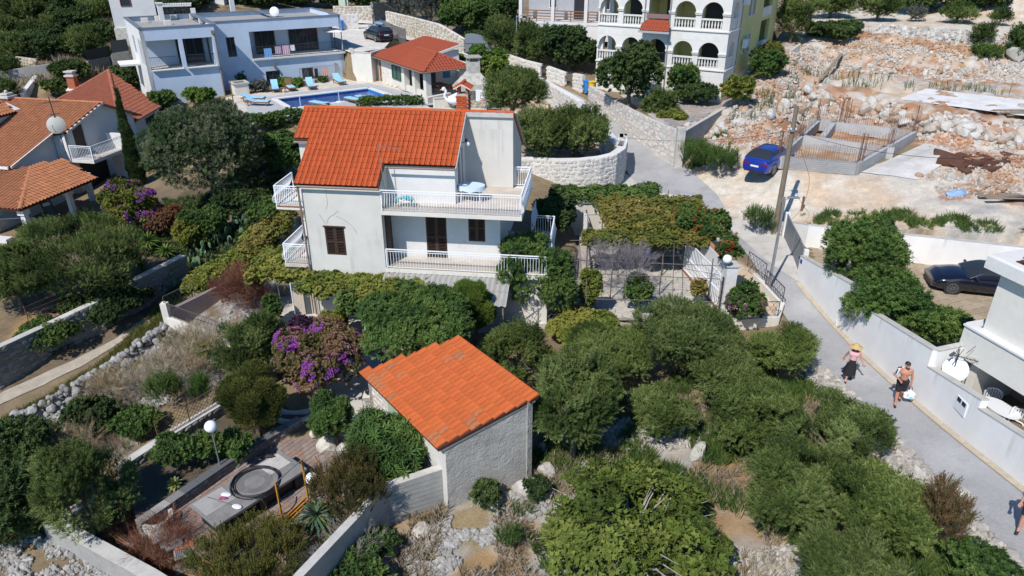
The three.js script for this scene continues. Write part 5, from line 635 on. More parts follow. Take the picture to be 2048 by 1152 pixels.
{
const flags=mat([.53,.54,.555],{map:'concrete',size:1.6,rough:.85}),beige=mat([.72,.66,.57],{map:'concrete',size:2.6,rough:.88});
const FP=FLATS.deck.P,sh=new THREE.Shape(FP.map(([x,z])=>new THREE.Vector2(x,-z)));sh.holes.push(new THREE.Path(POOL.map((p)=>new THREE.Vector2(p.x,-p.z))));const dg=new THREE.ShapeGeometry(sh).rotateX(-Math.PI/2).translate(0,DECK_H,0);struct('pool_deck',dg,beige);
const grow=(k)=>{const c=POOL.reduce((s,p)=>s.add(p),V(0,0,0)).multiplyScalar(.25);return POOL.map((p)=>{const d=p.clone().sub(c),L=d.length();return c.clone().addScaledVector(d,(L+k)/ L);});};
const ring=(o,i,y)=>{const L=[];for(let k=0;k<4;k++){const n=(k+1)% 4;const f=(p)=>V(p.x,y,p.z);L.push(f(o[k]),f(o[n]),f(i[n]),f(o[k]),f(i[n]),f(i[k]));}return tri(L);};
struct('pool_terrace',ring([at(486,200,DECK_H),at(735,166,DECK_H),at(905,206,DECK_H),at(505,246,DECK_H)],grow(.3),DECK_H+.012),flags);
const pool=thing('swimming_pool','rectangular blue swimming pool with white rim in front of the villa','pool',POOL.reduce((s,p)=>s.add(p),V(0,0,0)).multiplyScalar(.25));const l=(p,y)=>V(p.x-pool.position.x,y,p.z-pool.position.z);
const O=grow(.45),rim=[];for(let k=0;k<4;k++){const a=POOL[k].clone().lerp(O[k],.5),b=POOL[(k+1)% 4].clone().lerp(O[(k+1)% 4],.5);rim.push(beam(l(a,.03),l(b,.03),.42,.08));}mesh('pool_rim',rim,M.white,pool);
const lining=mat([.03,.26,.62],{rough:.5,map:'concrete',size:1.5}),wl=[];for(let k=0;k<4;k++){const a=POOL[k],b=POOL[(k+1)% 4];wl.push(quad(l(a,0),l(b,0),l(b,-1.5),l(a,-1.5)));}wl.push(quad(...POOL.map((p)=>l(p,-1.45))));mesh('pool_lining',wl,lining,pool);for(const f of[.2,.4,.6,.8])mesh('lane_tile',beam(l(POOL[0].clone().lerp(POOL[3],f),-1.43),l(POOL[1].clone().lerp(POOL[2],f),-1.43),.12,.02),mat([.01,.06,.25]),pool);
const wm=mat([.5,.78,.95],{physical:true,rough:.04,transmission:1,thickness:0,ior:1.33,bump:.03,bumpMap:'rough',bumpSize:2.2});mesh('water',quad(...POOL.map((p)=>l(p,-.14))),wm,pool);
const lf=(x)=>{const a=POOL[0].clone().lerp(POOL[1],x);return a;};
{const p=at(757,190,DECK_H),o=thing('pool_steps','pale steps at the shallow end of the pool','steps',p,.4);for(let i=0;i<3;i++)mesh('step',box(2.4,.1,.35,-.8,-.25-i*.2,-.2-i*.3),M.white,o);}
const lm=mat([.32,.62,.85],{rough:.85,map:'plaster',size:.6});
const lounger=(p,yaw,label,back=.75,cushion=true)=>{const o=thing('sun_lounger',label,'sun lounger',p,yaw,'sun loungers round the pool');mesh('frame',[box(.06,.08,1.95,-.31,.3,0),box(.06,.08,1.95,.31,.3,0),box(.62,.05,.06,0,.3,.95),box(.62,.05,.06,0,.3,-.95)],M.wood,o);for(const[x,z]of[[-.3,.8],[.3,.8],[-.3,-.75],[.3,-.75]])mesh('leg',box(.06,.3,.06,x,.15,z),M.wood,o);const b=new THREE.Group();b.name='backrest';b.position.set(0,.34,-.25);b.rotation.x=back;o.add(b);mesh('back_slats',Array.from({length:6},(_,i)=>box(.56,.02,.09,0,0,-.08-i*.12)),M.wood,b);mesh('seat_slats',Array.from({length:9},(_,i)=>box(.56,.02,.1,0,.33,-.2+i*.13)),M.wood,o);if(cushion){mesh('seat_cushion',rbox(.6,.07,1.22,.03,0,.38,.36),lm,o);if(cushion!=='seat')mesh('back_cushion',rbox(.6,.07,.76,.03,0,.05,-.38),lm,b);}return o;};
lounger(at(551,182,DECK_H),.35,'blue sun lounger at the left of the far row by the pool');lounger(at(581,180,DECK_H),.5,'sun lounger with bare brown backrest in the far row',.9,'seat');lounger(at(622,177,DECK_H),.4,'blue sun lounger third from the left in the far row');lounger(at(679,168,DECK_H),.6,'blue sun lounger at the right end of the far row');
lounger(at(508,203,DECK_H),1.5,'blue sun lounger at the left pool end, farther of two',.3);lounger(at(517,211,DECK_H),1.5,'blue sun lounger at the left pool end, nearer of two',.3);lounger(at(708,206,DECK_H),-2.3,'blue sun lounger on the near pool side, left of two',.1);lounger(at(729,203,DECK_H),-2.3,'blue sun lounger on the near pool side, right of two',.1);lounger(at(640,214,DECK_H),-2.2,'sun lounger half hidden by the red roof ridge',.1);
{const p=at(567,185,DECK_H),o=thing('side_table','little brown table between two sun loungers','table',p);mesh('tabletop',rbox(.45,.04,.45,.01,0,.42,0),M.wood,o);for(const[x,z]of[[-.18,-.18],[.18,-.18],[-.18,.18],[.18,.18]])mesh('leg',box(.04,.42,.04,x,.21,z),M.wood,o);}
{const o=thing('stone_planter','square cream stone planter in front of the villa','planter',at(482,188,DECK_H),.6);mesh('planter_body',box(1.2,.95,1.2,0,.47,0),M.cream,o);mesh('planter_rim',[box(1.4,.12,.2,0,1.0,.6),box(1.4,.12,.2,0,1.0,-.6),box(.2,.12,1.0,.6,1.0,0),box(.2,.12,1.0,-.6,1.0,0)],M.coping,o);mesh('planter_soil',box(1,.05,1,0,.95,0),mat(C.litter),o);}
{const o=thing('pool_shower','slim brown shower post beside the stone planter','shower',at(467,206,DECK_H));mesh('post',bar(V(0,0,0),V(0,1.9,0),.05,8),M.wood,o);mesh('arm',[tube([V(0,1.85,0),V(-.2,2.4,0),V(-.6,2.75,0)],.02,12),cyl(.08,.03,.05,-.62,2.7,0,10)],M.iron,o);}
for(const[px,py,ty,l]of[[603,225,194,'thin white closed pole parasol at the near left pool edge'],[679,205,185,'thin white pole on the near long pool edge']]){const p=at(px,py,DECK_H),o=thing('parasol_pole',l,'parasol',p),h=Math.min(topOf(p,ty)- p.y,2.4);mesh('pole',bar(V(0,0,0),V(0,h,0),.025),M.plastic,o);mesh('base',new THREE.CylinderGeometry(.26,.32,.1,20).translate(0,.05,0),M.plastic,o);}
{const p=blue.localToWorld(V(17.2,2.45,-2.6)),o=thing('parasol','open white parasol at the corner of the villa terrace','parasol',p);mesh('pole',bar(V(0,0,0),V(0,2.1,0),.025),M.iron,o);const c=[];for(let i=0;i<8;i++){const a=i/8*6.2832,b=(i+1)/ 8*6.2832;c.push(V(0,2.15,0),V(Math.cos(b)*1.15,1.85,Math.sin(b)*1.15),V(Math.cos(a)*1.15,1.85,Math.sin(a)*1.15));}mesh('canopy',tri(c),M.white,o);mesh('base',cyl(.25,.25,.08),M.plastic,o);}
const w=thing('planting_kerb','low cream stone kerb with shrubs along the villa','kerb');const k=[at(560,174,DECK_H),at(640,164,DECK_H),at(664,160,DECK_H)].map((p)=>({x:p.x,z:p.z,y:DECK_H,t:DECK_H+.35}));wallLine(w,k,.3,M.cream,{foot:.1});for(let i=0;i<2;i++)stoneFace(w,V(k[i].x,DECK_H,k[i].z+.16),V(k[i+1].x,DECK_H,k[i+1].z+.16),k[i].t,k[i+1].t,V(.3,0,1),.3,.18,M.stoneWhite,{seed:7+i,most:60,depth:.04});settle(w);
}
{
const pa=at(757,161,DECK_H),pb=at(853,198,DECK_H),yaw=-Math.atan2(pb.z-pa.z,pb.x-pa.x),T=thing('pool_house','cream stone pool house with brick-red roof and open porch','pool house',pa,yaw),L=pa.distanceTo(pb),l=(px,py,h)=>L3(T,at(px,py,h));
const he=2.3,d0=3.9,d1=5.2,xm=L*.55;
mesh('long_wall',wallZ(rect(0,-.3,xm,he),[rect(.35,0,.95,2.05),rect(xm*.62,.75,xm*.95,1.95)],0,.35),M.cream,T);mesh('rear_wall',[wallX([[0,-.3],[d1,-.3],[d1,he+1.0],[0,he]],[],.3,.3),box(L,he+.3,.3,L/2,he/2-.15,-d1)],M.cream,T);
stoneFace(T,V(1.0,0,0),V(xm,0,0),he-.05,he-.05,V(0,0,1),.55,.3,M.stoneWhite,{seed:51,depth:.02,most:120});winBox(T,xm*.62,.75,xm*.95,1.95,.06,mat([.02,.1,.06]),{n:2,pane:mat([.02,.07,.05],{rough:.3})});
mesh('door',box(.6,2.05,.08,.65,1.02,-.1),M.wood,T);mesh('downpipe',bar(V(.25,he,.08),V(.25,0,.08),.05),M.gutter,T);
for(const x of[xm+.2,lerp(xm,L,.5),L-.1])mesh('porch_pillar',box(.5,he,.5,x,he/2,-.2),M.cream,T);for(const z of[-d0+.2])mesh('porch_pillar',box(.5,he,.5,L-.1,he/2,z),M.cream,T);
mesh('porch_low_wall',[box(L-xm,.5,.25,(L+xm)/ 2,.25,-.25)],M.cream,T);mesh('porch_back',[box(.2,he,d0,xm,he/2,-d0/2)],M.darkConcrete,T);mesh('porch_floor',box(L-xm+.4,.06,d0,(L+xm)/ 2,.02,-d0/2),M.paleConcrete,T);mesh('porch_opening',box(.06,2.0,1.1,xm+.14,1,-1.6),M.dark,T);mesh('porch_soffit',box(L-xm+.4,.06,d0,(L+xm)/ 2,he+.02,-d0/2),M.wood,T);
const x0=l(797,131,DECK_H+he).x,A=V(L+.45,he,.45),B0=V(xm-.6,he,.45),Cc=V(L+.45,he,-d0-.45),Rf=V(L-1.6,he+1.15,-d0/2),Rb=V(xm-.6,he+1.15,-d0/2),Bc=V(xm-.6,he,-d0-.45);
tilePlane(T,[B0,A,Rf,Rb],.3,.4,'wave',M.tileBrick,{seed:61,most:150});tilePlane(T,[A,Cc,Rf],.3,.4,'wave',M.tileBrick,{seed:62,most:150});mesh('far_slope',slab([Bc,Cc,Rf,Rb],V(0,1,0),.1),M.tileBrick[1],T);ridgeTiles(T,A,Rf,M.tileBrick,63,1.3);ridgeTiles(T,Rb,Rf,M.tileBrick,64,1.3);ridgeTiles(T,Cc,Rf,M.tileBrick,65,1.3);
const e0=V(-.5,he+.02,.5),e1=V(xm-.3,he+.02,.5),h1=V(xm+.9,he+1.35,-d1-.3),h0=V(-.5,he+1.35,-d1-.3);tilePlane(T,[e0,e1,V(xm-.3,he+.02+1.33*.35,.5 -(d1+.8)*.35),V(xm+.9,he+.02+1.33*.5,.5 -(d1+.8)*.5),h1,h0],.3,.4,'wave',M.tileBrick,{seed:66,most:150});
mesh('gable_trim',[box(.15,.2,2.8,xm+.95,he+1.0,-d1+.9,0,Math.atan(.23)),box(.2,he+.9,2.4,xm+.7,(he+.9)/ 2,-d1+1)],M.white,T);
mesh('gutter',[bar(V(-.5,he-.02,.56),V(L+.5,he-.02,.56),.06,8),bar(V(L+.5,he-.02,.56),V(L+.5,he-.02,-d0-.4),.06,8)],M.gutter,T);
{const o=thing('porch_dining_table','brown wooden dining table in the dark porch of the pool house','table',T.localToWorld(V(L-1.4,.05,-2.2)),yaw);mesh('tabletop',rbox(1.8,.06,.9,.02,0,.74,0),M.wood,o);for(const[x,z]of[[-.8,-.35],[.8,-.35],[-.8,.35],[.8,.35]])mesh('leg',box(.08,.72,.08,x,.36,z),M.wood,o);const q=thing('porch_towel','blue towel hanging inside the pool house porch','towel',T.localToWorld(V(L-2.4,1.1,-3.3)),yaw);mesh('cloth',box(.04,1.0,.7,0,.5,0),mat([.05,.2,.5]),q);const s=thing('red_toy','small red plastic toy boat by the pool house wall','toy',at(802,176,DECK_H));mesh('hull',new THREE.SphereGeometry(.5,12,6).scale(.7,.25,.35).translate(0,.12,0),mat([.6,.04,.04],{rough:.4}),s);mesh('seat',rbox(.3,.14,.25,.03,0,.28,0),mat([.55,.05,.05],{rough:.4}),s);}
const bp=at(948,212,DECK_H-.1),b=thing('stone_barbecue','stone barbecue chimney with flared shingle hood','barbecue',bp,.25);mesh('body',box(2.0,1.55,1.7,0,.78,0),M.cream,b);stoneFace(b,V(-1,0,.85),V(1,0,.85),1.5,1.5,V(0,0,1),.4,.25,M.stoneCream,{seed:72,most:80,depth:.03});const hm=M.rockPale;for(let k=0;k<3;k++){const r0=1.55-k*.36,r1=1.55 -(k+1)*.36+.02,y0=1.5+k*.42,y1=y0+.44,sq=(r,y,i)=>{const c=[[-1,1],[1,1],[1,-1],[-1,-1]][i % 4];return V(c[0]*r,y,c[1]*r*.88);};for(let i=0;i<4;i++)for(let q=0;q<4;q++){const A0=sq(r0,y0,i).lerp(sq(r0,y0,i+1),q/4),A1=sq(r0,y0,i).lerp(sq(r0,y0,i+1),(q+1)/ 4),B1=sq(r1,y1,i).lerp(sq(r1,y1,i+1),(q+1)/ 4),B0=sq(r1,y1,i).lerp(sq(r1,y1,i+1),q/4);mesh('stone_shingle',slab([A0,A1,B1,B0],V(0,.6,.3),.06),hm[(k*5+q*3+i)% 6],b);}}mesh('stack',box(.95,1.0,.95,0,3.1,0),M.rockPale[2],b);for(const[x,z]of[[-.4,-.4],[.4,-.4],[-.4,.4],[.4,.4]])mesh('stack_pier',box(.16,.3,.16,x,3.74,z),M.rockPale[1],b);mesh('stack_cap',rbox(1.25,.12,1.25,.03,0,3.94,0),M.rockPale[0],b);
{const p=at(898,205,DECK_H+.5),o=thing('swan_float','inflatable white swan float with orange bill behind the red roof','pool float',p,2.9);mesh('body',[new THREE.SphereGeometry(.7,18,10).scale(1,.45,.7).translate(-.5,.2,0),new THREE.ConeGeometry(.45,1.0,10).rotateZ(1.0).scale(1,1,.4).translate(-1.0,.55,.2),new THREE.ConeGeometry(.4,.9,10).rotateZ(.7).scale(1,1,.4).translate(-.6,.6,-.25)],M.plastic,o);mesh('neck',[tube([V(.15,.2,0),V(.35,.5,0),V(.22,.85,0),V(.35,1.05,0)],.11,16,8),ball(.17,.4,1.05,0,12)],M.plastic,o);mesh('bill',new THREE.ConeGeometry(.09,.3,8).rotateZ(-1.9).translate(.65,.97,0),mat([.8,.35,.03],{rough:.4}),o);}
const w=thing('deck_parapet','low cream stone parapet at the near edge of the pool deck','wall');const q=[at(845,208,DECK_H),at(898,197,DECK_H)];wallLine(w,[[868,216],[935,210]].map(([x,y])=>{const p=at(x,y,DECK_H);return{x:p.x,z:p.z,y:DECK_H-.4,t:DECK_H+.75};}),.35,M.cream,{cap:M.coping,capH:.06});wallLine(w,[[853,207],[900,197]].map(([x,y])=>{const p=at(x,y,DECK_H);return{x:p.x,z:p.z,y:DECK_H-.4,t:DECK_H+.5};}),.35,M.cream);settle(w);
{const p=at(975,222,DECK_H-.1),h1=topOf(p,203)- p.y,h2=topOf(p,180)- p.y,o=thing('basketball_hoop','white basketball backboard with red hoop on a post','basketball hoop',p,-.1);mesh('post',[bar(V(.1,-.5,-.15),V(.1,h2-.2,-.15),.05),bar(V(-.1,-.5,-.15),V(-.1,h2-.2,-.15),.05)],M.galv,o);mesh('backboard',rbox(1.15,h2-h1,.05,.02,-.35,(h1+h2)/ 2,0),M.plastic,o);mesh('target_square',[box(.42,.025,.012,-.35,h1+.22,.03),box(.42,.025,.012,-.35,h1+.52,.03),box(.025,.3,.012,-.55,h1+.37,.03),box(.025,.3,.012,-.15,h1+.37,.03)],M.dark,o);mesh('hoop',new THREE.TorusGeometry(.23,.02,6,20).rotateX(Math.PI/2).translate(-.35,h1+.14,.28),mat([.7,.08,.04]),o);}
const PP=FLATS.park.P;struct('parking',new THREE.ShapeGeometry(new THREE.Shape(PP.map(([x,z])=>new THREE.Vector2(x,-z)))).rotateX(-Math.PI/2).translate(0,PARK_H+.02,0),mat([.78,.74,.68],{map:'concrete',size:5,rough:.9}));
const rw=thing('parking_wall','cream retaining wall beside the stairs below the parking area','wall');const P=[at(690,82,PARK_H),at(706,106,PARK_H),at(740,108,PARK_H),at(770,99,PARK_H)].map((p)=>({x:p.x,z:p.z,y:DECK_H-.2,t:PARK_H+.08}));wallLine(rw,P,.3,M.cream,{cap:M.coping});settle(rw);
{const s1=blue.localToWorld(V(18.6,0,-1.0)).setY(DECK_H),s2=blue.localToWorld(V(18.9,0,-6.5)).setY(PARK_H),d=s2.clone().sub(s1),o=thing('stone_stairs','flight of brown stone stairs between the villa and the parking wall','stairs',s1,Math.atan2(-d.x,-d.z)),n=15,Ls=Math.hypot(d.x,d.z);for(let i=0;i<n;i++)mesh('step',box(1.5,(i+1)*d.y/n+.05,Ls/n+.02,0,(i+1)*d.y/n/2-.02,-(i+.5)*Ls/n),mat([.3,.22,.17],{map:'stone',size:1}),o);const pw=thing('stair_side_wall','cream stone wall on the right of the stairs','wall');const e1=blue.localToWorld(V(19.5,0,-.6)),e2=blue.localToWorld(V(19.8,0,-6.5));wallLine(pw,[{x:e1.x,z:e1.z,y:DECK_H,t:PARK_H-.2},{x:e2.x,z:e2.z,y:DECK_H,t:PARK_H+.1}],.3,M.cream);settle(pw);}
const bw=thing('bin_wall','short white stone wall behind the two bins at the parking','wall');{const a=at(672,60,PARK_H),c=at(717,58,PARK_H);wallLine(bw,[{x:a.x,z:a.z,y:PARK_H,t:topOf(a,31)},{x:c.x,z:c.z,y:PARK_H,t:topOf(a,31)+ .1}],.35,M.white);stoneFace(bw,V(a.x,PARK_H,a.z+.18),V(c.x,PARK_H,c.z+.18),topOf(a,31),topOf(a,31),V(0,0,1),.6,.35,M.stoneWhite,{seed:14,most:60,depth:.03});settle(bw);}
}
const bin=(p,yaw,c,label,k=1)=>{const o=thing('wheelie_bin',label,'bin',p,yaw),m=mat(c,{rough:.5});const b=new THREE.CylinderGeometry(.39,.3,.95,4).rotateY(Math.PI/4).translate(0,.55,0);mesh('bin_body',b,m,o);mesh('lid',[rbox(.6,.07,.64,.03,0,1.06,0),rbox(.5,.08,.1,.03,0,1.03,-.32)],m,o);for(const x of[-.22,.22])mesh('wheel',new THREE.CylinderGeometry(.1,.1,.05,12).rotateZ(Math.PI/2).translate(x,.1,-.3),M.black,o);return o;};
bin(at(683,60,PARK_H),.2,[.03,.2,.6],'blue wheelie bin by the white wall at the parking');bin(at(706,58,PARK_H),.2,[.01,.05,.02],'dark green wheelie bin by the white wall at the parking');
bin(at(1174,186,3.95),.4,[.03,.22,.62],'blue wheelie bin beside the gate on the lane');bin(at(1183,188,3.95),.4,[.75,.5,.02],'yellow wheelie bin beside the blue bin on the lane');
{
const T=thing('slatted_gate','grey horizontally slatted gate behind the black car','gate'),a=at(762,68,PARK_H),b=at(812,92,PARK_H-.2);const n=14;for(let i=0;i<n;i++)mesh('slat',beam(V(a.x,PARK_H+.1+i*.11,a.z),V(b.x,PARK_H-.05+i*.11,b.z),.03,.08),M.darkGrey,T);for(const f of[0,.5,1])mesh('post',box(.08,1.6,.08,lerp(a.x,b.x,f),PARK_H+.75,lerp(a.z,b.z,f)- .05),M.darkGrey,T);settle(T);
const W=(label,L,m,st,seed,th=.35,cap)=>{const w=thing('roadside_wall',label,'wall'),q=L.map(([x,y,h,t])=>{const p=at(x,y,h);return{x:p.x,z:p.z,y:h-.15,t:topOf(p,t)};});wallLine(w,q,th,m,cap?{cap}:{});if(st)for(let i=0;i<q.length-1;i++){let n=V(-(q[i+1].z-q[i].z),0,q[i+1].x-q[i].x).normalize();if(n.z<0)n.negate();const o=n.clone().multiplyScalar(th/2);stoneFace(w,V(q[i].x,q[i].y,q[i].z).add(o),V(q[i+1].x,q[i+1].y,q[i+1].z).add(o),q[i].t,q[i+1].t,n,.5,.32,st,{seed:seed+i,most:110,depth:.05});}settle(w);return w;};
W('yellowish stone wall under the olive trees beyond the road',[[776,58,6.6,22],[830,72,6.35,35],[880,88,6.0,48],[930,103,5.65,78]],M.cream,M.stoneCream,100);
W('cream stone wall at the far end of the road beside the dark grey wall',[[668,32,7.4,12],[745,38,7.0,12]],M.cream,M.stoneCream,120);W('dark grey stone wall at the bend of the far road',[[746,38,7.0,4],[775,30,7.1,4],[800,22,7.3,0]],M.stoneGrey[0],M.stoneGrey,130);
W('long white stone wall between the lane and the pool plot',[[872,108,5.6,94],[950,130,5.0,112],[1010,150,4.6,132],[1085,182,3.9,158]],M.white,M.stoneWhite,140);
W('white stone wall below the dark shrubs along the lane',[[1000,128,5.1,103],[1050,146,4.7,120],[1083,158,4.4,128]],M.cream,M.stoneWhite,150);W('white stone wall between the two small iron gates',[[1096,165,4.2,132],[1131,175,4.05,145]],M.cream,M.stoneWhite,160);W('short cream stone pier beside the wheelie bins',[[1148,178,4.0,147],[1166,184,3.95,150]],M.cream,M.stoneWhite,170);
const G=(label,p,q,h)=>{const o=thing('iron_gate',label,'gate');const a=at(...p),b=at(...q);const n=9;for(let i=0;i<=n;i++)mesh('gate_bar',bar(a.clone().lerp(b,i/n),a.clone().lerp(b,i/n).setY(lerp(a.y,b.y,i/n)+ h),.02,5),M.iron,o);mesh('gate_rail',[bar(a.clone().setY(a.y+.1),b.clone().setY(b.y+.1),.03),bar(a.clone().setY(a.y+h),b.clone().setY(b.y+h),.03)],M.iron,o);settle(o);};
G('small dark iron gate left in the white wall on the lane',[1084,160,4.3],[1095,165,4.2],1.4);G('small dark iron gate right of the pier wall on the lane',[1132,174,4.05],[1147,178,4.0],1.35);
{const a=at(931,105,5.65),b=at(985,110,5.4),T=thing('arched_gate','grey sheet metal gate with arched top beyond the road','gate');const pts=[];for(let i=0;i<=12;i++){const f=i/12,p=a.clone().lerp(b,f);pts.push([f*a.distanceTo(b),1.1+.75*Math.sin(Math.PI*Math.min(1,f*.62+.36))]);}const L=a.distanceTo(b),g=extrude([[0,0],[L,0],...pts.reverse()],.06);const o=mesh('gate_leaf',g,mat([.2,.23,.26],{rough:.5}),T);o.position.copy(a);o.rotation.y=-Math.atan2(b.z-a.z,b.x-a.x);const q=mesh('gate_frame',[bar(V(0,.05,.08),V(L,.05,.08),.04),bar(V(0,.9,.08),V(L,.9,.08),.03)],M.darkGrey,T);q.position.copy(a);q.rotation.copy(o.rotation);settle(T);}
{const p=at(695,29,7.3),o=thing('meter_cabinet','pale green electricity cabinet and pole at the far road','cabinet',p);mesh('cabinet',rbox(1.2,1.1,.4,.03,-.3,1.6,.2),mat([.5,.56,.42],{rough:.7}),o);mesh('pole',bar(V(0,0,.5),V(0,4,.5),.07),M.galv,o);}
const lp=at(1033,138,4.7),o=thing('street_lamp','slender grey street lamp on the lane beyond the white wall','street lamp',lp),h=topOf(lp,33)- lp.y;mesh('lamp_post',bar(V(0,-.3,0),V(0,h,0),.09,8,.05),M.galv,o);mesh('arm',bar(V(0,h,0),V(.5,h+.08,0),.04),M.galv,o);mesh('lamp_head',rbox(.6,.08,.22,.03,.65,h+.1,0),M.galv,o);
}
const W3=(px,py,h,t)=>{const p=at(px,py,h);return{x:p.x,z:p.z,y:h-.15,t};};
const onX=(px,py,x)=>{const r=dirOf(px,py),t=x/r.x;return V(x,CAM_H+r.y*t,r.z*t);};
{
const base=at(1440,205,YARD_H),T=thing('arcaded_house','white stone and lime-yellow house with two storeys of arches and balustrades','house',base,30.6*D2R*-1),W=11.3,Dp=17;
const f1=fac(T,0,1418,139)[1],f2=fac(T,0,1428,62)[1],tp=f2+4.2,X=(px,py)=>fac(T,0,px,py)[0];
const stone=mat([.72,.7,.66],{map:'plaster',size:4.1,bump:.004,rough:.9});
const low=[[1196,1231],[1243,1278],[1290,1331],[1345,1384],[1396,1437]].map(([a,b])=>[X(a,105),X(b,112)]),up=[[1200,1236],[1247,1284],[1297,1338],[1350,1391],[1404,1446]].map(([a,b])=>[X(a,30),X(b,40)]);
const H1=fac(T,0,1416,85)[1],H2=fac(T,0,1426,4)[1];
const holes=[];const sp=(a,b,top)=>top -(b-a)/ 2;
low.forEach(([a,b],i)=>holes.push(archHole(a,f1 +(i===2?0:.02),b,sp(a,b,H1))));up.forEach(([a,b],i)=>{if(i!==2)holes.push(archHole(a,f2+.02,b,sp(a,b,H2)));else holes.push(rect(a,f2+.3,b,tp-.3));});
mesh('front_arcade',wallZ(rect(-W,-1,0,tp),holes,0,.4),stone,T);
const sy=3.2,e0=.45;const A0=facX(T,0,1458,110),A1=facX(T,0,1464,110);
mesh('side_arcade',wallX([[.4,-1],[sy,-1],[sy,tp],[.4,tp]],[archHole(.75,f1,2.35,sp(.75,2.35,H1)),archHole(.75,f2,2.35,sp(.75,2.35,H2))],0,.4),stone,T);
mesh('left_side',wallX([[.4,-1],[sy,-1],[sy,tp],[.4,tp]],[archHole(.75,f1,2.35,sp(.75,2.35,H1)),archHole(.75,f2,2.35,sp(.75,2.35,H2))],-W+.4,.4),stone,T);
const wn=(z0,z1,y0,y1)=>rect(z0,y0,z1,y1);const sw=[[1478,113,1484,95],[1488,107,1494,90],[1484,18,1490,-4],[1494,15,1499,-8]].map(([px,py,qx,qy])=>{const a=facX(T,-.02,px-24,py),b=facX(T,-.02,qx,qy);return a;});
const sideW=[];for(const[za,y0,y1]of[[5.2,f1+.7,f1+2.1],[6.6,f1+.7,f1+2.1],[5.6,f2+.7,f2+2.1],[7.0,f2+.7,f2+2.1]])sideW.push([za,za+.7,y0,y1]);
mesh('yellow_side_wall',wallX([[sy,f1-.9],[Dp,f1-.9],[Dp,tp],[sy,tp]],[...sideW.map(([a,b,c,d])=>rect(a,c,b,d)),rect(11,f1+.2,14.5,f1+2.8),rect(11,f2+.2,14.5,f2+2.8)],-.05,.3),M.yellow,T);
mesh('plinth_wall',wallX([[sy,-1],[Dp,-1],[Dp,f1-.9],[sy,f1-.9]],[],-.02,.3),stone,T);
for(const[a,b,c,d]of sideW){const w=new THREE.Group();w.name='window';T.add(w);mesh('frame',[box(.1,d-c+.16,.08,-.02,(c+d)/ 2,-a+.04),box(.1,d-c+.16,.08,-.02,(c+d)/ 2,-b-.04),box(.14,.08,b-a,-.02,c-.04,-(a+b)/ 2)],stone,w);mesh('pane',box(.03,d-c,b-a,-.16,(c+d)/ 2,-(a+b)/ 2),M.glass,w);}
for(const f of[f1,f2]){mesh('side_loggia',box(.1,2.8,3.6,-1.6,f+1.5,-12.75),M.yellow,T);mesh('loggia_parapet',box(.2,.8,3.5,-.12,f+.55,-12.75),stone,T);}
for(const[f,arr]of[[f1,low],[f2,up]]){mesh('gallery_back',[box(W-.8,3.0,.2,-W/2,f+1.5,-2.9)],M.yellow,T);mesh('gallery_floor',box(W-.8,.2,2.5,-W/2,f-.1,-1.65),M.paleConcrete,T);arr.forEach(([a,b],i)=>{if(i===1||i===4||(i===2&&f===f1)){mesh('doorway',box(b-a+.5,2.4,.06,(a+b)/ 2-.25,f+1.2,-2.75),M.dark,T);}else if(i===2){mesh('shuttered_door',box(.8,2.1,.06,(a+b)/ 2+.1,f+1.05,-2.75),M.shutter,T);}});mesh('cross_wall',[box(.2,3,2.4,up[1][1]+ .3,f+1.5,-1.7),box(.2,3,2.4,up[3][0]- .3,f+1.5,-1.7)],M.yellow,T);}
mesh('gallery_ceiling',[box(W-.8,.1,2.5,-W/2,f2-.28,-1.65),box(W,.2,3,-W/2,tp-.1,-1.5)],stone,T);
mesh('string_course',[box(W+.1,.09,.12,-W/2,f1-.05,.04),box(W+.1,.09,.12,-W/2,f2-.05,.04),box(.12,.09,sy,.05,f1-.05,-sy/2),box(.12,.09,sy,.05,f2-.05,-sy/2)],stone,T);
for(const[arr,Hh]of[[low,H1],[up,H2]]){const edges=[-W+.02,...arr.flat(),-.02];for(let i=0;i<edges.length;i +=2){const a=edges[i],b=edges[i+1],yy=sp(arr[0][0],arr[0][1],Hh);mesh('capital',[box(b-a+.1,.1,.16,(a+b)/ 2,yy,.04),box(b-a+.05,.06,.12,(a+b)/ 2,yy-.12,.03)],stone,T);}}
const J=[];for(let y=-.8;y<tp;y +=.42){J.push([y]);}
const blockM=[stone,mat([.71,.685,.64],{map:'plaster',size:1.6,rough:.9}),mat([.75,.73,.69],{map:'plaster',size:2.7,rough:.9})],br=rng(6),bg=uvM(clean(box(1,1,.012)));let bn=0;
for(let j=0;j<26;j++){let x=-W +(j % 2?.15:0);const y=-.9+j*.4;if(y>tp-.4)break;while(x<-.2){const w=.6+.3*br(),c=x+w/2,cy=y+.2;x +=w;if(c>-.25)continue;const bad=[[low,f1,H1],[up,f2,H2]].some(([arr,f,Hh])=>arr.some(([a,b])=>c+w/2>a-.05&&c-w/2<b+.05&&cy+.2>f-.05&&cy-.2<Hh+.05));if(bad||bn++>280)continue;piece('facing_stone',bg,blockM[Math.floor(br()*3)],T,c,cy,.0,0,0,0,w-.012,.388,1);}}
const bal=uvM(clean(new THREE.LatheGeometry([[.05,0],[.07,.03],[.05,.1],[.085,.28],[.05,.5],[.07,.57],[.055,.62]].map(([x,y])=>new THREE.Vector2(x,y)),8)));
for(const[f,arr]of[[f1,low],[f2,up]])arr.forEach(([a,b],i)=>{if(i===2)return;mesh('balustrade_rail',[box(b-a,.12,.24,(a+b)/ 2,f+.82,-.18),box(b-a,.1,.22,(a+b)/ 2,f+.07,-.18)],stone,T);const n=7;for(let k=0;k<n;k++)piece('baluster',bal,stone,T,lerp(a,b,(k+.5)/ n),f+.12,-.18,0,0,0,1,1.04,1);});
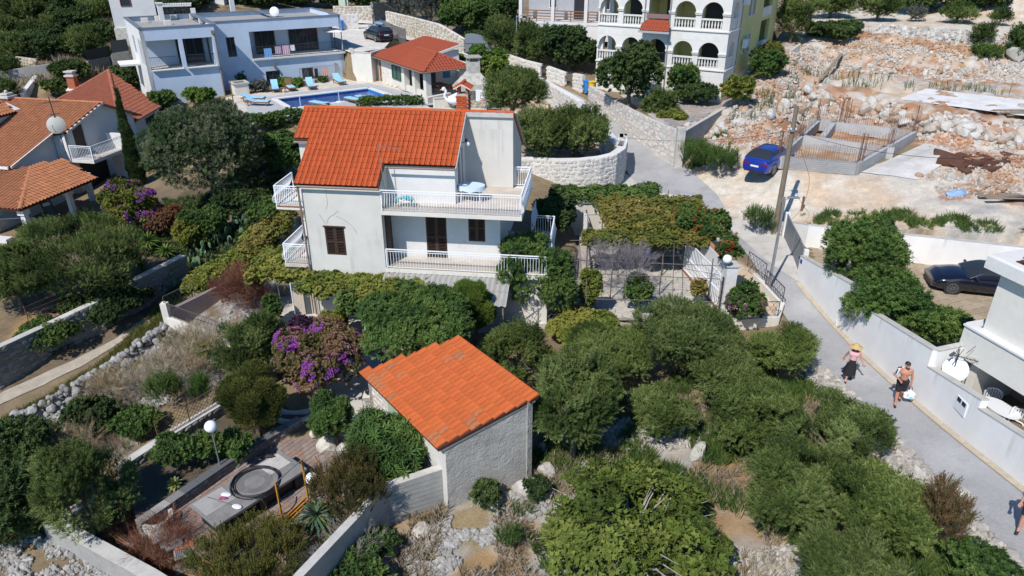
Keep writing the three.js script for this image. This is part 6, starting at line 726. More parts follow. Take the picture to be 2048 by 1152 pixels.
for(const f of[f1,f2])mesh('side_parapet',box(.22,.9,1.6,-.2,f+.45,-1.55),stone,T);
const[m0,m1]=low[2];const er=new THREE.Group();er.name='entrance_railing';T.add(er);railing(er,[V(m0+.05,f1,.0),V(m1-.05,f1,.0)],1.0,.14,'straight',M.iron,{second:false});
const c0=fac(T,.5,1281,60),c1=fac(T,.5,1338,66);tilePlane(T,[V(c0[0],c0[1],.75),V(c1[0],c0[1],.75),V(c1[0]- .2,c0[1]+ .75,.02),V(c0[0]+ .2,c0[1]+ .75,.02)],.24,.35,'pan',M.tileBrick,{seed:3});mesh('canopy_beam',[box(c1[0]- c0[0]+ .2,.16,.1,(c0[0]+ c1[0])/ 2,c0[1]- .08,.78),box(c1[0]- c0[0],.1,.7,(c0[0]+ c1[0])/ 2,c0[1]- .12,.4)],M.greyWall,T);mesh('canopy_panel',box(c1[0]- c0[0]- .5,.35,.05,(c0[0]+ c1[0])/ 2,c0[1]+ 1.1,.04),mat([.22,.13,.13]),T);
for(let k=0;k<8;k++)mesh('stair_step',box(1.6,.2,.3,(m0+m1)/ 2,f1-.1-k*(f1/8),.3+k*.28),M.greyWall,T);
mesh('downpipe',[bar(V(m0-.25,tp,.1),V(m0-.25,f1+2.5,.1),.05),bar(V(m1+.12,tp,.1),V(m1+.12,0,.1),.05),bar(V(.05,tp,-sy-.1),V(.05,.2,-sy-.1),.05)],M.galv,T);
{const c=facX(T,0,1486,86);mesh('air_conditioner',[rbox(.35,.7,.95,.03,.22,c[1],c[0]),new THREE.TorusGeometry(.26,.02,6,16).rotateY(Math.PI/2).translate(.41,c[1],c[0]+ .1)],M.plastic,T);const d=facX(T,0,1489,0);mesh('air_conditioner',rbox(.35,.7,.95,.03,.22,d[1],d[0]),M.plastic,T);}
mesh('roof',[slab([V(-W-.5,tp+.1,.6),V(.6,tp+.1,.6),V(.6,tp+.1,-Dp),V(-W-.5,tp+.1,-Dp)],V(0,1,0),.2)],M.tileBrick[0],T);mesh('rear_wall',box(W-.4,tp+1,.3,-W/2,tp/2-.5,-Dp+.2),M.yellow,T);
const w=thing('yard_wall','pale rough concrete wall holding the yard above the lane and the building site','wall');const k=(px,py,h,top)=>{const p=at(px,py,h);return{x:p.x,z:p.z,y:h-.2,t:top};};
wallLine(w,[k(1180,190,3.9,4.7),k(1212,222,3.25,4.55),k(1260,268,2.5,4.4),k(1310,308,1.95,4.3),k(1354,338,1.6,4.3)],.35,M.paleConcrete);mesh('corner_pier',box(.55,3.1,.55,at(1354,338,1.6).x,3.0,at(1354,338,1.6).z),M.paleConcrete,w);
{const a=k(1180,190,3.9,4.7),L=[k(1180,190,3.9,4.7),k(1212,222,3.25,4.55),k(1260,268,2.5,4.4),k(1310,308,1.95,4.3),k(1354,338,1.6,4.3)];for(let i=0;i<4;i++){let n=V(-(L[i+1].z-L[i].z),0,L[i+1].x-L[i].x).normalize();if(n.x>0)n.negate();const o=n.clone().multiplyScalar(.17);stoneFace(w,V(L[i].x,L[i].y+.2,L[i].z).add(o),V(L[i+1].x,L[i+1].y+.2,L[i+1].z).add(o),L[i].t,L[i+1].t,n,.55,.32,M.stoneWhite,{seed:200+i,most:70,depth:.04});}}settle(w);
const w2=thing('grey_block_wall','shaded grey block wall between the paved yard and the excavation','wall');const c=at(1354,338,1.6);wallLine(w2,[{x:c.x+.3,z:c.z,y:1.4,t:4.35},...[[1483,196,4.45,0],[1520,165,4.9,0],[1560,118,5.9,0],[1600,88,7.2,0]].map(([x,y,h])=>{const p=at(x,y,h);return{x:p.x,z:p.z,y:h-2.8,t:h};})],.25,M.concrete,{cap:M.coping,capH:.05,over:.01});settle(w2);
const yardSheet=struct('flagstone_yard',drape([at(1340,258,YARD_H),at(1290,225,YARD_H),at(1240,190,YARD_H)],[at(1478,198,YARD_H),at(1440,205,YARD_H),at(1330,178,YARD_H)],10,6,.0,()=>YARD_H-.02),M.mortar);
paving(yardSheet,[[1350,262],[1478,198],[1440,206],[1330,195],[1300,225]].map(([x,y])=>XZ(at(x,y,YARD_H))),.4,.75,.55,[mat([.4,.37,.34],{map:'stone',size:1}),mat([.48,.44,.4],{map:'stone',size:1}),mat([.34,.33,.33],{map:'stone',size:1}),mat([.46,.38,.33],{map:'stone',size:1})],()=>YARD_H-.005,{rand:true,seed:9,name:'flagstone',fill:1.0});
}
{
const b=at(1040,52,7.8),T=thing('grey_house','grey and white house with dark-railed veranda behind the trees','house',b,-20*D2R),w=11;mesh('rear_wall',box(w,4.5,.3,w/2,2.6,-3),M.greyWall,T);mesh('end_wall',box(.3,4.5,5,w,2.6,-1.5),M.greyWall,T);mesh('plinth',box(w,1.5,5,w/2,-.4,-2.4),M.white,T);mesh('veranda_floor',box(w+.3,.25,3.3,w/2,.45,-1.5),M.white,T);for(const x of[.1,3.6,7.1,10.7])mesh('post',box(.35,4.2,.35,x,2.3,0),M.white,T);for(let i=0;i<4;i++)mesh('rail_bar',box(w,.1,.06,w/2,.8+i*.27,.02),M.wood,T);mesh('rail_post',Array.from({length:7},(_,i)=>box(.08,1.1,.08,i*w/6,1.1,.02)),M.wood,T);for(let i=0;i<4;i++)mesh('rail_bar',box(.06,.1,3,w,.8+i*.27,-1.5),M.wood,T);winBox(T,2.3,1.6,3.2,3.2,-2.8,M.white);winBox(T,8.2,1.6,9.6,3.2,-2.8,M.white,{n:2});mesh('door',box(1.1,2.3,.06,5.6,1.75,-2.82),M.dark,T);
const q=at(232,62,7.4),S=thing('stone_and_white_house','white and stone house cut by the top edge at the left','house',q,20*D2R);mesh('white_wall',[box(4.2,5,.3,2.1,2.0,0),box(.3,5,6,.15,2.0,-3)],M.white,S);mesh('stone_base',box(4.4,2.2,.5,2.1,-.8,.1),M.stoneWhite[0],S);stoneFace(S,V(4.2,-1,-1.2),V(7.2,-1,-1.2),2.2,2.2,V(0,0,1),.4,.24,M.stoneGrey,{seed:5,most:110});mesh('stone_wall',box(3.2,3.4,.3,5.7,.6,-1.4),M.stoneGrey[1],S);mesh('balcony',[box(3.6,.2,2,5.9,2.3,-1),beam(V(4.3,3.3,0),V(7.6,3.2,0),.1,.1)],M.white,S);mesh('railing',Array.from({length:14},(_,i)=>box(.03,.9,.03,4.4+i*.24,2.8,0)),M.iron,S);winBox(S,1.0,2.4,2.0,3.6,.18,M.redShutter);winBox(S,5.9,.3,6.9,1.6,-1.18,M.dark);mesh('gate_pillar',box(.5,3,.5,7.8,.5,0),M.white,S);
const e=at(405,14,8.6),E=thing('distant_cottage','small cottage with orange roof among trees at the top edge','house',e,0);mesh('wall',box(5,2,3,0,1.0,-2),M.white,E);mesh('roof',slab([V(-2.8,1.6,0),V(2.8,1.6,0),V(2.8,3.2,-2.6),V(-2.8,3.2,-2.6)],V(0,1,0),.15),M.tileOrange[2],E);mesh('window',box(.8,.8,.06,1,1,-.46),M.dark,E);
}
{
const w=thing('curved_white_wall','curving white-painted stone wall beside the lane, right of the house','wall'),P=[[1010,368,1.9,3.55],[1060,371,1.7,3.55],[1110,380,1.55,3.6],[1155,384,1.45,3.65],[1195,381,1.45,3.7],[1222,374,1.5,3.75],[1238,360,1.55,3.75],[1243,342,1.6,3.75],[1243,322,1.75,3.75]].map(([x,y,h,t])=>{const p=at(x,y,h);return{x:p.x,z:p.z,y:h-.2,t};});
wallLine(w,P,.55,M.white,{foot:.3});
for(let i=0;i<P.length-1;i++){let n=V(-(P[i+1].z-P[i].z),0,P[i+1].x-P[i].x).normalize();const c=V(3,0,-52);if(n.dot(V(P[i].x-c.x,0,P[i].z-c.z))<0)n.negate();const o=n.clone().multiplyScalar(.27);stoneFace(w,V(P[i].x,P[i].y,P[i].z).add(o),V(P[i+1].x,P[i+1].y,P[i+1].z).add(o),P[i].t,P[i+1].t,n,.34,.24,M.stoneWhite,{seed:220+i,most:40,depth:.05});}
const S=[[1238,292,3.75,3.75],[1214,262,3.75,3.75],[1213,258,4.1,4.1],[1191,233,4.1,4.1],[1190,229,4.5,4.5],[1163,206,4.5,4.5],[1161,202,4.9,4.9],[1088,160,5.1,5.1]].map(([x,y,h,t])=>{const p=at(x,y,h);return{x:p.x,z:p.z,y:h-2.4,t};});
wallLine(w,[P[8],S[0]],.55,M.white,{foot:1});for(let i=0;i<8;i +=2){wallLine(w,[S[i],S[i+1]],.55,M.white,{foot:1});const a=S[i],b=S[i+1];let n=V(-(b.z-a.z),0,b.x-a.x).normalize();if(n.x>0)n.negate();const o=n.clone().multiplyScalar(.27);stoneFace(w,V(a.x,a.y+.6,a.z).add(o),V(b.x,b.y+.6,b.z).add(o),a.t,b.t,n,.42,.3,M.stoneWhite,{seed:240+i,most:40,depth:.04});}settle(w);
struct('lane_apron',drape([at(1240,380,1.4),at(1285,392,1.3),at(1330,392,1.25)],[at(1252,350,1.55),at(1290,372,1.38),at(1370,392,1.1)],10,4,.045),M.apron);
struct('concrete_apron',drape([at(1446,449,.65),at(1480,480,.56),at(1520,520,.48),at(1552,548,.44),at(1592,574,.42)],[at(1480,440,.85),at(1530,465,.85),at(1566,483,.85),at(1582,520,.7),at(1596,560,.5)],24,6,.045),M.apron);
}
{
const p=at(1548,470,.95),h=topOf(p,212)- p.y,o=thing('utility_pole','weathered wooden utility pole beside the dirt yard','utility pole',p);mesh('pole',bar(V(0,-.4,0),V(-.0,h,0),.17,10,.11),M.pole,o);mesh('bracket',[box(.3,.08,.3,0,h-1.3,.05),cyl(.06,.06,.14,.1,h-1.4,.12,8),box(.2,.3,.12,.1,2.2,.15)],M.galv,o);mesh('insulator',[cyl(.04,.05,.1,-.12,h-1.25,.1,8),cyl(.04,.05,.1,.14,h-1.25,.1,8)],M.plastic,o);mesh('hanging_cable',tube([V(.1,h-1.5,.15),V(.6,h-2.6,.6),V(1.1,3.4,.8),V(.9,1.6,.6),V(.2,.6,.3)],.012,40,4),M.rust,o);
const a=p.clone().setY(p.y+h-1.3),e1=at(1236,274,5.2),e2=at(2060,318,9.2),e3=V(45,6,-20);const W=(b,sag,l)=>solo('overhead_wire',tube([a,a.clone().lerp(b,.25).add(V(0,-sag*.75,0)),a.clone().lerp(b,.5).add(V(0,-sag,0)),a.clone().lerp(b,.75).add(V(0,-sag*.75,0)),b],.01,40,4),M.dark,l,'wire');W(e1,.4,'thin overhead wire from the wooden pole to the left over the lane');W(e2,.5,'thin overhead wire from the wooden pole to the right over the excavation');
const lp=at(1536,584,.38),o2=thing('street_lamp','grey street lamp with flat head beside the iron fence at the bend','street lamp',lp),lh=topOf(lp,398)- lp.y;mesh('lamp_post',bar(V(0,-.2,0),V(0,lh,0),.085,10,.055),M.galv,o2);mesh('arm',bar(V(0,lh,0),V(.25,lh+.06,.02),.04),M.galv,o2);mesh('lamp_head',rbox(.55,.07,.22,.03,.4,lh+.08,.02),M.galv,o2);
const st=at(1600,436,1.3),o3=thing('wooden_stake','brown wooden stake in the dirt beside the pole shadow','stake',st);mesh('stake',box(.1,topOf(st,393)- st.y,.1,0,(topOf(st,393)- st.y)/ 2,0),M.wood,o3);
}
{
const A=V(14.62,0,-32.4),B=V(15.35,0,-12),X=(z)=>lerp(A.x,B.x,(z-A.z)/(B.z-A.z));const road=(z)=>ghSmooth(X(z)- .5,z);
const T=(px,py)=>{let p=onX(px,py,15);for(let i=0;i<4;i++)p=onX(px,py,X(p.z));return p;};
const w=thing('street_wall','long white rendered wall along the street with stepped top','wall');const seg=(a,b)=>{const p=T(...a),q=T(...b);return[{x:p.x,z:p.z,y:road(p.z),t:p.y},{x:q.x,z:q.z,y:road(q.z),t:q.y}];};
const m=mat([.87,.86,.835],{map:'streak',size:3.9,bump:.004,rough:.92});
const s1=seg([1606,512],[1727,579]),s2=seg([1722,608],[1872,700]),s3=seg([1862,734],[1973,803]),s4=seg([1962,815],[2120,915]);s1[1].x=s2[0].x=X((s1[1].z+s2[0].z)/ 2);s1[1].z=s2[0].z=(s1[1].z+s2[0].z)/ 2;s2[1].z=s3[0].z=(s2[1].z+s3[0].z)/ 2;s3[1].z=s4[0].z=(s3[1].z+s4[0].z)/ 2;s3[1].x=s4[0].x;
for(const s of[s1,s2,s3,s4])wallLine(w,s,.25,m,{cap:M.coping,capH:.04,over:.015,foot:.5});
{const p=T(1930,812);mesh('meter_box',[box(.05,.5,.58,p.x-.13,p.y,p.z)],M.plastic,w);mesh('meter_window',[box(.02,.14,.18,p.x-.16,p.y+.16,p.z-.13),box(.02,.14,.18,p.x-.16,p.y+.16,p.z+.13)],M.dark,w);const q=T(1608,521);mesh('blue_plate',[box(.02,.2,.2,q.x-.135,q.y-.05,q.z),box(.02,.12,.12,q.x-.135,q.y+.04,q.z-.28)],mat([.015,.03,.25]),w);mesh('outlet',[box(.03,.2,.24,T(1677,645).x-.13,T(1677,645).y,T(1677,645).z)],M.plastic,w);}
settle(w);
struct('gutter_strip',drape([V(14.3,0,-32.2),V(14.55,0,-25),V(15,0,-12)],[V(14.5,0,-32.2),V(14.75,0,-25),V(15.22,0,-12)],60,1,.06),mat([.55,.47,.35],{map:'ground',size:1.2}));
const cw=thing('cross_wall','short white cross wall between the street wall and the house on the right','wall'),c1=s2[1],c2=at(1930,688,c1.t+.05);wallLine(cw,[{x:c1.x,z:c1.z,y:1,t:c1.t},{x:c2.x,z:c2.z,y:1,t:c1.t+.05}],.22,m,{cap:M.coping,capH:.04,over:.01});settle(cw);
const rw=thing('courtyard_wall','white wall with drain stains behind the courtyard and the black coupe','wall');const R=[[1571,478,.9,443],[1612,492,1.2,450],[1850,528,1.2,474],[2060,545,1.2,497],[2300,580,1.2,530]].map(([x,y,h,t])=>{const p=at(x,y,h);return{x:p.x,z:p.z,y:h-.3,t:topOf(p,t)};});wallLine(rw,R,.22,m,{cap:M.coping,capH:.03,over:.006});for(const[px,py]of[[1637,484],[1804,510],[1861,517],[1922,526]]){const p=at(px,py,1.4);mesh('drain_hole',ball(.05,p.x,p.y,p.z+.1,8),M.dark,rw);}settle(rw);
const ct=struct('courtyard',drape([V(15.2,0,-31.9),V(15.4,0,-21.2)],[V(40,0,-31),V(40,0,-18)],4,6,.0,()=>COURT_H-.02),mat([.22,.19,.14],{map:'concrete',size:2}));
paving(ct,[[15.4,-31.6],[16.2,-35.8],[27.5,-33],[27.5,-22],[15.4,-22]],-.38,.55,.4,[mat([.46,.37,.26],{map:'concrete',size:1}),mat([.42,.33,.23],{map:'concrete',size:1}),mat([.5,.41,.3],{map:'concrete',size:1})],()=>COURT_H-.005,{seed:77,name:'paver',fill:.95});
{const a=at(1567,482,.85),b=at(1600,560,.55),g=thing('metal_gate','grey sheet metal gate with curved top at the courtyard entrance','gate',a,-Math.atan2(b.z-a.z,b.x-a.x)),L=Math.hypot(b.x-a.x,b.z-a.z),pts=[];for(let i=0;i<=16;i++){const f=i/16;pts.push([f*L,1.62-.28*smoothstep(f,.15,.9)- .08*Math.sin(f*Math.PI*2)]);}mesh('gate_sheet',extrude([[0,.05],[L,.05],...pts.slice().reverse()],.04),mat([.2,.215,.23],{rough:.5,map:'plaster',size:2}),g);mesh('gate_frame',[tube(pts.map(([x,y])=>V(x,y,.02)),.04,32,6),bar(V(0,.08,.05),V(L,.08,.05),.03),bar(V(L/2,.1,.06),V(L/2,1.5,.06),.025)],M.galv,g);mesh('gate_post',box(.22,1.75,.22,-.12,.8,0),m,g);mesh('gate_post',box(.22,1.5,.22,L+.12,.7,0),m,g);mesh('track',box(L,.04,.1,L/2,.0,.15),M.rust,g);}
const a=at(1930,650,4.1),b=at(2060,724,4.1),H=thing('street_house','off-white house with terrace and dark porch, cut by the right edge','house',a.clone().setY(COURT_H-.2),-Math.atan2(b.z-a.z,b.x-a.x)),ht=4.1-H.position.y,l=(px,py,h)=>L3(H,at(px,py,h)),tb=fac(H,0,1945,728)[1],pm=mat([.72,.69,.63],{map:'plaster',size:4.3,bump:.003,rough:.9});
mesh('terrace_front',wallZ(rect(0,-.3,12,ht),[rect(.35,0,11.5,tb)],0,.25),pm,H);mesh('terrace_side',wallX([[.25,-.3],[5,-.3],[5,ht],[.25,ht]],[],.25,.25),pm,H);mesh('terrace_coping',[box(12,.07,.36,5.98,ht+.03,-.12),box(.36,.07,5,.12,ht+.032,-2.6)],M.white,H);mesh('terrace_deck',box(11.6,.2,4.5,6.1,ht-.75,-2.6),M.paleConcrete,H);
const pb=mat([.42,.34,.26],{map:'plaster',size:3,rough:.9});mesh('porch_back',box(11.5,tb,.2,6,tb/2,-2.4),pb,H);mesh('porch_floor',box(11.5,.08,4,6,.03,-.8),M.slabFloor,H);const wx=fac(H,-2.3,1990,765)[0];winBox(H,wx-.6,.9,wx+.6,2.15,-2.26,M.white,{n:1});
const u0=l(1990,592,6.2),u=l(1962,667,4.1);const ux=1.7,uz=-2.6,uh=3.05;const cpt=l(1965,660,4.1);
mesh('upper_wall',[wallZ(rect(cpt.x,ht-1,14,ht+2.6),[],cpt.z,.3),wallX([[-cpt.z+.3,ht-4],[-cpt.z+8,ht-4],[-cpt.z+8,ht+2.6],[-cpt.z+.3,ht+2.6]],[],cpt.x+.3,.3)],pm,H);mesh('lower_side',wallX([[-cpt.z,-.3],[-cpt.z+8,-.3],[-cpt.z+8,ht-1],[-cpt.z,ht-1]],[],cpt.x+.32,.3),pm,H);
mesh('eave',[box(14,.42,.5,cpt.x+6.6,ht+2.5,cpt.z+.12),box(.5,.42,8.6,cpt.x-.15,ht+2.5,cpt.z-4.1),box(14,.1,8.6,cpt.x+6.6,ht+2.72,cpt.z-4.1)],M.white,H);tilePlane(H,[V(cpt.x+.35,ht+2.82,cpt.z+.05),V(cpt.x+8,ht+2.82,cpt.z+.05),V(cpt.x+8,ht+4.4,cpt.z-3.4),V(cpt.x+3.4,ht+4.4,cpt.z-3.4)],.26,.36,'pan',M.tileOrange,{seed:91});mesh('hip_side',slab([V(cpt.x+.5,ht+2.8,cpt.z-.2),V(cpt.x+3.4,ht+4.4,cpt.z-3.4),V(cpt.x+.5,ht+2.8,cpt.z-8)],V(0,1,0),.1),M.tileOrange[0],H);ridgeTiles(H,V(cpt.x+.45,ht+2.82,cpt.z-.15),V(cpt.x+3.4,ht+4.42,cpt.z-3.4),M.tileOrange,92,1.3);
{const p=at(1912,739,2.75),o=thing('satellite_dish','round white satellite dish behind the street wall on the right','satellite dish',V(p.x,1.2,p.z));const g=new THREE.Group();g.name='dish_head';g.position.y=p.y-1.2;g.rotation.set(-.55,-.25,0);o.add(g);mesh('reflector',new THREE.SphereGeometry(.95,30,8,0,7,0,.47).rotateX(Math.PI/2).translate(0,0,-.88),M.plastic,g);mesh('bracket',box(.2,.2,.2,0,-.1,-.12),M.darkGrey,g);mesh('mast',bar(V(0,0,-.15),V(0,2.3,-.15),.035),M.galv,o);const q=at(1925,712,3.3),d=thing('yagi_aerial','spiky television aerial above the white dish','aerial',q);mesh('boom',bar(V(-.35,.05,0),V(.95,-.28,.1),.014),M.iron,d);mesh('element',Array.from({length:12},(_,i)=>bar(V(-.2+i*.1,.02-i*.025,-.12),V(-.2+i*.1,.02-i*.025,.2),.006,4)),M.iron,d);mesh('reflector_grid',[bar(V(-.35,-.3,.1),V(-.1,.35,.1),.01),bar(V(-.35,-.3,-.1),V(-.1,.35,-.1),.01),bar(V(-.45,.0,0),V(-.3,.15,0),.05),bar(V(.1,.1,0),V(.35,.4,0),.01),bar(V(-.15,-.6,0),V(-.15,.1,0),.018)],M.iron,d);}
const chair=(p,yaw,label,m)=>{const o=thing('plastic_chair',label,'chair',p,yaw);mesh('seat',rbox(.5,.04,.48,.02,0,.42,0),m,o);const bk=[];for(let i=0;i<6;i++)bk.push(rbox(.05,.46,.025,.01,-.19+i*.076,.68,-.25));mesh('backrest',[...bk,tube([V(-.25,.42,-.23),V(-.24,.8,-.27),V(0,.95,-.29),V(.24,.8,-.27),V(.25,.42,-.23)],.03,20)],m,o);mesh('armrest',[tube([V(-.27,.42,.2),V(-.28,.64,.18),V(-.27,.66,-.22)],.025,12),tube([V(.27,.42,.2),V(.28,.64,.18),V(.27,.66,-.22)],.025,12)],m,o);for(const[x,z]of[[-.22,.2],[.22,.2],[-.22,-.22],[.22,-.22]])mesh('leg',bar(V(x*1.15,0,z*1.15),V(x,.42,z),.025),m,o);};
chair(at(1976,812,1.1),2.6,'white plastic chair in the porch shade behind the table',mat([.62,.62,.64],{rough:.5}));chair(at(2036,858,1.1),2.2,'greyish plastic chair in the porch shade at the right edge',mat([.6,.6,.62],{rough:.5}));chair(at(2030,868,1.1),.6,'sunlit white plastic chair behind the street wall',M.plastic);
{const o=thing('plastic_table','white oval plastic table behind the street wall','table',at(1990,850,1.1),H.rotation.y);const s=new THREE.CylinderGeometry(.5,.5,.04,28).scale(1.35,1,.82).translate(0,.73,0);mesh('tabletop',s,M.plastic,o);for(const[x,z]of[[-.4,-.25],[.4,-.25],[-.4,.25],[.4,.25]])mesh('leg',bar(V(x,0,z),V(x*.9,.72,z*.9),.03),M.plastic,o);}
}
{
const T=thing('iron_pergola','thin iron pipe pergola over the paved yard','pergola'),m=mat([.16,.13,.115],{rough:.7}),h=2.5,g=(px,py,y=h)=>at(px,py,y);
const posts=[[1172,560],[1220,600],[1318,590],[1415,600],[1190,455],[1330,450]].map(([x,y])=>at(x,y,.3));for(const p of posts)mesh('post',bar(p,p.clone().setY(h+.05),.028),m,T);const rows=[[1140,481,1420,477],[1135,520,1450,532],[1130,545,1440,558],[1170,430,1420,425],[1190,598,1430,604]];for(const[a,b,c,d]of rows)mesh('cross_pipe',bar(g(a,b),g(c,d),.018),m,T);for(const[a,b,c,d]of[[1175,425,1172,605],[1260,425,1250,605],[1350,425,1345,605]])mesh('long_pipe',bar(g(a,b),g(c,d),.018),m,T);mesh('brace',[bar(at(1172,420,2.4),at(1190,470,.5),.03),bar(at(1174,420,2.4),at(1168,455,.5),.025)],m,T);settle(T);
const yd=struct('paved_yard',drape([at(1150,450,.3),at(1150,640,.3)],[at(1400,450,.3),at(1440,640,.3)],8,8,.0,()=>.285),mat([.3,.28,.26],{map:'concrete',size:2}));paving(yd,[[1178,500],[1300,500],[1375,540],[1436,620],[1180,640]].map(([x,y])=>XZ(at(x,y,.3))),.08,.62,.42,[mat([.56,.53,.49],{map:'stone',size:1}),mat([.62,.59,.54],{map:'stone',size:1}),mat([.5,.48,.45],{map:'stone',size:1})],()=>.3,{rand:true,seed:12,fill:1.02,name:'flagstone'});
const lw=thing('yard_parapet','low pink-grey parapet wall along the left of the pergola yard','wall');wallLine(lw,[[1165,480,.3],[1170,540,.3],[1178,640,.3]].map(([x,y,hh])=>{const p=at(x,y,hh);return{x:p.x,z:p.z,y:0,t:.85};}),.45,mat([.52,.46,.42],{map:'concrete',size:1.4}));mesh('white_post',box(.25,2.0,.25,at(1169,490,.3).x,1.2,at(1169,490,.3).z),M.white,lw);settle(lw);
const bw=thing('beige_back_wall','beige wall at the back of the pergola yard under the vines','wall');wallLine(bw,[[1140,470,.3,412],[1195,466,.3,408],[1320,462,.3,410]].map(([x,y,hh,t])=>{const p=at(x,y,hh);return{x:p.x,z:p.z,y:.1,t:topOf(p,t)};}),.25,M.cream);mesh('ledge',beam(at(1180,472,.9),at(1330,466,.9),.5,.1),M.coping,bw);settle(bw);
const ga=at(1366,540,.32),gb=at(1432,614,.32),G=thing('white_gate','white steel bar gate of the pergola yard','gate',ga,-Math.atan2(gb.z-ga.z,gb.x-ga.x)),L=Math.hypot(gb.x-ga.x,gb.z-ga.z),n=24;for(let i=0;i<=n;i++)mesh('gate_bar',box(.035,1.6,.035,i/n*L,.95,0),M.rail,G);for(const y of[.12,.9,1.78])mesh('gate_rail',box(L,.05,.05,L/2,y,.01),M.rail,G);mesh('gate_diagonal',[bar(V(0,.15,.03),V(L,1.75,.03),.02)],M.rail,G);mesh('rusty_track',box(L+.3,.06,.08,L/2,.03,.05),M.rust,G);
const pl=thing('gate_pillar','white gate pillar carrying a globe lamp and red geraniums','pillar',at(1449,624,.3));const ph=topOf(at(1449,624,.3),530)- .3;mesh('pillar',box(.5,ph,.5,0,ph/2,0),M.white,pl);mesh('pillar_cap',rbox(.62,.1,.62,.02,0,ph+.04,0),M.coping,pl);mesh('gate_hinge_post',box(.06,1.9,.06,-.32,.95,.1),M.iron,pl);
const lp=thing('globe_lamp','white globe lamp on top of the white gate pillar','lamp',at(1453,531,ph+.42));mesh('globe',ball(.21,0,.32,0,22),M.globe,lp);mesh('lamp_post',cyl(.03,.04,.14,0,0,0,10),M.galv,lp);
const pw=thing('gate_wall','white wall with clay-tile coping behind the white gate along the lane','wall'),a=at(1400,540,.5),b=at(1446,600,.4);wallLine(pw,[{x:a.x,z:a.z,y:.2,t:2.35},{x:b.x,z:b.z,y:.2,t:2.35}],.25,M.white);ridgeTiles(pw,V(a.x,2.38,a.z),V(b.x,2.38,b.z),M.tileOrange,4,1.1);settle(pw);
const f=(label,P,h,mm=M.iron,gap=.14)=>{const t=thing('wavy_iron_fence',label,'fence');railing(t,P,h,gap,'wavy',mm,{second:false,rail:.018,y0:.06,r:.01});settle(t);};
const wl=thing('flower_bed_wall','low white wall around the flower bed beside the street lamp','wall');const e=[at(1460,655,.3),at(1552,648,.35),at(1562,618,.4),at(1508,555,.5)].map((p)=>({x:p.x,z:p.z,y:0,t:.75}));wallLine(wl,e,.22,M.cream);settle(wl);f('dark wavy iron fence in front of the flower bed at the bend',[V(e[0].x-.6,.78,e[0].z),V(e[1].x,.78,e[1].z)],.75);f('dark wavy iron fence along the street beside the lamp',[V(e[2].x,.78,e[2].z),V(lerp(e[2].x,e[3].x,.6),.78,lerp(e[2].z,e[3].z,.6))],.75);f('dark wavy iron fence between gate pillar and lamp',[V(lerp(e[2].x,e[3].x,.65),.95,lerp(e[2].z,e[3].z,.65)),V(e[3].x-.3,.95,e[3].z-.4)],.85);
const fw=thing('garden_edge_wall','low pale wall in front of the house under the white-grey fence','wall');const q=[at(1000,668,.1),at(1075,652,.15),at(1140,640,.2),at(1230,655,.2)].map((p)=>({x:p.x,z:p.z,y:-.3,t:.3}));wallLine(fw,q,.22,M.cream);settle(fw);f('grey wavy iron fence below the corrugated porch roof',[V(q[0].x,.32,q[0].z),V(q[1].x,.32,q[1].z),V(q[2].x,.32,q[2].z)],.75,mat([.3,.31,.33],{rough:.5}));
const cr=(p,c,l,yaw)=>{const o=thing('plastic_crate',l,'crate',p,yaw),mm=mat(c,{rough:.45});mesh('crate_wall',[rbox(.5,.42,.03,.01,0,.21,.19),rbox(.5,.42,.03,.01,0,.21,-.19),rbox(.03,.42,.36,.01,.235,.21,0),rbox(.03,.42,.36,.01,-.235,.21,0),box(.48,.03,.36,0,.02,0)],mm,o);mesh('handle',[box(.14,.03,.04,0,.43,.19),box(.14,.03,.04,0,.43,-.19)],mm,o);};cr(at(1276,512,.6),[.75,.55,.02],'yellow plastic crate under the vines in the pergola yard',.2);cr(at(1293,513,.6),[.04,.25,.65],'blue plastic crate beside the yellow crate',-.3);
const led=thing('stone_bench','long low concrete bench carrying the two crates','bench',at(1270,516,.3));mesh('bench_top',rbox(5,.1,.6,.02,0,.27,0),M.coping,led);for(const x of[-2,0,2])mesh('support',box(.2,.26,.5,x,.12,0),M.concrete,led);
const tk=thing('water_tank','dark grey water tank under the vine canopy by the house','tank',at(636,622,0));mesh('tank_body',rbox(.95,1.25,.9,.05,0,.62,0),mat([.07,.08,.085],{rough:.6}),tk);mesh('tank_lid',rbox(1.0,.06,.95,.02,0,1.27,0),mat([.2,.25,.27],{rough:.5}),tk);
const vp=thing('vine_pergola','white pipe pergola carrying the vine canopy in front of the house','pergola');for(const[x,y]of[[562,612],[592,642],[678,650],[693,664],[735,700]]){const p=at(x,y,0);mesh('post',bar(p,p.clone().setY(2.0),.03),M.rail,vp);}settle(vp);
struct('house_apron',drape([at(560,600,0),at(680,600,0),at(860,610,0),at(1000,640,0)],[at(560,650,0),at(680,662,0),at(860,680,0),at(1000,662,0)],16,4,.03,(x,z)=>gh(x,z)),M.paleConcrete);
}
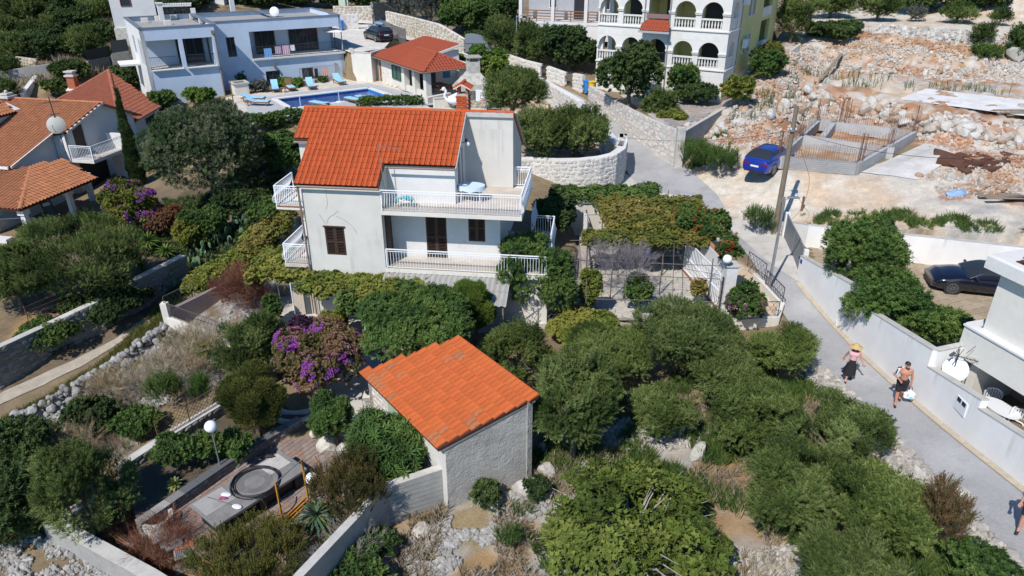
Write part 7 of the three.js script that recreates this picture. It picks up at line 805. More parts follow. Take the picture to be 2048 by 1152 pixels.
{
const h=PIT_H+.75,T=thing('concrete_foundation','new concrete strip foundation with rusty starter bars in the excavation','foundation'),m=mat([.52,.52,.52],{map:'concrete',size:2.1,rough:.9});
const F={a:[1556,312],b:[1714,325],c:[1828,262],d:[1637,239],e:[1604,270],f:[1790,296],g:[1668,243],i:[1646,272]};for(const k in F)F[k]=at(...F[k],h);
const bm=(p,q,w=.4,hh=.75)=>mesh('foundation_beam',beam(p.clone().setY(h-hh/2),q.clone().setY(h-hh/2),w,hh),m,T);bm(F.a,F.b);bm(F.b,F.c);bm(F.c,F.d,.55);bm(F.d,F.a);bm(F.e,F.f);bm(F.g,F.i);
const rb=[];const r=rng(12);const bars=(p,q,n,hh,dbl=.15)=>{for(let i=0;i<=n;i++){const s=p.clone().lerp(q,i/n);mesh('rebar',bar(s,s.clone().add(V((r()- .5)*.06,hh*(.85+.3*r()),(r()- .5)*.06)),.011,4),M.rebar,T);}};
bars(F.a,F.b,34,.9);bars(F.b,F.c,44,.9);bars(F.c,F.d,44,.9);bars(F.d,F.a,40,.9);bars(F.e,F.f,34,.8);
const cl=(p,hh)=>{for(let i=0;i<7;i++){const o=V((r()- .5)*.3,0,(r()- .5)*.3);mesh('rebar',bar(p.clone().add(o),p.clone().add(o).add(V((r()- .5)*.12,hh,(r()- .5)*.12)),.016,4),M.rebar,T);}};cl(F.a,1.6);cl(F.b.clone().lerp(F.c,.05),1.7);cl(F.c,1.8);cl(F.d,1.5);cl(F.d.clone().lerp(F.c,.3),1.8);cl(F.d.clone().lerp(F.c,.22),1.6);cl(F.b.clone().lerp(F.c,.55),1.7);cl(F.a.clone().lerp(F.d,.5),1.5);
settle(T);
const ms=thing('reinforcement_mesh','grey steel reinforcement mesh standing along the near foundation wall','steel mesh');const p=F.a.clone().lerp(F.b,.04).add(V(0,-.75,.35)),q=F.b.clone().add(V(0,-.75,.35)),sm=mat([.25,.26,.29],{rough:.5,metal:.5}),Lg=[];for(let i=0;i<=48;i++){const s=p.clone().lerp(q,i/48);mesh('upright',bar(s,s.clone().setY(s.y+1.75),.007,3),sm,ms);}for(let i=0;i<=14;i++)mesh('cross_wire',bar(p.clone().setY(p.y+.05+i*.12),q.clone().setY(q.y+.05+i*.12),.007,3),sm,ms);settle(ms);
struct('site_slab',drape([at(1722,346,PIT_H),at(1850,288,PIT_H)],[at(1835,362,3.3),at(1985,306,3.35)],10,6,.05,(x,z)=>Math.max(gh(x,z),PIT_H)),mat([.72,.7,.67],{map:'concrete',size:4,rough:.9}));struct('bench_slab',drape([at(1796,204,BENCH_H),at(1850,183,BENCH_H)],[at(2100,246,BENCH_H),at(2100,212,BENCH_H)],20,4,.14,()=>BENCH_H+.1),mat([.86,.85,.84],{map:'concrete',size:5,rough:.9}));
const pk=thing('plank','long dark wooden plank leaning on the rock face','plank');mesh('board',beam(on(1640,166).add(V(0,.3,0)),on(1682,116).add(V(0,.4,0)),.3,.06),M.greyWood,pk);settle(pk);
const pl=thing('timber_stack','brown stack of formwork planks on the upper bench at the right edge','timber');for(let i=0;i<7;i++)mesh('plank',box(4.2,.07,.22,i*.12,(i % 3)*.08,i*.22,.06*(i % 2)),M.greyWood,pl);pl.position.copy(at(2030,222,BENCH_H+.15));
const rs=thing('rusty_steel_heap','dark rusty heap of steel sheets and offcuts on the site','scrap heap');const rr=rng(9),rm=mat([.14,.06,.035],{rough:.9,map:'stone',size:.8});for(let i=0;i<26;i++){const c=at(1885+rr()*150,318+rr()*22,3.7);mesh('steel_piece',box(.6+rr()*1.2,.05+rr()*.25,.4+rr()*.7,c.x,c.y+rr()*.35,c.z,rr()*3,(rr()- .5)*.5,(rr()- .5)*.4),rm,rs);}settle(rs);
const tp=solo('blue_tarpaulin',new THREE.IcosahedronGeometry(.5,2).scale(1.3,.4,.7).translate(at(1912,392,3.1).x,at(1912,392,3.1).y+.1,at(1912,392,3.1).z),mat([.22,.33,.48],{rough:.6}),'crumpled pale blue tarpaulin on the rubble','tarpaulin');{const g=tp.geometry.attributes.position;for(let i=0;i<g.count;i++)g.setY(i,g.getY(i)*(.6+.9*noise3(g.getX(i)*5,g.getZ(i)*5,2)));tp.geometry.computeVertexNormals();}
const gp=thing('grey_planks','loose grey planks lying on rubble at the right edge','planks');for(let i=0;i<6;i++){const c=at(1990+i*14,392 +(i % 3)*6,3.2);mesh('plank',box(2.6,.06,.25,c.x,c.y+.1 +(i % 3)*.07,c.z,-.25+.12*(i % 4)),M.greyWood,gp);}settle(gp);
const tr=thing('timber_offcuts','crossed pale timber battens in the weeds below the yard wall','timber');for(const[a,b,c,d]of[[1375,308,1410,313],[1412,300,1440,312],[1420,320,1445,297],[1385,280,1392,295]])mesh('batten',beam(on(a,b).add(V(0,.5,0)),on(c,d).add(V(0,.55,0)),.08,.08),M.greyWood,tr);settle(tr);
const R=rng(44),T2=thing('rock_outcrop','broken pale limestone boulders of the excavated rock face','rock outcrop',at(1650,210,4.2));T2.updateMatrixWorld(true);const rm2=[mat([.62,.58,.53],{map:'stone',size:.9,bump:.02}),mat([.56,.5,.44],{map:'stone',size:.9,bump:.02}),mat([.66,.64,.61],{map:'stone',size:1.1,bump:.02}),mat([.54,.4,.3],{map:'stone',size:.8,bump:.02}),mat([.5,.33,.22],{map:'stone',size:.8,bump:.02})];
const put=(x0,y0,x1,y1,w,n,s0,s1)=>{for(let i=0;i<n;i++){const f=R(),p=on(lerp(x0,x1,f)+(R()- .5)*w,lerp(y0,y1,f)+(R()- .5)*w*.55),s=lerp(s0,s1,R()**2),q=T2.worldToLocal(p);boulder(T2,'boulder',rm2[Math.floor(R()*5)],q.x,q.y+s*.12,q.z,s,R,.7);}};
put(1560,220,1640,180,70,50,.3,1.0);put(1640,215,1740,225,50,45,.35,1.2);put(1750,235,1840,240,40,40,.3,1.0);put(1850,245,2040,285,40,60,.3,1.2);put(1400,290,1520,210,60,40,.25,.9);put(1700,140,2040,150,26,40,.3,.9);put(1840,350,2040,380,26,25,.2,.6);
const PO=(L)=>L.map(([x,y])=>XZ(on(x,y)));
const sc=(l,n,s,seed,P,o)=>rubble('rubble',l,P,mat([.6,.56,.51],{map:'stone',size:.8,rough:.95}),n,s,seed,o);
sc('loose broken limestone strewn over the excavation slopes',9000,.19,5,[PO([[1375,325],[1480,200],[1560,118],[1610,90],[1670,110],[1640,150],[1630,200],[1600,240],[1555,310],[1480,320]]),PO([[1745,243],[1850,240],[2046,262],[2046,325],[1900,305],[1850,285]])],{tint:[.85,.42,.22,.3]});
sc('loose broken limestone strewn over the rubble bank at the right',3800,.15,6,[polyPx([[1830,352,3.4],[2150,330,3.4],[2150,405,3],[1900,400,3]])],{tint:[.85,.45,.25,.3]});
const stoneM=mat([.6,.56,.51],{map:'stone',size:.8,rough:.95});
rubble('rubble','broken pale limestone on the upper rock face',[PO([[1640,118],[1700,100],[1900,108],[2046,118],[2046,170],[1900,160],[1760,148],[1660,140]])],stoneM,4200,.24,8,{tint:[.95,.5,.27,.35]});
rubble('rubble','orange earth and stones of the slope below the track',[PO([[1640,100],[1690,62],[1800,76],[2046,96],[2046,122],[1900,110],[1700,104]])],stoneM,4200,.15,9,{tint:[.75,.38,.17,.75]});
rubble('rubble','broken limestone of the rock face behind the foundation',[PO([[1560,245],[1600,190],[1650,180],[1740,200],[1850,235],[2046,245],[2046,300],[1860,285],[1830,255],[1700,240],[1620,250]])],stoneM,4500,.27,10,{tint:[.9,.45,.22,.28]});
rubble('rubble','grey rocks edging the track at the top right',[PO([[1740,54],[1850,58],[2046,78],[2046,92],[1850,76],[1740,66]])],M.rockPale[1],900,.5,7);
}
function leaf(T,b,d,s,L,W,fold=.15){d=d.clone().normalize();const side=V(0,0,0).crossVectors(d,s).normalize(),n=V(0,0,0).crossVectors(side,d);const m=b.clone().addScaledVector(d,L*.45),l=m.clone().addScaledVector(side,W/2).addScaledVector(n,W*fold),r=m.clone().addScaledVector(side,-W/2).addScaledVector(n,W*fold),t=b.clone().addScaledVector(d,L);T.push(b,r,t,b,t,l);}
const up=V(0,1,0),rd=(r)=>V(r()- .5,r()- .5,r()- .5).normalize();
const SPRIGS=(()=>{
const make=(fn,seed)=>{const T=[];fn(T,rng(seed));const g=tri(T);return g;};
return{
olive:make((T,r)=>{for(let i=0;i<9;i++){const h=.03+i*.03,a=i*2.4;for(const s of[0,Math.PI])leaf(T,V(0,h,0),V(Math.cos(a+s),.9+.3*r(),Math.sin(a+s)),up,.085+.02*r(),.022);}leaf(T,V(0,.26,0),up,V(1,0,0),.09,.022);},1),
broad:make((T,r)=>{for(let i=0;i<11;i++){const a=i*2.4,e=.1+1.1*r();leaf(T,V(0,.02*i*.5,0),V(Math.cos(a),e,Math.sin(a)),up,.1+.03*r(),.055);}},2),
laurel:make((T,r)=>{for(let i=0;i<12;i++){const a=i*2.4,h=.015*i,e=.5+.7*r();leaf(T,V(0,h,0),V(Math.cos(a),e,Math.sin(a)),up,.1+.03*r(),.04);}},3),
oleander:make((T,r)=>{for(let i=0;i<13;i++){const a=i*2.4,e=.15+.9*r()*(i/13);leaf(T,V(0,.01*i,0),V(Math.cos(a),e,Math.sin(a)),up,.2+.06*r(),.05,.25);}},4),
fig:make((T,r)=>{for(let i=0;i<6;i++){const a=i*2.4+r(),b=V(Math.cos(a)*.07,.03+.02*i,Math.sin(a)*.07),d=V(Math.cos(a),.2+.5*r(),Math.sin(a));for(const k of[-.75,0,.75])leaf(T,b,V(Math.cos(a+k),d.y,Math.sin(a+k)),up,k?.1:.15,.065);}},5),
vine:make((T,r)=>{for(let i=0;i<7;i++){const a=i*2.4+r(),b=V(Math.cos(a)*.06,.03*r(),Math.sin(a)*.06),d=V(Math.cos(a),-.1+.5*r(),Math.sin(a));for(const k of[-.5,.5])leaf(T,b,V(Math.cos(a+k),d.y,Math.sin(a+k)),up,.12,.07);}},6),
cypress:make((T,r)=>{for(let i=0;i<12;i++){const a=i*2.4,e=1.1+1.6*r();leaf(T,V(Math.cos(a)*.015,.012*i,Math.sin(a)*.015),V(Math.cos(a),e,Math.sin(a)),V(Math.cos(a+1.5),0,Math.sin(a+1.5)),.13+.05*r(),.028);}},7),
shoot:make((T,r)=>{for(let s=0;s<3;s++){const ax=(r()- .5)*.5,az=(r()- .5)*.5;for(let i=0;i<9;i++){const h=.04+i*.04,a=i*2.4;leaf(T,V(ax*h,h,az*h),V(Math.cos(a)*.8+ax,1.2,Math.sin(a)*.8+az),up,.06,.016);}leaf(T,V(0,0,0),V(ax,1,az),V(1,0,0),.42,.012);}},8),
grass:make((T,r)=>{for(let i=0;i<11;i++){const a=r()*6.28,b=V((r()- .5)*.12,0,(r()- .5)*.12);leaf(T,b,V(Math.cos(a)*(.2+.7*r()),1,Math.sin(a)*(.2+.7*r())),V(Math.sin(a),0,-Math.cos(a)),.2+.2*r(),.026);}},9),
twig:make((T,r)=>{for(let i=0;i<9;i++){const b=V((r()- .5)*.1,.05*i*r(),(r()- .5)*.1),d=V(r()- .5,.55+.5*r(),r()- .5);leaf(T,b,d,rd(r),.3+.25*r(),.009);const t=b.clone().addScaledVector(d.normalize(),.2);for(let k=0;k<2;k++)leaf(T,t,d.clone().add(rd(r).multiplyScalar(.8)),rd(r),.16,.006);}},10),
flower:make((T,r)=>{for(let i=0;i<14;i++){const d=rd(r);d.y=Math.abs(d.y)+ .2;leaf(T,d.clone().multiplyScalar(.04),d,rd(r),.05,.05,.3);}},11),
dense:make((T,r)=>{for(let i=0;i<12;i++){const a=i*2.4,e=.2+1.2*r();leaf(T,V(Math.cos(a)*.02,.008*i,Math.sin(a)*.02),V(Math.cos(a),e,Math.sin(a)),up,.06+.02*r(),.034);}},12),
};
})();
const leafMat=(c=[1,1,1],o={})=>mat(c,{physical:true,rough:o.rough??.75,transmission:o.tr??.22,thickness:0,specularIntensity:.25});
const LM=leafMat(),LM2=leafMat([1,1,1],{rough:.5,tr:.15}),DRY=mat([1,1,1],{rough:.95});
function hitGround(px,py){const r=dirOf(px,py).normalize();let t=14;for(;t<190;t +=.35){if(CAM_H+r.y*t<gh(r.x*t,r.z*t))break;}return V(r.x*t,gh(r.x*t,r.z*t),r.z*t);}
function blobAt(x0,y0,x1,y1,lift=0,ground=null){
if(y1<190&&ground===null){const b=hitGround((x0+x1)/ 2,y1-2),k=depthOf(b)/ FPX,r=(x1-x0)/ 2*k,ry=Math.max(.35*r,(y1-y0)/ 2*k-.12*r);b.z -=r*.35;b.x*=1+r*.35 / -b.z;b.y=gh(b.x,b.z);return{c:V(b.x,topOf(b,(y0+y1)/ 2),b.z),r,ry,g:b.y};}
let r=1,ry=1,c=at((x0+x1)/ 2,(y0+y1)/ 2,1);for(let i=0;i<25;i++){const z=depthOf(c);r=(x1-x0)/ 2*z/FPX;const th=Math.atan2(CAM_H-c.y,-c.z),hp=(y1-y0)/ 2*z/FPX,q=hp*hp -(r*Math.sin(th))**2;ry=Math.sqrt(Math.max(q,(.42*r*Math.cos(th))**2))/ Math.cos(th);const g=ground??gh(c.x,c.z),h=g+lift+ry;c=at((x0+x1)/ 2,(y0+y1)/ 2,lerp(c.y,h,.6));}
return{c,r,ry,g:ground??gh(c.x,c.z)};
}
const COL={olive:[[.042,.07,.017],[.11,.155,.038],[.23,.275,.09]],dark:[[.0339,.0621,.0203],[.0621,.102,.0294],[.102,.141,.0407]],green:[[.0452,.0904,.0226],[.0847,.147,.0339],[.136,.192,.0452]],bright:[[.0678,.136,.0226],[.124,.203,.0339],[.192,.249,.0452]],yellow:[[.102,.136,.0226],[.169,.192,.0339],[.249,.226,.0452]],grey:[[.0678,.0791,.0678],[.113,.124,.102],[.169,.181,.147]],mauve:[[.035,.065,.024],[.075,.11,.042],[.16,.165,.11]],rust:[[.136,.0452,.0282],[.226,.0904,.0508],[.181,.113,.0565]],heath:[[.0791,.096,.0226],[.124,.136,.0294],[.169,.147,.0339]],autumn:[[.0904,.113,.0226],[.169,.169,.0339],[.249,.181,.0565]],dry:[[.24,.18,.1],[.36,.27,.15],[.3,.26,.2]],boug:[[.113,.113,.0339],[.226,.158,.0678],[.294,.169,.113]]};
function lobesOf(r,ry,n,seed,spread=.34,core=.66){const R=rng(seed),L=[[0,0,0,r*core,ry*core]];for(let i=0;i<n;i++){const a=i*2.399+R(),e=-.35+1.25*R(),c=Math.sqrt(Math.max(0,1-Math.min(1,e)**2)),k=.64+.12*R(),q=spread*(.75+.5*R());L.push([Math.cos(a)*c*r*k,Math.min(e,.95)*ry*k,Math.sin(a)*c*r*k,r*q,ry*q*1.05]);}return L;}
function crown(parent,name,lobes,sprig,m,cols,n,sc,seed,o={}){
const R=rng(seed),w=lobes.map((l)=>l[3]*(l[3]+ l[4])),sum=w.reduce((a,b)=>a+b),im=new THREE.InstancedMesh(SPRIGS[sprig],m,n),D=new THREE.Object3D(),cc=new THREE.Color(),Q=new THREE.Quaternion(),top=Math.max(...lobes.map((l)=>l[1]+ l[4]));
let k=0,guard=n*8;while(k<n&&guard-->0){
let t=R()*sum,li=0;while(li<lobes.length-1&&t>w[li])t -=w[li++];const l=lobes[li],d=rd(R);if(d.y<-.25&&R()<(o.skirt??.6))d.y=-d.y*.7;
const f=R()<.24?.35+.5*R():.84+.2*R()**1.4,p=V(l[0]+ d.x*l[3]*f,l[1]+ d.y*l[4]*f,l[2]+ d.z*l[3]*f);
if(lobes.some((q,i)=>i!==li&&((p.x-q[0])**2 +(p.z-q[2])**2)/ q[3]**2 +(p.y-q[1])**2/q[4]**2<.5)&&R()<.8)continue;
if(o.floor!==undefined&&p.y<o.floor)continue;if(o.gap&&noise3(p.x*1.3/sc+31,p.y*1.3/sc+7,p.z*1.3/sc+seed)<o.gap)continue;
const ax=d.clone().multiplyScalar(o.out??.8).addScaledVector(up,o.up??.6).addScaledVector(rd(R),o.mess??.5);if(o.droop)ax.y -=o.droop;ax.normalize();Q.setFromUnitVectors(up,ax);D.quaternion.copy(Q);D.rotateY(R()*6.28);D.position.copy(p);const s=sc*(.7+.6*R());D.scale.set(s,s*(o.long??1),s);D.updateMatrix();im.setMatrixAt(k,D.matrix);
const cl=noise3(p.x*1.1/Math.sqrt(sc)+ 50,p.y*1.1/Math.sqrt(sc)+ 50,p.z*1.1/Math.sqrt(sc)+ 50+seed),u=clamp(cl*1.5-.25+.5*(R()- .5),0,1),A=u<.5?cols[0]:cols[1],B=u<.5?cols[1]:cols[2],v=(u % .5)*2,j=.8+.45*R();cc.setRGB(lerp(A[0],B[0],v)*j,lerp(A[1],B[1],v)*j,lerp(A[2],B[2],v)*j);im.setColorAt(k,cc);k++;
}
im.count=k;im.name=name;im.userData.kind='stuff';im.castShadow=im.receiveShadow=true;parent.add(im);return im;
}
function trunkOf(parent,h,r,n,spread,seed,m=M.bark,y0=-.3){const R=rng(seed),G=[];const top=V((R()- .5)*.3,h*.45,(R()- .5)*.3);G.push(bar(V(0,y0,0),top,r,7,r*.75));for(let i=0;i<n;i++){const a=i/n*6.28+R(),e=V(Math.cos(a)*spread*(.5+.4*R()),h*(.8+.35*R()),Math.sin(a)*spread*(.5+.4*R())),mid=top.clone().lerp(e,.5).add(V(0,h*.06,0));G.push(bar(top,mid,r*.6,5,r*.4),bar(mid,e,r*.4,4,r*.12));for(let k=0;k<2;k++){const q=mid.clone().lerp(e,.4+.4*R());G.push(bar(q,q.clone().add(rd(R).multiplyScalar(spread*.4).add(V(0,h*.1,0))),r*.18,4,r*.06));}}return mesh('trunk',G,m,parent);}
const SPEC={
olive:{sprig:'olive',col:'olive',d:150,sc:.95,lobes:20,spread:.29,up:.9,mess:.65,gap:.36},
oliveFar:{sprig:'olive',col:'olive',d:40,sc:2.0,lobes:11,up:.9,gap:.2},
laurel:{sprig:'laurel',col:'dark',d:100,sc:1.15,lobes:14,gap:.2},
bush:{sprig:'broad',col:'green',d:95,sc:1.05,lobes:11,gap:.2},
bushFar:{sprig:'broad',col:'dark',d:38,sc:1.9,lobes:11,gap:.2},
round:{sprig:'dense',col:'green',d:330,sc:.95,lobes:16,spread:.26},
mound:{sprig:'dense',col:'mauve',d:170,sc:1.5,lobes:46,spread:.2,core:.84,gap:.14},
oleander:{sprig:'oleander',col:'green',d:46,sc:1.05,lobes:12,up:.5,gap:.15,glossy:true},
fig:{sprig:'fig',col:[[.05,.078,.014],[.1,.14,.024],[.175,.2,.042]],d:22,sc:1.1,lobes:26,up:.8,gap:.5,spread:.26},
thuja:{sprig:'cypress',col:'heath',d:330,sc:.8,lobes:10,up:1.4,out:.5,mess:.3,spread:.3},
cypress:{sprig:'cypress',col:'dark',d:200,sc:.95,lobes:0,up:1.6,out:.4,mess:.2},
heath:{sprig:'shoot',col:'heath',d:90,sc:.95,lobes:14,up:1.3,out:.6,mess:.4,gap:.25},
vine:{sprig:'vine',col:'yellow',d:110,sc:1.1,lobes:14,up:1.0,out:.5,mess:.6,gap:.12},
scrub:{sprig:'twig',col:'dry',d:20,sc:1.0,lobes:8,up:.8,mess:.8,gap:.2,dry:true},
boug:{sprig:'broad',col:'boug',d:95,sc:.85,lobes:16,gap:.28},
};
let plantSeed=1;
function plant(spec,name,label,category,bb,o={}){
const s={...SPEC[spec],...o},B=blobAt(...bb,o.lift??.1,o.ground??null),seed=1000+17*plantSeed++,T=thing(name,label,category,V(B.c.x,B.g,B.c.z),0,o.group),cy=B.c.y-B.g,L=(s.lobes?lobesOf(B.r,B.ry,s.lobes,seed,s.spread,s.core):[[0,0,0,B.r,B.ry]]).map((l)=>[l[0],l[1]+ cy,l[2],l[3],l[4]]);
const area=2*Math.PI*B.r*(B.r+B.ry),n=Math.min(9000,Math.max(60,Math.round(area*s.d)));
if(o.trunk!==false)trunkOf(T,cy +(o.stemUp??0),o.tr??clamp(B.r*.09,.03,.22),o.limbs??4,B.r*.7,seed+1,o.bark??M.bark);
crown(T,o.crownName??'crown',L,s.sprig,s.dry?DRY:s.glossy?LM2:LM,Array.isArray(s.col)?s.col:COL[s.col],n,s.sc,seed+2,{...s,floor:s.floor??-.05});
return[T,B,L,seed];
}
function hedge(name,label,category,line,w,h,spec,o={}){
const s={...SPEC[spec],...o},seed=1000+17*plantSeed++,R=rng(seed),mid=line[0].clone().lerp(line[line.length-1],.5),T=thing(name,label,category,mid),L=[];let len=0;
for(let i=0;i<line.length-1;i++){const a=line[i],b=line[i+1],d=b.clone().sub(a),l=Math.hypot(d.x,d.z),n=Math.max(1,Math.ceil(l /(o.step??h*.55))),side=V(-d.z,0,d.x).normalize(),rows=Math.max(1,Math.round(w /(h*.75)));len +=l;for(let k=0;k<n;k++)for(let j=0;j<rows;j++){const p=a.clone().addScaledVector(d,(k+.2+.6*R())/ n).addScaledVector(side,((j+.2+.6*R())/ rows-.5)*w).sub(mid),q=(w/rows)*(.6+.3*R()),v=h/2*(.85+.35*R());L.push([p.x,p.y+h/2 +(R()- .5)*h*.25,p.z,q,v]);}}
mesh('stem',line.map((p)=>bar(p.clone().sub(mid).setY(p.y-mid.y -(o.drop??.1)),p.clone().sub(mid).setY(p.y-mid.y+h*.6),.03,5)),M.bark,T);
crown(T,o.crownName??'foliage',L,s.sprig,s.dry?DRY:LM,Array.isArray(s.col)?s.col:COL[s.col],Math.min(12000,Math.round(s.d*(len*(w+2*h)*1.5))),s.sc,seed+2,{...s,skirt:o.skirt??.5});return[T,L,seed];
}
const P=(...a)=>plant(...a);
P('olive','olive_tree','broad grey-green olive tree above the rubble retaining wall at the left','tree',[25,425,290,625],{lift:.2});P('olive','olive_tree','smaller olive tree at the left edge below the stone terrace wall','tree',[-40,495,95,615]);
{const[T,B]=P('mound','round_tree','large dense round-crowned dark tree left of the red-roofed house','tree',[282,196,540,396],{lift:1.0,tr:.2,limbs:6,ground:.8,skirt:.3});}
{const B=blobAt(250,183,293,385,0),T=thing('cypress','tall slim dark cypress beside the white house with the balcony','tree',V(B.c.x,B.g,B.c.z));mesh('trunk',bar(V(0,-.2,0),V(0,4,0),.1,6,.03),M.bark,T);const p0=at(278,372,B.g),h=topOf(p0,183)- B.g,L=[];T.position.set(p0.x,B.g,p0.z);for(let i=0;i<16;i++){const f=i/15;L.push([.05*Math.sin(i),f*h*.97,.05*Math.cos(i*2),Math.max(.06,.55*(1-f)**.75*Math.min(1,.55+f*4)),h*.07]);}crown(T,'crown',L,'cypress',LM,COL.dark,5200,.95,77,{up:1.8,out:.4,mess:.2,skirt:0});}
const flowers=(T,L,cols,n,sc,seed,patches=.56)=>{const R=rng(seed),D=new THREE.Object3D(),im=new THREE.InstancedMesh(SPRIGS.flower,LM,n),c=new THREE.Color();let k=0,g=n*40;while(k<n&&g-->0){const l=L[Math.floor(R()*L.length)],d=rd(R);d.y=Math.abs(d.y)*.9;const p=V(l[0]+ d.x*l[3]*1.06,l[1]+ d.y*l[4]*1.06,l[2]+ d.z*l[3]*1.06);if(noise3(p.x*1.9+5,p.y*1.9,p.z*1.9+seed)<patches)continue;D.position.copy(p);D.quaternion.setFromUnitVectors(up,d.normalize());D.scale.setScalar(sc*(.7+.6*R()));D.updateMatrix();im.setMatrixAt(k,D.matrix);const q=cols[Math.floor(R()*cols.length)];c.setRGB(...q.map((v)=>v*(.8+.4*R())));im.setColorAt(k,c);k++;}im.count=k;im.name='blossom';im.userData.kind='stuff';im.castShadow=true;T.add(im);};
const MAG=[[.42,.1,.5],[.5,.16,.58],[.4,.1,.42]];
{const[T,B,L,s]=P('boug','bougainvillea','purple bougainvillea in front of the left porch','shrub',[203,362,318,472],{col:'yellow'});flowers(T,L,MAG,300,1.3,s,.62);}
{const[T,B,L,s]=P('boug','bougainvillea','bougainvillea with magenta blossom clusters and tan leaves in front of the house garden','shrub',[548,640,725,800],{d:105});flowers(T,L,MAG,330,1.0,s,.66);flowers(T,L,[[.4,.2,.22],[.36,.16,.2]],420,.9,s+5,.5);}
P('boug','shrub','pinkish shrub right of the purple bougainvillea','shrub',[292,408,372,472],{col:'rust'});P('bush','shrub','leafy green shrub below the dark tree trunk','shrub',[365,408,452,488],{col:'green'});P('bush','shrub','yellow-green shrub left of the leafy green shrub','shrub',[342,435,420,505],{col:'yellow'});P('bush','shrub','dark shrub in the shade under the round tree','shrub',[430,370,540,440],{col:'dark'});P('bush','shrub','dark green shrub beside the urn terrace','shrub',[500,395,580,452],{col:'green',ground:1.6});
P('bush','ground_shrub','low dark undergrowth on top of the retaining wall','shrub',[130,570,290,640],{col:'dark',trunk:false});P('bush','ground_shrub','weedy green growth along the wall top at the left','shrub',[40,640,160,690],{col:'green',trunk:false,sc:.9});
P('vine','ivy_wall','ivy-covered wall behind the round tree by the red-roofed house','ivy',[520,262,602,352],{col:'green',trunk:false,ground:2.0,sc:1.4,d:60});
hedge('ivy_hedge','clipped ivy hedge along the parapet left of the house','hedge',[at(385,592,-.2),at(440,560,0),at(490,525,.2),at(540,480,.6)],1.0,1.0,'vine',{col:'yellow',d:75});hedge('ivy_hedge','ivy hedge reaching up to the landing of the house','hedge',[at(500,520,.6),at(545,478,1.4),at(570,440,2.0)],1.2,.9,'vine',{col:'autumn',d:75});
hedge('vine_canopy','yellow-green vine canopy at the left corner of the house','vine',[at(515,540,1.9),at(580,540,1.9),at(650,548,1.9)],3.0,.6,'vine',{col:'yellow',drop:1.5,step:.5,d:62});hedge('vine_canopy','yellow-green vine canopy along the house front above the bougainvillea','vine',[at(620,570,1.9),at(700,575,1.9),at(770,585,1.9),at(840,600,1.9)],2.5,.65,'vine',{col:'yellow',drop:1.5,step:.5,d:62});hedge('vine_canopy','vine curtain hanging at the right end of the canopy by the corrugated roof','vine',[at(690,620,1.3),at(760,625,1.3),at(830,610,1.6)],1.4,1.1,'vine',{col:'green',drop:1.2,d:60});
const DKH=[[[512,253],[560,244],[612,238],'low hedge along the near edge of the pool deck'],[[722,215],[780,213],[842,212],'low hedge behind the ridge of the red roof']];for(const[a,b,c,l]of DKH)hedge('low_hedge',l,'hedge',[a,b,c].map((p)=>at(...p,DECK_H-.15)),.9,.75,'bushFar',{col:'green',d:45,sc:1.3});
function yucca(p,r,n,label,cols,seed,h=.3){const T=thing('yucca',label,'plant',p),R=rng(seed);mesh('stem',bar(V(0,-.1,0),V(0,h,0),.09,7),M.bark,T);const lm=cols.map((c)=>leafMat(c,{rough:.5,tr:.12}));for(let i=0;i<n;i++){const a=i*2.399,e=lerp(-.35,1.3,(i/n)**.8),d=V(Math.cos(a)*Math.cos(e),Math.sin(e),Math.sin(a)*Math.cos(e)),s=V(-Math.sin(a),0,Math.cos(a)),L=r*(.8+.35*R()),w=.05,TT=[],pt=(t)=>V(0,h,0).addScaledVector(d,L*t).add(V(0,-.28*L*t*t,0));for(let k=0;k<4;k++){const t0=k/4,t1=(k+1)/ 4,w0=w*(1-t0**2)*(.6+t0),w1=w*(1-t1**2)*(.6+t1),p0=pt(t0),p1=pt(t1);TT.push(p0.clone().addScaledVector(s,-w0),p0.clone().addScaledVector(s,w0),p1.clone().addScaledVector(s,w1),p0.clone().addScaledVector(s,-w0),p1.clone().addScaledVector(s,w1),p1.clone().addScaledVector(s,-w1));}mesh('blade',tri(TT),lm[Math.floor(R()*lm.length)],T);}return T;}
yucca(at(635,1046,-.25),.72,90,'spiky blue-green yucca beside the white globe lamp and garden wall',[[.07,.13,.09],[.1,.17,.08],[.16,.2,.06]],5);yucca(on(300,505),.85,60,'green sword-leaved yucca in the left garden, tallest',[[.08,.15,.03],[.12,.18,.04]],6,.7);yucca(on(335,520),.75,50,'green sword-leaved yucca right of the tallest one',[[.08,.15,.03],[.12,.18,.04]],7,.5);yucca(on(285,545),.7,44,'dark sword-leaved yucca nearest the retaining wall',[[.05,.1,.025],[.08,.13,.03]],8,.4);yucca(at(350,972,.0),.35,40,'small variegated yellow tuft in the flower bed',[[.28,.28,.1],[.18,.22,.06]],9,.05);
for(const[x,y,n,l,s]of[[405,525,26,'prickly pear cactus above the retaining wall, nearest',3],[440,490,34,'prickly pear cactus in the middle of the slope',4],[475,462,30,'prickly pear cactus highest on the slope',5],[318,590,14,'small prickly pear at the foot of the retaining wall',6]]){const T=thing('prickly_pear',l,'cactus',on(x,y)),R=rng(s),cm=[mat([.09,.16,.07],{rough:.6}),mat([.12,.19,.09],{rough:.6})],g=uvM(clean(new THREE.SphereGeometry(.5,9,6).scale(.26,.36,.05).translate(0,.17,0)));for(let i=0;i<n;i++){const lay=Math.floor(R()*4);piece('pad',g,cm[i % 2],T,(R()- .5)*1.6,lay*.27,(R()- .5)*1.2,(R()- .5)*.7,R()*6,(R()- .5)*.7,.8+.5*R());}}
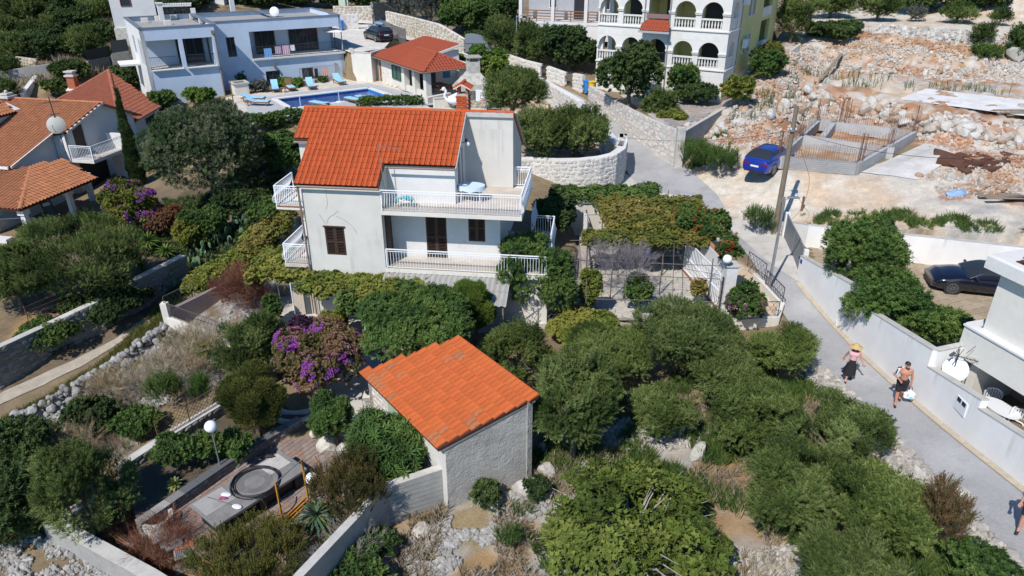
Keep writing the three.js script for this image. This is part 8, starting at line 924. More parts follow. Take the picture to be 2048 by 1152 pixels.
P('laurel','evergreen_tree','dense dark-green tree spilling over the orange shed roof','tree',[705,575,950,722],{lift:1.4,col:'green',d:110,ground:0});P('thuja','conifer','bright green pointed conifer in front of the corrugated roof','tree',[902,556,996,690],{lift:.2,col:'bright',ground:0});P('thuja','thuja_dome','clipped dome-shaped thuja above the patio','shrub',[437,735,577,882],{lift:0,ground:0});P('round','round_bush','clipped round bright-green bush between thuja and oleander','shrub',[617,780,706,893],{lift:.15,ground:-.1,col:'green'});
P('oleander','oleander','long-leaved green oleander against the shed','shrub',[700,812,858,968],{ground:-.3});P('bush','shrub','little green shrub growing on the wall beside the shed eave','shrub',[842,858,908,932],{ground:.1,sc:.8});P('heath','heath_bush','brown-green feathery bush behind the globe lamp','shrub',[628,918,775,1058],{ground:-.3,col:[[.06,.06,.018],[.1,.09,.025],[.13,.085,.03]]});P('heath','heath_bush','yellow-green feathery bush at the bottom edge below the patio','shrub',[388,1045,600,1200],{ground:-.7});
P('olive','olive_shrub','grey-green olive shrub between parapet and clipped thuja','shrub',[428,632,575,765],{ground:-.2});P('bush','shrub','dark red leafless-looking shrub in the front garden','shrub',[448,545,545,622],{col:'rust',sprig:'twig',dry:true,d:70});P('bush','shrub','small green shrub beside the vine pergola posts','shrub',[528,592,565,650],{ground:0});P('bush','shrub','purple-leaved plants edging the paving below the vine','shrub',[568,640,640,672],{col:[[.03,.012,.03],[.07,.03,.07],[.1,.06,.1]],trunk:false,ground:0});P('bush','shrub','yellowish plant at the foot of the vine pergola','shrub',[640,620,700,680],{col:'yellow',trunk:false,ground:0,gap:.4});
for(const[bb,l]of[[[312,858,400,940],'leafy green shrub below the rusty fence'],[[385,865,445,930],'dark leafy shrub left of the globe lamp post'],[[440,862,500,925],'green shrub right of the globe lamp post']])P('bush','shrub',l,'shrub',bb,{col:'green',ground:-.1,sc:.95});
P('olive','olive_tree','bushy olive inside the corner wall at the bottom left','tree',[80,885,255,1090],{ground:-.9});P('laurel','dark_tree','dark tree in shade at the left edge, upper of two','tree',[-70,815,112,985],{col:'dark',ground:-1.6});P('laurel','dark_tree','dark tree in shade at the left edge, lower of two','tree',[-80,930,90,1110],{col:'dark',ground:-1.6});
for(const[bb,l,c,sp]of[[[135,788,245,872],'dark bramble in the weedy plot','dark','bush'],[[225,815,320,880],'green weedy bush below the bramble','green','bush'],[[175,740,300,820],'grey dry brushwood in the middle of the plot','dry','scrub'],[[290,700,400,790],'tangle of grey dry brushwood in the upper plot','dry','scrub'],[[330,660,440,730],'dry grey bush below the ochre parapet','dry','scrub'],[[380,680,425,715],'yellow-green sapling by the ochre parapet','bright','bush'],[[300,750,360,820],'loose green weeds in the plot','green','heath'],[[385,755,420,815],'green weed stalks beside the rusty fence','bright','heath'],[[90,860,200,930],'dry brushwood beside the dark trees','dry','scrub'],[[270,1040,380,1130],'heap of orange-brown dry weeds by the corner wall','rust','scrub'],[[-20,1010,90,1080],'bare twigs under the dark trees at the left edge','dry','scrub']])P(sp,'scrub_bush',l,'shrub',bb,{col:c,trunk:false});
P('bush','bare_bush','half-bare grey twiggy bush with green right side at the bottom edge','shrub',[640,1062,812,1190],{ground:-1.0,gap:.45,col:'green',bark:M.greyBark,limbs:9});P('scrub','bare_bush','bare grey branches leaning against the concrete wall','shrub',[640,1050,760,1150],{ground:-1.0,trunk:false,col:[[.25,.22,.19],[.3,.28,.25],[.2,.18,.16]]});
P('bush','shrub','small green shrub on the rubble below the shed wall','shrub',[940,965,1002,1022],{col:'dark'});P('bush','shrub','small round shrub right of the shed corner','shrub',[1050,960,1096,1002],{col:'dark'});P('heath','shrub','little tuft among the rocks below the shed','shrub',[995,1060,1040,1100],{col:'green',trunk:false});
[[[965,650,1100,780],'olive at the right of the shed roof, uppermost left of the grove'],[[1062,700,1235,925],'tall olive beside the grey shed wall'],[[1130,648,1300,780],'olive in the upper middle of the grove'],[[1265,592,1480,770],'biggest olive of the grove in front of the pergola yard'],[[1262,770,1390,880],'low olive over the white rubble'],[[1500,650,1632,765],'olive beside the lane below the flower bed'],[[1380,700,1510,830],'small olive between the grove and the lane'],[[1425,760,1590,920],'olive in the middle of the right-hand grove'],[[1555,785,1765,945],'olive along the road edge by the walking couple'],[[1490,890,1690,1075],'broad olive in the lower right grove'],[[1670,930,1870,1110],'olive at the road edge in the lower right corner'],[[1600,1060,1790,1230],'olive at the bottom edge beside the white rubble']].forEach(([bb,l],i)=>{const k=.85+.3*((i*.37)% 1),q=.9+.25*((i*.61)% 1);P('olive','olive_tree',l,'tree',bb,{lift:.2,col:COL.olive.map(([r,g,b])=>[r*k,g*k*1.02,b*k*q])});});
P('heath','dry_bush','brownish half-dry bush at the road edge in the lower right','shrub',[1840,970,1925,1110],{col:[[.08,.08,.03],[.13,.1,.04],[.2,.12,.06]],trunk:false});P('boug','flower_bush','low bush with pink flowers in the lower right corner','shrub',[1900,1090,2040,1190],{col:'green',trunk:false});
{const B=blobAt(1065,930,1450,1185,.2),[T]=P('fig','fig_tree','spreading fig tree with big lobed leaves and pale branches in the foreground','tree',[1065,930,1450,1185],{lift:.2,bark:M.greyBark,limbs:14,tr:.12,ground:-.1});const R=rng(9),G=[];for(let i=0;i<46;i++){const a=R()*6.28,r0=B.r*.3*R(),p=V(Math.cos(a)*r0,B.ry*(.4+.5*R()),Math.sin(a)*r0),e=V(Math.cos(a)*B.r*(.6+.4*R()),B.ry*(.9+.9*R()),Math.sin(a)*B.r*(.6+.4*R()));const m=p.clone().lerp(e,.5).add(V(0,.2,0));G.push(bar(p,m,.035,5,.025),bar(m,e,.025,4,.009));}mesh('branch',G,M.greyBark,T);}
P('bush','pomegranate_tree','bright green small tree against the right corner of the house','tree',[985,470,1148,640],{lift:.3,ground:.1,col:'green',sprig:'laurel',d:85,gap:.3});P('vine','ivy_mass','dark ivy mass behind the side balcony of the house','ivy',[1068,372,1152,476],{col:'dark',trunk:false,ground:.8});
hedge('vine_canopy','vine canopy strip along the back of the pergola','vine',[at(1125,398,2.3),at(1200,400,2.3),at(1310,396,2.3)],1.3,.7,'vine',{col:'green',drop:2,d:70});hedge('vine_canopy','broad yellowing vine canopy over the middle of the pergola','vine',[at(1205,440,2.3),at(1300,440,2.3),at(1415,442,2.3)],5.2,.6,'vine',{col:'autumn',drop:2,step:.5,d:55});hedge('vine_canopy','autumn-coloured front fringe of the vine canopy','vine',[at(1175,486,2.2),at(1240,488,2.2),at(1330,486,2.2),at(1420,490,2.2)],1.0,.55,'vine',{col:'autumn',drop:1.9,d:55,gap:.3});
{const[T,B,L,s]=P('bush','trumpet_vine','dark trumpet vine with orange flowers at the street corner of the pergola','vine',[1335,398,1455,505],{col:'green',trunk:false,ground:1.2,sc:.95});flowers(T,L,[[.6,.13,.03],[.5,.09,.03]],90,1.2,s,.6);}
P('vine','climbing_vine','young climbing vine on the pergola wires in the middle of the yard','vine',[1252,540,1302,622],{trunk:false,ground:.5,col:'green',gap:.35});P('vine','climbing_vine','young climbing vine at the left pergola post','vine',[1160,535,1200,628],{trunk:false,ground:.4,col:'yellow',gap:.4});P('scrub','dry_creeper','grey dry creeper twigs tangled on the pergola wires','creeper',[1170,505,1310,560],{trunk:false,ground:1.6,col:[[.14,.12,.13],[.2,.18,.19],[.16,.14,.14]],d:14});P('vine','low_hedge','low yellow-green hedge along the front of the yard','hedge',[1100,620,1232,692],{trunk:false,ground:0,col:'yellow'});P('vine','climbing_vine','small vine hanging at the white gate','vine',[1385,555,1410,605],{trunk:false,ground:.5,col:'autumn'});
{const[T,B,L,s]=P('bush','flower_bed_plants','mixed pink-flowering plants in the bed between gate pillar and fence','shrub',[1455,560,1530,655],{col:'green',trunk:false,ground:.3,gap:.4});flowers(T,L,[[.6,.35,.4],[.4,.06,.3]],80,1.1,s,.5);const[T2,B2,L2,s2]=P('bush','geranium','red geraniums on the gate pillar and tiled wall','plant',[1432,470,1482,535],{col:'green',trunk:false,ground:2.2,d:60,gap:.4});flowers(T2,L2,[[.6,.09,.02]],60,1.1,s2,.4);}
P('laurel','laurel_tree','tall glossy laurel behind the street wall','tree',[1652,425,1800,590],{col:'green',ground:COURT_H,lift:0,d:90,gap:.28,glossy:true});P('laurel','laurel_tree','middle laurel bush behind the street wall below the tall one','tree',[1700,540,1840,672],{col:'green',ground:COURT_H,lift:0,d:90,gap:.28,glossy:true});P('laurel','laurel_tree','lowest laurel bush behind the street wall beside the house','tree',[1790,598,1926,698],{col:'green',ground:COURT_H,lift:0,d:90,gap:.28,glossy:true});
for(const[bb,l]of[[[1030,215,1130,330],'dense olive inside the curved white wall, left of two'],[[1085,210,1213,330],'dense olive inside the curved white wall, right of two']])P('olive','olive_tree',l,'tree',bb,{d:70,sc:1.6,lift:0,gap:.1});P('olive','olive_tree','open olive with pale trunk beside the basketball board','tree',[968,138,1088,235],{d:60,sc:1.6,lift:.4,bark:M.greyBark});P('bushFar','citrus_tree','bright green citrus tree behind the barbecue chimney','tree',[932,90,1015,170],{col:'bright',lift:.2});P('vine','vine_on_wall','vine leaves behind the pool house roof','vine',[893,108,935,128],{trunk:false,sc:1.8,d:30,ground:5.2,col:'green'});
for(const[bb,l,c]of[[[465,138,506,178],'round dark bush in the corner of the villa','dark'],[[508,160,537,188],'grey lavender bush beside the stone planter','grey'],[[553,158,607,178],'green shrubs behind the loungers','bright'],[[624,156,662,168],'small shrubs along the villa kerb','green'],[[298,182,352,222],'shrubs at the left corner of the villa','green'],[[368,178,432,212],'bright green shrub above the round tree','bright'],[[738,140,756,152],'little shrub in the bed by the pool house','bright'],[[228,128,300,180],'dark green bush behind the hipped roof','dark'],[[236,132,262,162],'bright yellow-green sapling behind the hipped roof','bright'],[[112,118,188,168],'olive-green bush behind the stepped white wall','olive'],[[85,160,130,192],'small bush in front of the stepped white wall','olive']])P('bushFar','shrub',l,'shrub',bb,{col:c,trunk:false,d:55,sc:1.6});
for(const[bb,l,c,sp]of[[[1198,92,1322,215],'dark round tree in front of the arcaded house','dark','bushFar'],[[1284,182,1350,258],'grey-green bush in the corner of the paved yard','olive','oliveFar'],[[1312,222,1380,275],'yellow-green round bush by the yard corner pier','yellow','bushFar'],[[1338,125,1395,200],'climbing plants on the arcaded house wall','green','bushFar'],[[1352,172,1432,206],'low dark shrubs at the foot of the arcaded house','dark','bushFar'],[[1450,152,1505,208],'yellow-green round bush at the right corner of the arcaded house','yellow','bushFar'],[[1492,95,1560,165],'bush hanging over the grey block wall','green','bushFar'],[[1520,85,1560,120],'ochre-tinged bush beside the yellow wall','heath','bushFar'],[[1548,0,1612,92],'tall grey-green tree right of the arcaded house','olive','oliveFar'],[[1290,0,1335,30],'potted plant on the upper arcade','green','bushFar']])P(sp,sp==='bushFar'?'bush':'tree',l,sp==='bushFar'?'bush':'tree',bb,{col:c,...(l.startsWith('potted')?{ground:7.6,trunk:false}:{})});
for(const[bb,l,c,sp]of[[[975,30,1075,132],'olive-green tree left of the slender street lamp','olive','oliveFar'],[[1035,48,1120,140],'grey-green tree behind the lane wall','olive','oliveFar'],[[1080,45,1195,152],'dark autumn-tinged tree beside the arcaded house','dark','bushFar'],[[872,-25,1005,78],'bright green tree above the road wall','green','bushFar'],[[778,-20,845,52],'grey olive at the bend of the far road','grey','oliveFar'],[[830,-25,895,60],'grey olive overhanging the yellowish road wall','grey','oliveFar'],[[985,-20,1042,50],'dark green tree left of the grey house','dark','bushFar'],[[905,62,975,105],'creeper hanging over the road wall','dark','bushFar'],[[700,-20,760,20],'green shrub spilling over the far stone wall','green','bushFar'],[[640,-25,705,22],'dark tree behind the villa at the far road','dark','bushFar'],[[560,-30,650,18],'dark tree behind the villa roof','dark','bushFar'],[[450,-30,570,18],'tree row behind the villa roof','dark','bushFar'],[[328,-20,420,26],'dark tree right of the white house at the top','dark','bushFar']])P(sp,'tree',l,'tree',bb,{col:c,lift:.4});
{const R=rng(50),spots=[[60,30,80],[150,45,90],[-10,60,90],[200,20,60],[100,85,85],[30,100,70],[170,90,80],[215,110,50],[-20,10,90],[70,-5,80],[140,5,70],[10,140,60],[120,60,60],[190,60,60],[-5,185,60],[60,70,60],[225,70,40]],where=['at the top left','by the white house at the top','at the left edge','just left of the white house','in the middle of the scrub','above the stone terrace wall','left of the black mesh fence','beside the mesh fence','in the top left corner','on the skyline at the left','second on the skyline','at the left end of the board wall','between the larger trees','below the white house','behind the board wall at the left edge','half hidden in the scrub','at the foot of the white house'];spots.forEach(([x,y,s],i)=>P(i % 3===1?'bushFar':'oliveFar','hillside_tree',`${i % 3 === 1 ? 'dark' : 'grey-green'} scrub tree ${where[i]}`,'tree',[x-s/2,y-s*.42,x+s/2,y+s*.42],{col:i % 3===1?'dark':'olive',lift:.1}));}
for(const[bb,l,c]of[[[1618,-12,1700,40],'young olive at the top edge left of the track','olive'],[[1715,-14,1792,46],'olive standing alone beside the track','olive'],[[1815,20,1842,46],'tiny olive sapling on the track','grey'],[[1885,10,1940,50],'small olive in front of the dark trees','olive'],[[1980,24,2012,54],'little olive at the right of the track','olive'],[[1780,-40,1880,30],'dark tree at the top edge above the track','dark'],[[1860,-40,1960,30],'dark tree at the top edge, right of another','dark'],[[1930,-40,2010,26],'dark tree nearest the top right corner','dark'],[[1610,35,1720,88],'dark juniper thicket at the edge of the excavation','dark'],[[2010,55,2060,120],'green shrub at the right edge above the rock face','green'],[[1940,52,1975,95],'shrub on the orange slope','olive'],[[1945,95,1990,122],'low shrub below the orange slope','green']])P(c==='dark'?'bushFar':'oliveFar','tree',l,'tree',bb,{col:c,lift:.15});
for(const[bb,l]of[[[1352,285,1425,350],'green weeds at the foot of the grey block wall'],[[1400,300,1475,352],'green weeds behind the blue car'],[[1490,420,1545,470],'weeds and stones beside the utility pole']])P('heath','weeds',l,'weeds',bb,{col:'green',trunk:false,sc:1.3,d:40});
function strew(name,label,sprig,m,cols,areas,n,sc,seed,o={}){const R=rng(seed),im=new THREE.InstancedMesh(SPRIGS[sprig],m,n),D=new THREE.Object3D(),c=new THREE.Color(),A=areas.map((P)=>{let a=0;for(let i=0;i<P.length;i++){const[x0,z0]=P[i],[x1,z1]=P[(i+1)% P.length];a +=x0*z1-x1*z0;}return Math.abs(a);}),S=A.reduce((a,b)=>a+b);let k=0;areas.forEach((P,i)=>{const xs=P.map((p)=>p[0]),zs=P.map((p)=>p[1]),x0=Math.min(...xs),x1=Math.max(...xs),z0=Math.min(...zs),z1=Math.max(...zs);let todo=Math.floor(n*A[i]/ S),g=todo*20;while(todo>0&&g-->0&&k<n){const x=lerp(x0,x1,R()),z=lerp(z0,z1,R());if(!inPoly(x,z,P)||roadDist(x,z)<.1||fbm2(x*.7,z*.7,seed)<(o.th??.45)+ .1*R())continue;todo--;D.position.set(x,gh(x,z)- .02,z);D.rotation.set((R()- .5)*.5,R()*6.28,(R()- .5)*.5);const s=sc*(.5+R());D.scale.set(s,s*(.7+.6*R()),s);D.updateMatrix();im.setMatrixAt(k,D.matrix);const q=cols[Math.floor(R()*cols.length)],j=.75+.5*R();c.setRGB(q[0]*j,q[1]*j,q[2]*j);im.setColorAt(k++,c);}});im.count=k;im.name=numbered(name);im.castShadow=im.receiveShadow=true;tag(im,label,'grass',null,'stuff');scene.add(im);}
strew('dry_grass','dry straw-coloured grass on the foreground slope','grass',DRY,COL.dry,[polyPx([[780,1152,-.8],[820,1040,-.7],[1060,940,0],[1260,800,0],[1520,780,.2],[1640,780,.5],[1900,1060,1.5],[1960,1152,1.8]])],3600,.9,71);strew('green_grass','green weeds between the olives and rubble','grass',LM,COL.green,[polyPx([[960,900,0],[1260,760,0],[1560,700,.3],[1900,1060,1.5],[1960,1152,1.8],[1100,1152,-.4]])],5500,1.0,72,{th:.5});
strew('path_grass','yellow-green grass on the path','grass',LM,[[.16,.17,.04],[.22,.19,.06],[.11,.15,.035]],[polyPx([[-40,880,-2],[200,735,-1.6],[345,590,-.9],[420,560,-.5],[330,680,-.9],[180,790,-1.6],[40,870,-2]])],9000,.75,73,{th:.36});strew('plot_weeds','dry weeds and twigs in the weedy plot','twig',DRY,COL.dry,[polyPx([[60,880,-1.2],[340,660,-.8],[440,690,-.5],[440,800,-.4],[250,930,-.8],[100,930,-1]])],1300,.7,74,{th:.42});strew('plot_grass','patchy green weeds in the weedy plot','shoot',LM,COL.green,[polyPx([[60,880,-1.2],[340,660,-.8],[440,690,-.5],[440,800,-.4],[250,930,-.8],[100,930,-1]])],1100,.7,75,{th:.5});
strew('yard_weeds','low green weeds along the edge of the dirt yard','grass',LM,COL.green,[polyPx([[1600,430,1.6],[1830,440,2.2],[2060,470,2.5],[2060,500,2.4],[1620,462,1.3]]),polyPx([[1370,350,1.4],[1440,280,2.6],[1480,330,2.4],[1470,360,2]])],1300,.9,76,{th:.58});strew('garden_ground_cover','low ground cover in the left garden and behind the house','dense',LM,COL.dark,[polyPx([[250,500,0],[330,400,.5],[560,380,1.2],[560,500,.2],[400,560,-.1],[300,560,0]]),polyPx([[280,330,1.2],[300,220,2.6],[600,260,3.2],[560,380,1.5]]),polyPx([[20,640,-.3],[150,590,0],[330,520,.1],[200,620,-.1],[20,700,-.4]])],9000,1.6,77,{th:.38});strew('hill_scrub','dry grass on the hillside at the upper left','grass',DRY,COL.dry,[polyPx([[0,0,9],[0,180,4.6],[260,130,5],[440,0,9]])],4000,1.6,78,{th:.4});strew('bed_plants','low plants in the flower bed and patio corner','shoot',LM,COL.heath,[polyPx([[250,930,0],[440,810,.2],[520,780,.2],[560,860,0],[300,1030,0]])],700,.8,79,{th:.4});strew('patio_weeds','reddish dry weeds beside the patio','twig',DRY,COL.rust,[polyPx([[200,1030,-.5],[270,1000,-.4],[400,1100,-.4],[420,1152,-.6],[260,1130,-.6]])],900,.7,80,{th:.3});
strew('site_weeds','scattered weeds on the excavation slopes','shoot',LM,COL.green,[polyPx([[1420,300,2.6],[1560,130,6],[1640,90,7.6],[2060,110,8],[2060,135,7.2],[1650,140,6.4],[1560,260,3.6]])],500,1.3,81,{th:.55});
{const wm=mat([.5,.475,.44],{map:'stone',size:.5,rough:.95}),gm=mat([.42,.41,.39],{map:'stone',size:.5,rough:.95});rubble('rubble','white broken stones between the olives',[polyPx([[1080,900,0],[1230,780,0],[1400,830,0],[1460,880,.1],[1310,900,0],[1180,950,0]])],wm,7500,.17,21);rubble('rubble','grey limestone rubble below the shed wall',[polyPx([[800,1090,-.8],[960,1000,-.3],[1100,950,0],[1100,1010,-.1],[980,1080,-.4],[880,1152,-.7],[820,1152,-.8]])],gm,7000,.17,22);rubble('rubble','pale stones lining the left edge of the road',[polyPx([[1590,700,.5],[1660,745,.6],[1770,845,.95],[1860,945,1.3],[1970,1050,1.8],[2048,1125,2.1],[2000,1150,2.0],[1900,1060,1.4],[1780,930,1.1],[1640,790,.6]])],wm,3600,.26,23);rubble('rubble','white rubble terrace at the bottom edge',[polyPx([[1440,1110,.1],[1600,1095,.4],[1680,1152,.6],[1440,1160,0]])],wm,2200,.2,24);rubble('rubble','stones and gravel in the weedy plot',[polyPx([[60,860,-1.2],[340,660,-.8],[440,690,-.5],[440,780,-.4],[110,910,-1]])],gm,5200,.2,25);rubble('rubble','stones outside the corner wall at bottom left',[polyPx([[-40,1060,-1.6],[80,1080,-1.3],[260,1180,-1.2],[-40,1180,-1.6]])],gm,1600,.16,26);rubble('rubble','white stones in the front garden',[polyPx([[420,600,-.2],[560,560,0],[540,640,0],[450,660,-.1]])],wm,160,.2,27);rubble('rubble','stones at the foot of the utility pole',[polyPx([[1490,440,.9],[1565,445,1],[1570,480,.9],[1510,465,.8]])],wm,220,.3,28);
const R=rng(3);for(const[x,y,s,l]of[[1085,905,.55,'large pale rock at the right corner of the shed'],[1092,948,.7,'pale rock slab below the shed corner'],[1050,985,.9,'long pale rock in the dry grass below the shed'],[842,1066,.6,'upright grey rock by the concrete wall'],[1395,915,.8,'flat pale rock in the middle of the foreground'],[1262,808,.5,'pale boulder under the olive'],[1925,1005,.7,'pale rock at the road edge, lower right'],[1835,960,.6,'grey rock at the road edge'],[2010,1120,.7,'pale boulder at the road edge in the corner'],[1560,455,.5,'white stone beside the utility pole'],[2030,118,1.6,'grey boulder at the right edge above the rock face']]){const p=on(x,y),o=thing('boulder',l,'boulder',p);boulder(o,'rock',M.rockPale[Math.floor(R()*6)],0,s*.18,0,s,R,.55);}}
function loft(rings,close=true){const pos=[],idx=[],n=rings[0].length;rings.forEach((r)=>r.forEach((p)=>pos.push(p.x,p.y,p.z)));for(let i=0;i<rings.length-1;i++)for(let j=0;j<n-1;j++){const a=i*n+j;idx.push(a,a+n,a+1,a+1,a+n,a+n+1);}if(close)for(const[o,s]of[[0,1],[(rings.length-1)*n,-1]])for(let j=1;j<n-1;j++)s>0?idx.push(o,o+j,o+j+1):idx.push(o,o+j+1,o+j);const g=new THREE.BufferGeometry();g.setAttribute('position',new THREE.Float32BufferAttribute(pos,3));g.setIndex(idx);g.computeVertexNormals();return g;}
const interp=(T,x,k)=>{let i=0;while(i<T.length-2&&x>T[i+1][0])i++;const a=T[i],b=T[i+1],f=clamp((x-a[0])/(b[0]- a[0]),0,1);return lerp(a[k],b[k],f*f*(3-2*f));};
function car(label,name,p,head,paint,D){
const T=thing(name,label,'car',p,Math.atan2(-head[1],head[0])),L=D.len,hw=D.w/2,cp=mat(paint,{physical:true,rough:.28,clearcoat:1,clearcoatRoughness:.04,metal:.1});
const wAt=(x)=>{const e=Math.abs(x)/(L/2);return hw*(1-.16*Math.max(0,(e-.72)/ .28)**2);},R=[];
for(let i=0;i<=40;i++){const x=lerp(-L/2,L/2,i/40),w=wAt(x),t=interp(D.deck,x,1),b=interp(D.under,x,1),h=t-b;const half=[[.8,b],[.96,b+.1*h],[1,b+.42*h],[.985,b+.72*h],[.93,b+.92*h],[.78,t-.005],[.4,t+.025],[0,t+.03]];R.push([...half.map(([k,y])=>V(x,y,w*k)),...half.slice(0,-1).reverse().map(([k,y])=>V(x,y,-w*k))]);}
mesh('body',loft(R),cp,T);
const[x0,x1,x2,x3]=D.cab,yr=D.roof,cab=(x,k)=>{const f=x>x1?(x0-x)/(x0-x1):x<x2?(x-x3)/(x2-x3):1,e=Math.sin(clamp(f,0,1)*Math.PI/2)**.9,yb=interp(D.deck,x,1)- .02,y=lerp(yb,yr-.05*((x -(x1+x2)/ 2)/ 1.2)**2*.6,e),wb=wAt(x)*.93,wt=hw*.68;return[wb,lerp(wb,wt,e),yb,y];};
const S=(x,o)=>{const[wb,wt,yb,y]=cab(x),q=.012*o;const half=[[wb+q,yb],[lerp(wb,wt,.45)+ .03+q,lerp(yb,y,.5)],[wt+.015+q,lerp(yb,y,.9)],[wt*.88,y+q],[wt*.45,y+.02+q],[0,y+.025+q]];return[...half.map(([w,h])=>V(x,h,w)),...half.slice(0,-1).reverse().map(([w,h])=>V(x,h,-w))];};
const rg=[];for(let i=0;i<=28;i++)rg.push(S(lerp(x3,x0,i/28),0));mesh('roof',loft(rg),cp,T);
const gl=(name,xa,xb,j0,j1)=>{const G=[];for(let i=0;i<=8;i++)G.push(S(lerp(xa,xb,i/8),1).slice(j0,j1+1));mesh(name,loft(G,false),M.glass,T);};
gl('windscreen',x1+.03,x0-.06,2,8);gl('rear_window',x3+.07,x2-.03,2,8);const xm=(x1+x2)/ 2;for(const[a,b]of[[xm+.05,x1+.25],[x2-.28,xm-.05]]){gl('side_window',a,b,1,2);gl('side_window',a,b,8,9);}
const wg=new THREE.TorusGeometry(.255,.085,8,22),rim=M.galv,dk=M.black;for(const x of[L/2-D.fo,-L/2+D.ro])for(const s of[-1,1]){const w=new THREE.Group();w.name='wheel';w.position.set(x,.335,s*(hw-.1));T.add(w);mesh('tyre',[wg.clone(),new THREE.CylinderGeometry(.31,.31,.16,22).rotateX(Math.PI/2)],dk,w);const sp=[];for(let k=0;k<10;k++){const a=k/10*6.2832;sp.push(bar(V(Math.cos(a)*.04,Math.sin(a)*.04,s*.085),V(Math.cos(a)*.235,Math.sin(a)*.235,s*.09),.018,5));}mesh('rim',[new THREE.TorusGeometry(.235,.018,6,22).translate(0,0,s*.085),...sp],D.rim??rim,w);mesh('wheel_arch',[new THREE.TorusGeometry(.375,.03,6,18,Math.PI).translate(x,.335,s*(hw-.01)),new THREE.CylinderGeometry(.37,.37,.03,22).rotateX(Math.PI/2).translate(x,.335,s*(hw-.022))],dk,T);}
const yb=interp(D.deck,-L/2+.1,1),yf=interp(D.deck,L/2-.1,1),wr=wAt(-L/2),wf=wAt(L/2-.1),red=mat([.2,.008,.01],{rough:.2});
for(const s of[-1,1]){mesh('tail_light',rbox(.12,.13,.42,.03,-L/2+.05,yb-.2,s*(wr-.2)),red,T);mesh('headlight',rbox(.28,.1,.34,.04,L/2-.14,yf-.12,s*(wf-.17)),M.glass,T);const mi=mesh('wing_mirror',rbox(.12,.12,.2,.04,x0-.32,interp(D.deck,x0,1)+ .1,s*(hw+.08)),cp,T);mesh('door_handle',[box(.16,.025,.02,xm-.35,interp(D.deck,xm,1)- .16,s*(hw-.005)),box(.16,.025,.02,xm+.6,interp(D.deck,xm,1)- .16,s*(hw-.005))],cp,T);mesh('door_seam',[box(.008,.55,.01,xm,.62,s*hw*.998),box(.008,.5,.01,x1+.55,.6,s*hw*.996)],dk,T);}
mesh('number_plate',box(.02,.11,.52,-L/2-.012,yb -(D.plate??.25),0),M.white,T);mesh('bumper_trim',[box(.08,.1,D.w*.7,-L/2+.02,.3,0),box(.08,.12,D.w*.6,L/2-.02,.3,0)],dk,T);mesh('shark_fin',new THREE.ConeGeometry(.05,.09,6).scale(1.6,1,.4).translate(x2+.15,yr+.03,0),cp,T);
return T;
}
{
const under=(L)=>[[-L/2,.27],[-L/2+.35,.18],[L/2-.4,.2],[L/2,.27]];
const c1=at(1535,344,2.62);c1.y=gh(c1.x,c1.z)- .06;const t1=41*D2R;car('bright blue saloon car parked on the dirt yard','blue_car',c1,[Math.sin(t1),-Math.cos(t1)],[.01,.035,.28],{len:4.65,w:1.83,roof:1.45,fo:.88,ro:1.0,cab:[.95,.2,-1.25,-2.12],deck:[[-2.33,.96],[-1.9,1.0],[-.5,.95],[1.0,.93],[1.9,.82],[2.33,.6]],under:under(4.65),plate:.34});
const c2=at(1962,580,COURT_H);c2.y=COURT_H;const lp=new THREE.Vector2(-.965,-.26);car('black fastback coupe parked in the walled courtyard, cut by the house','black_car',c2,[-.965,-.26],[.006,.007,.016],{len:4.8,w:1.9,roof:1.33,fo:.86,ro:1.0,cab:[1.0,.1,-.9,-2.2],deck:[[-2.4,.95],[-1.9,1.0],[-.5,.92],[1.1,.9],[2.0,.78],[2.4,.56]],under:under(4.8),rim:M.darkGrey});
const c3=at(757,80,PARK_H+.03);c3.y=PARK_H+.03;const t3=-32*D2R,b=car('black estate car with blue-grey roof box parked on the upper terrace','black_car',c3,[Math.sin(t3),-Math.cos(t3)],[.008,.008,.01],{len:4.6,w:1.83,roof:1.47,fo:.9,ro:.95,cab:[.95,.25,-1.75,-2.25],deck:[[-2.3,.98],[-1.9,1.0],[-.5,.95],[1.0,.93],[1.9,.82],[2.3,.6]],under:under(4.6)});mesh('roof_rail',[bar(V(.2,1.52,.55),V(-1.6,1.5,.55),.02),bar(V(.2,1.52,-.55),V(-1.6,1.5,-.55),.02)],M.galv,b);mesh('roof_box',new THREE.SphereGeometry(.5,18,10).scale(2.0,.42,.78).translate(-.55,1.72,0),mat([.2,.27,.36],{rough:.35}),b);
}
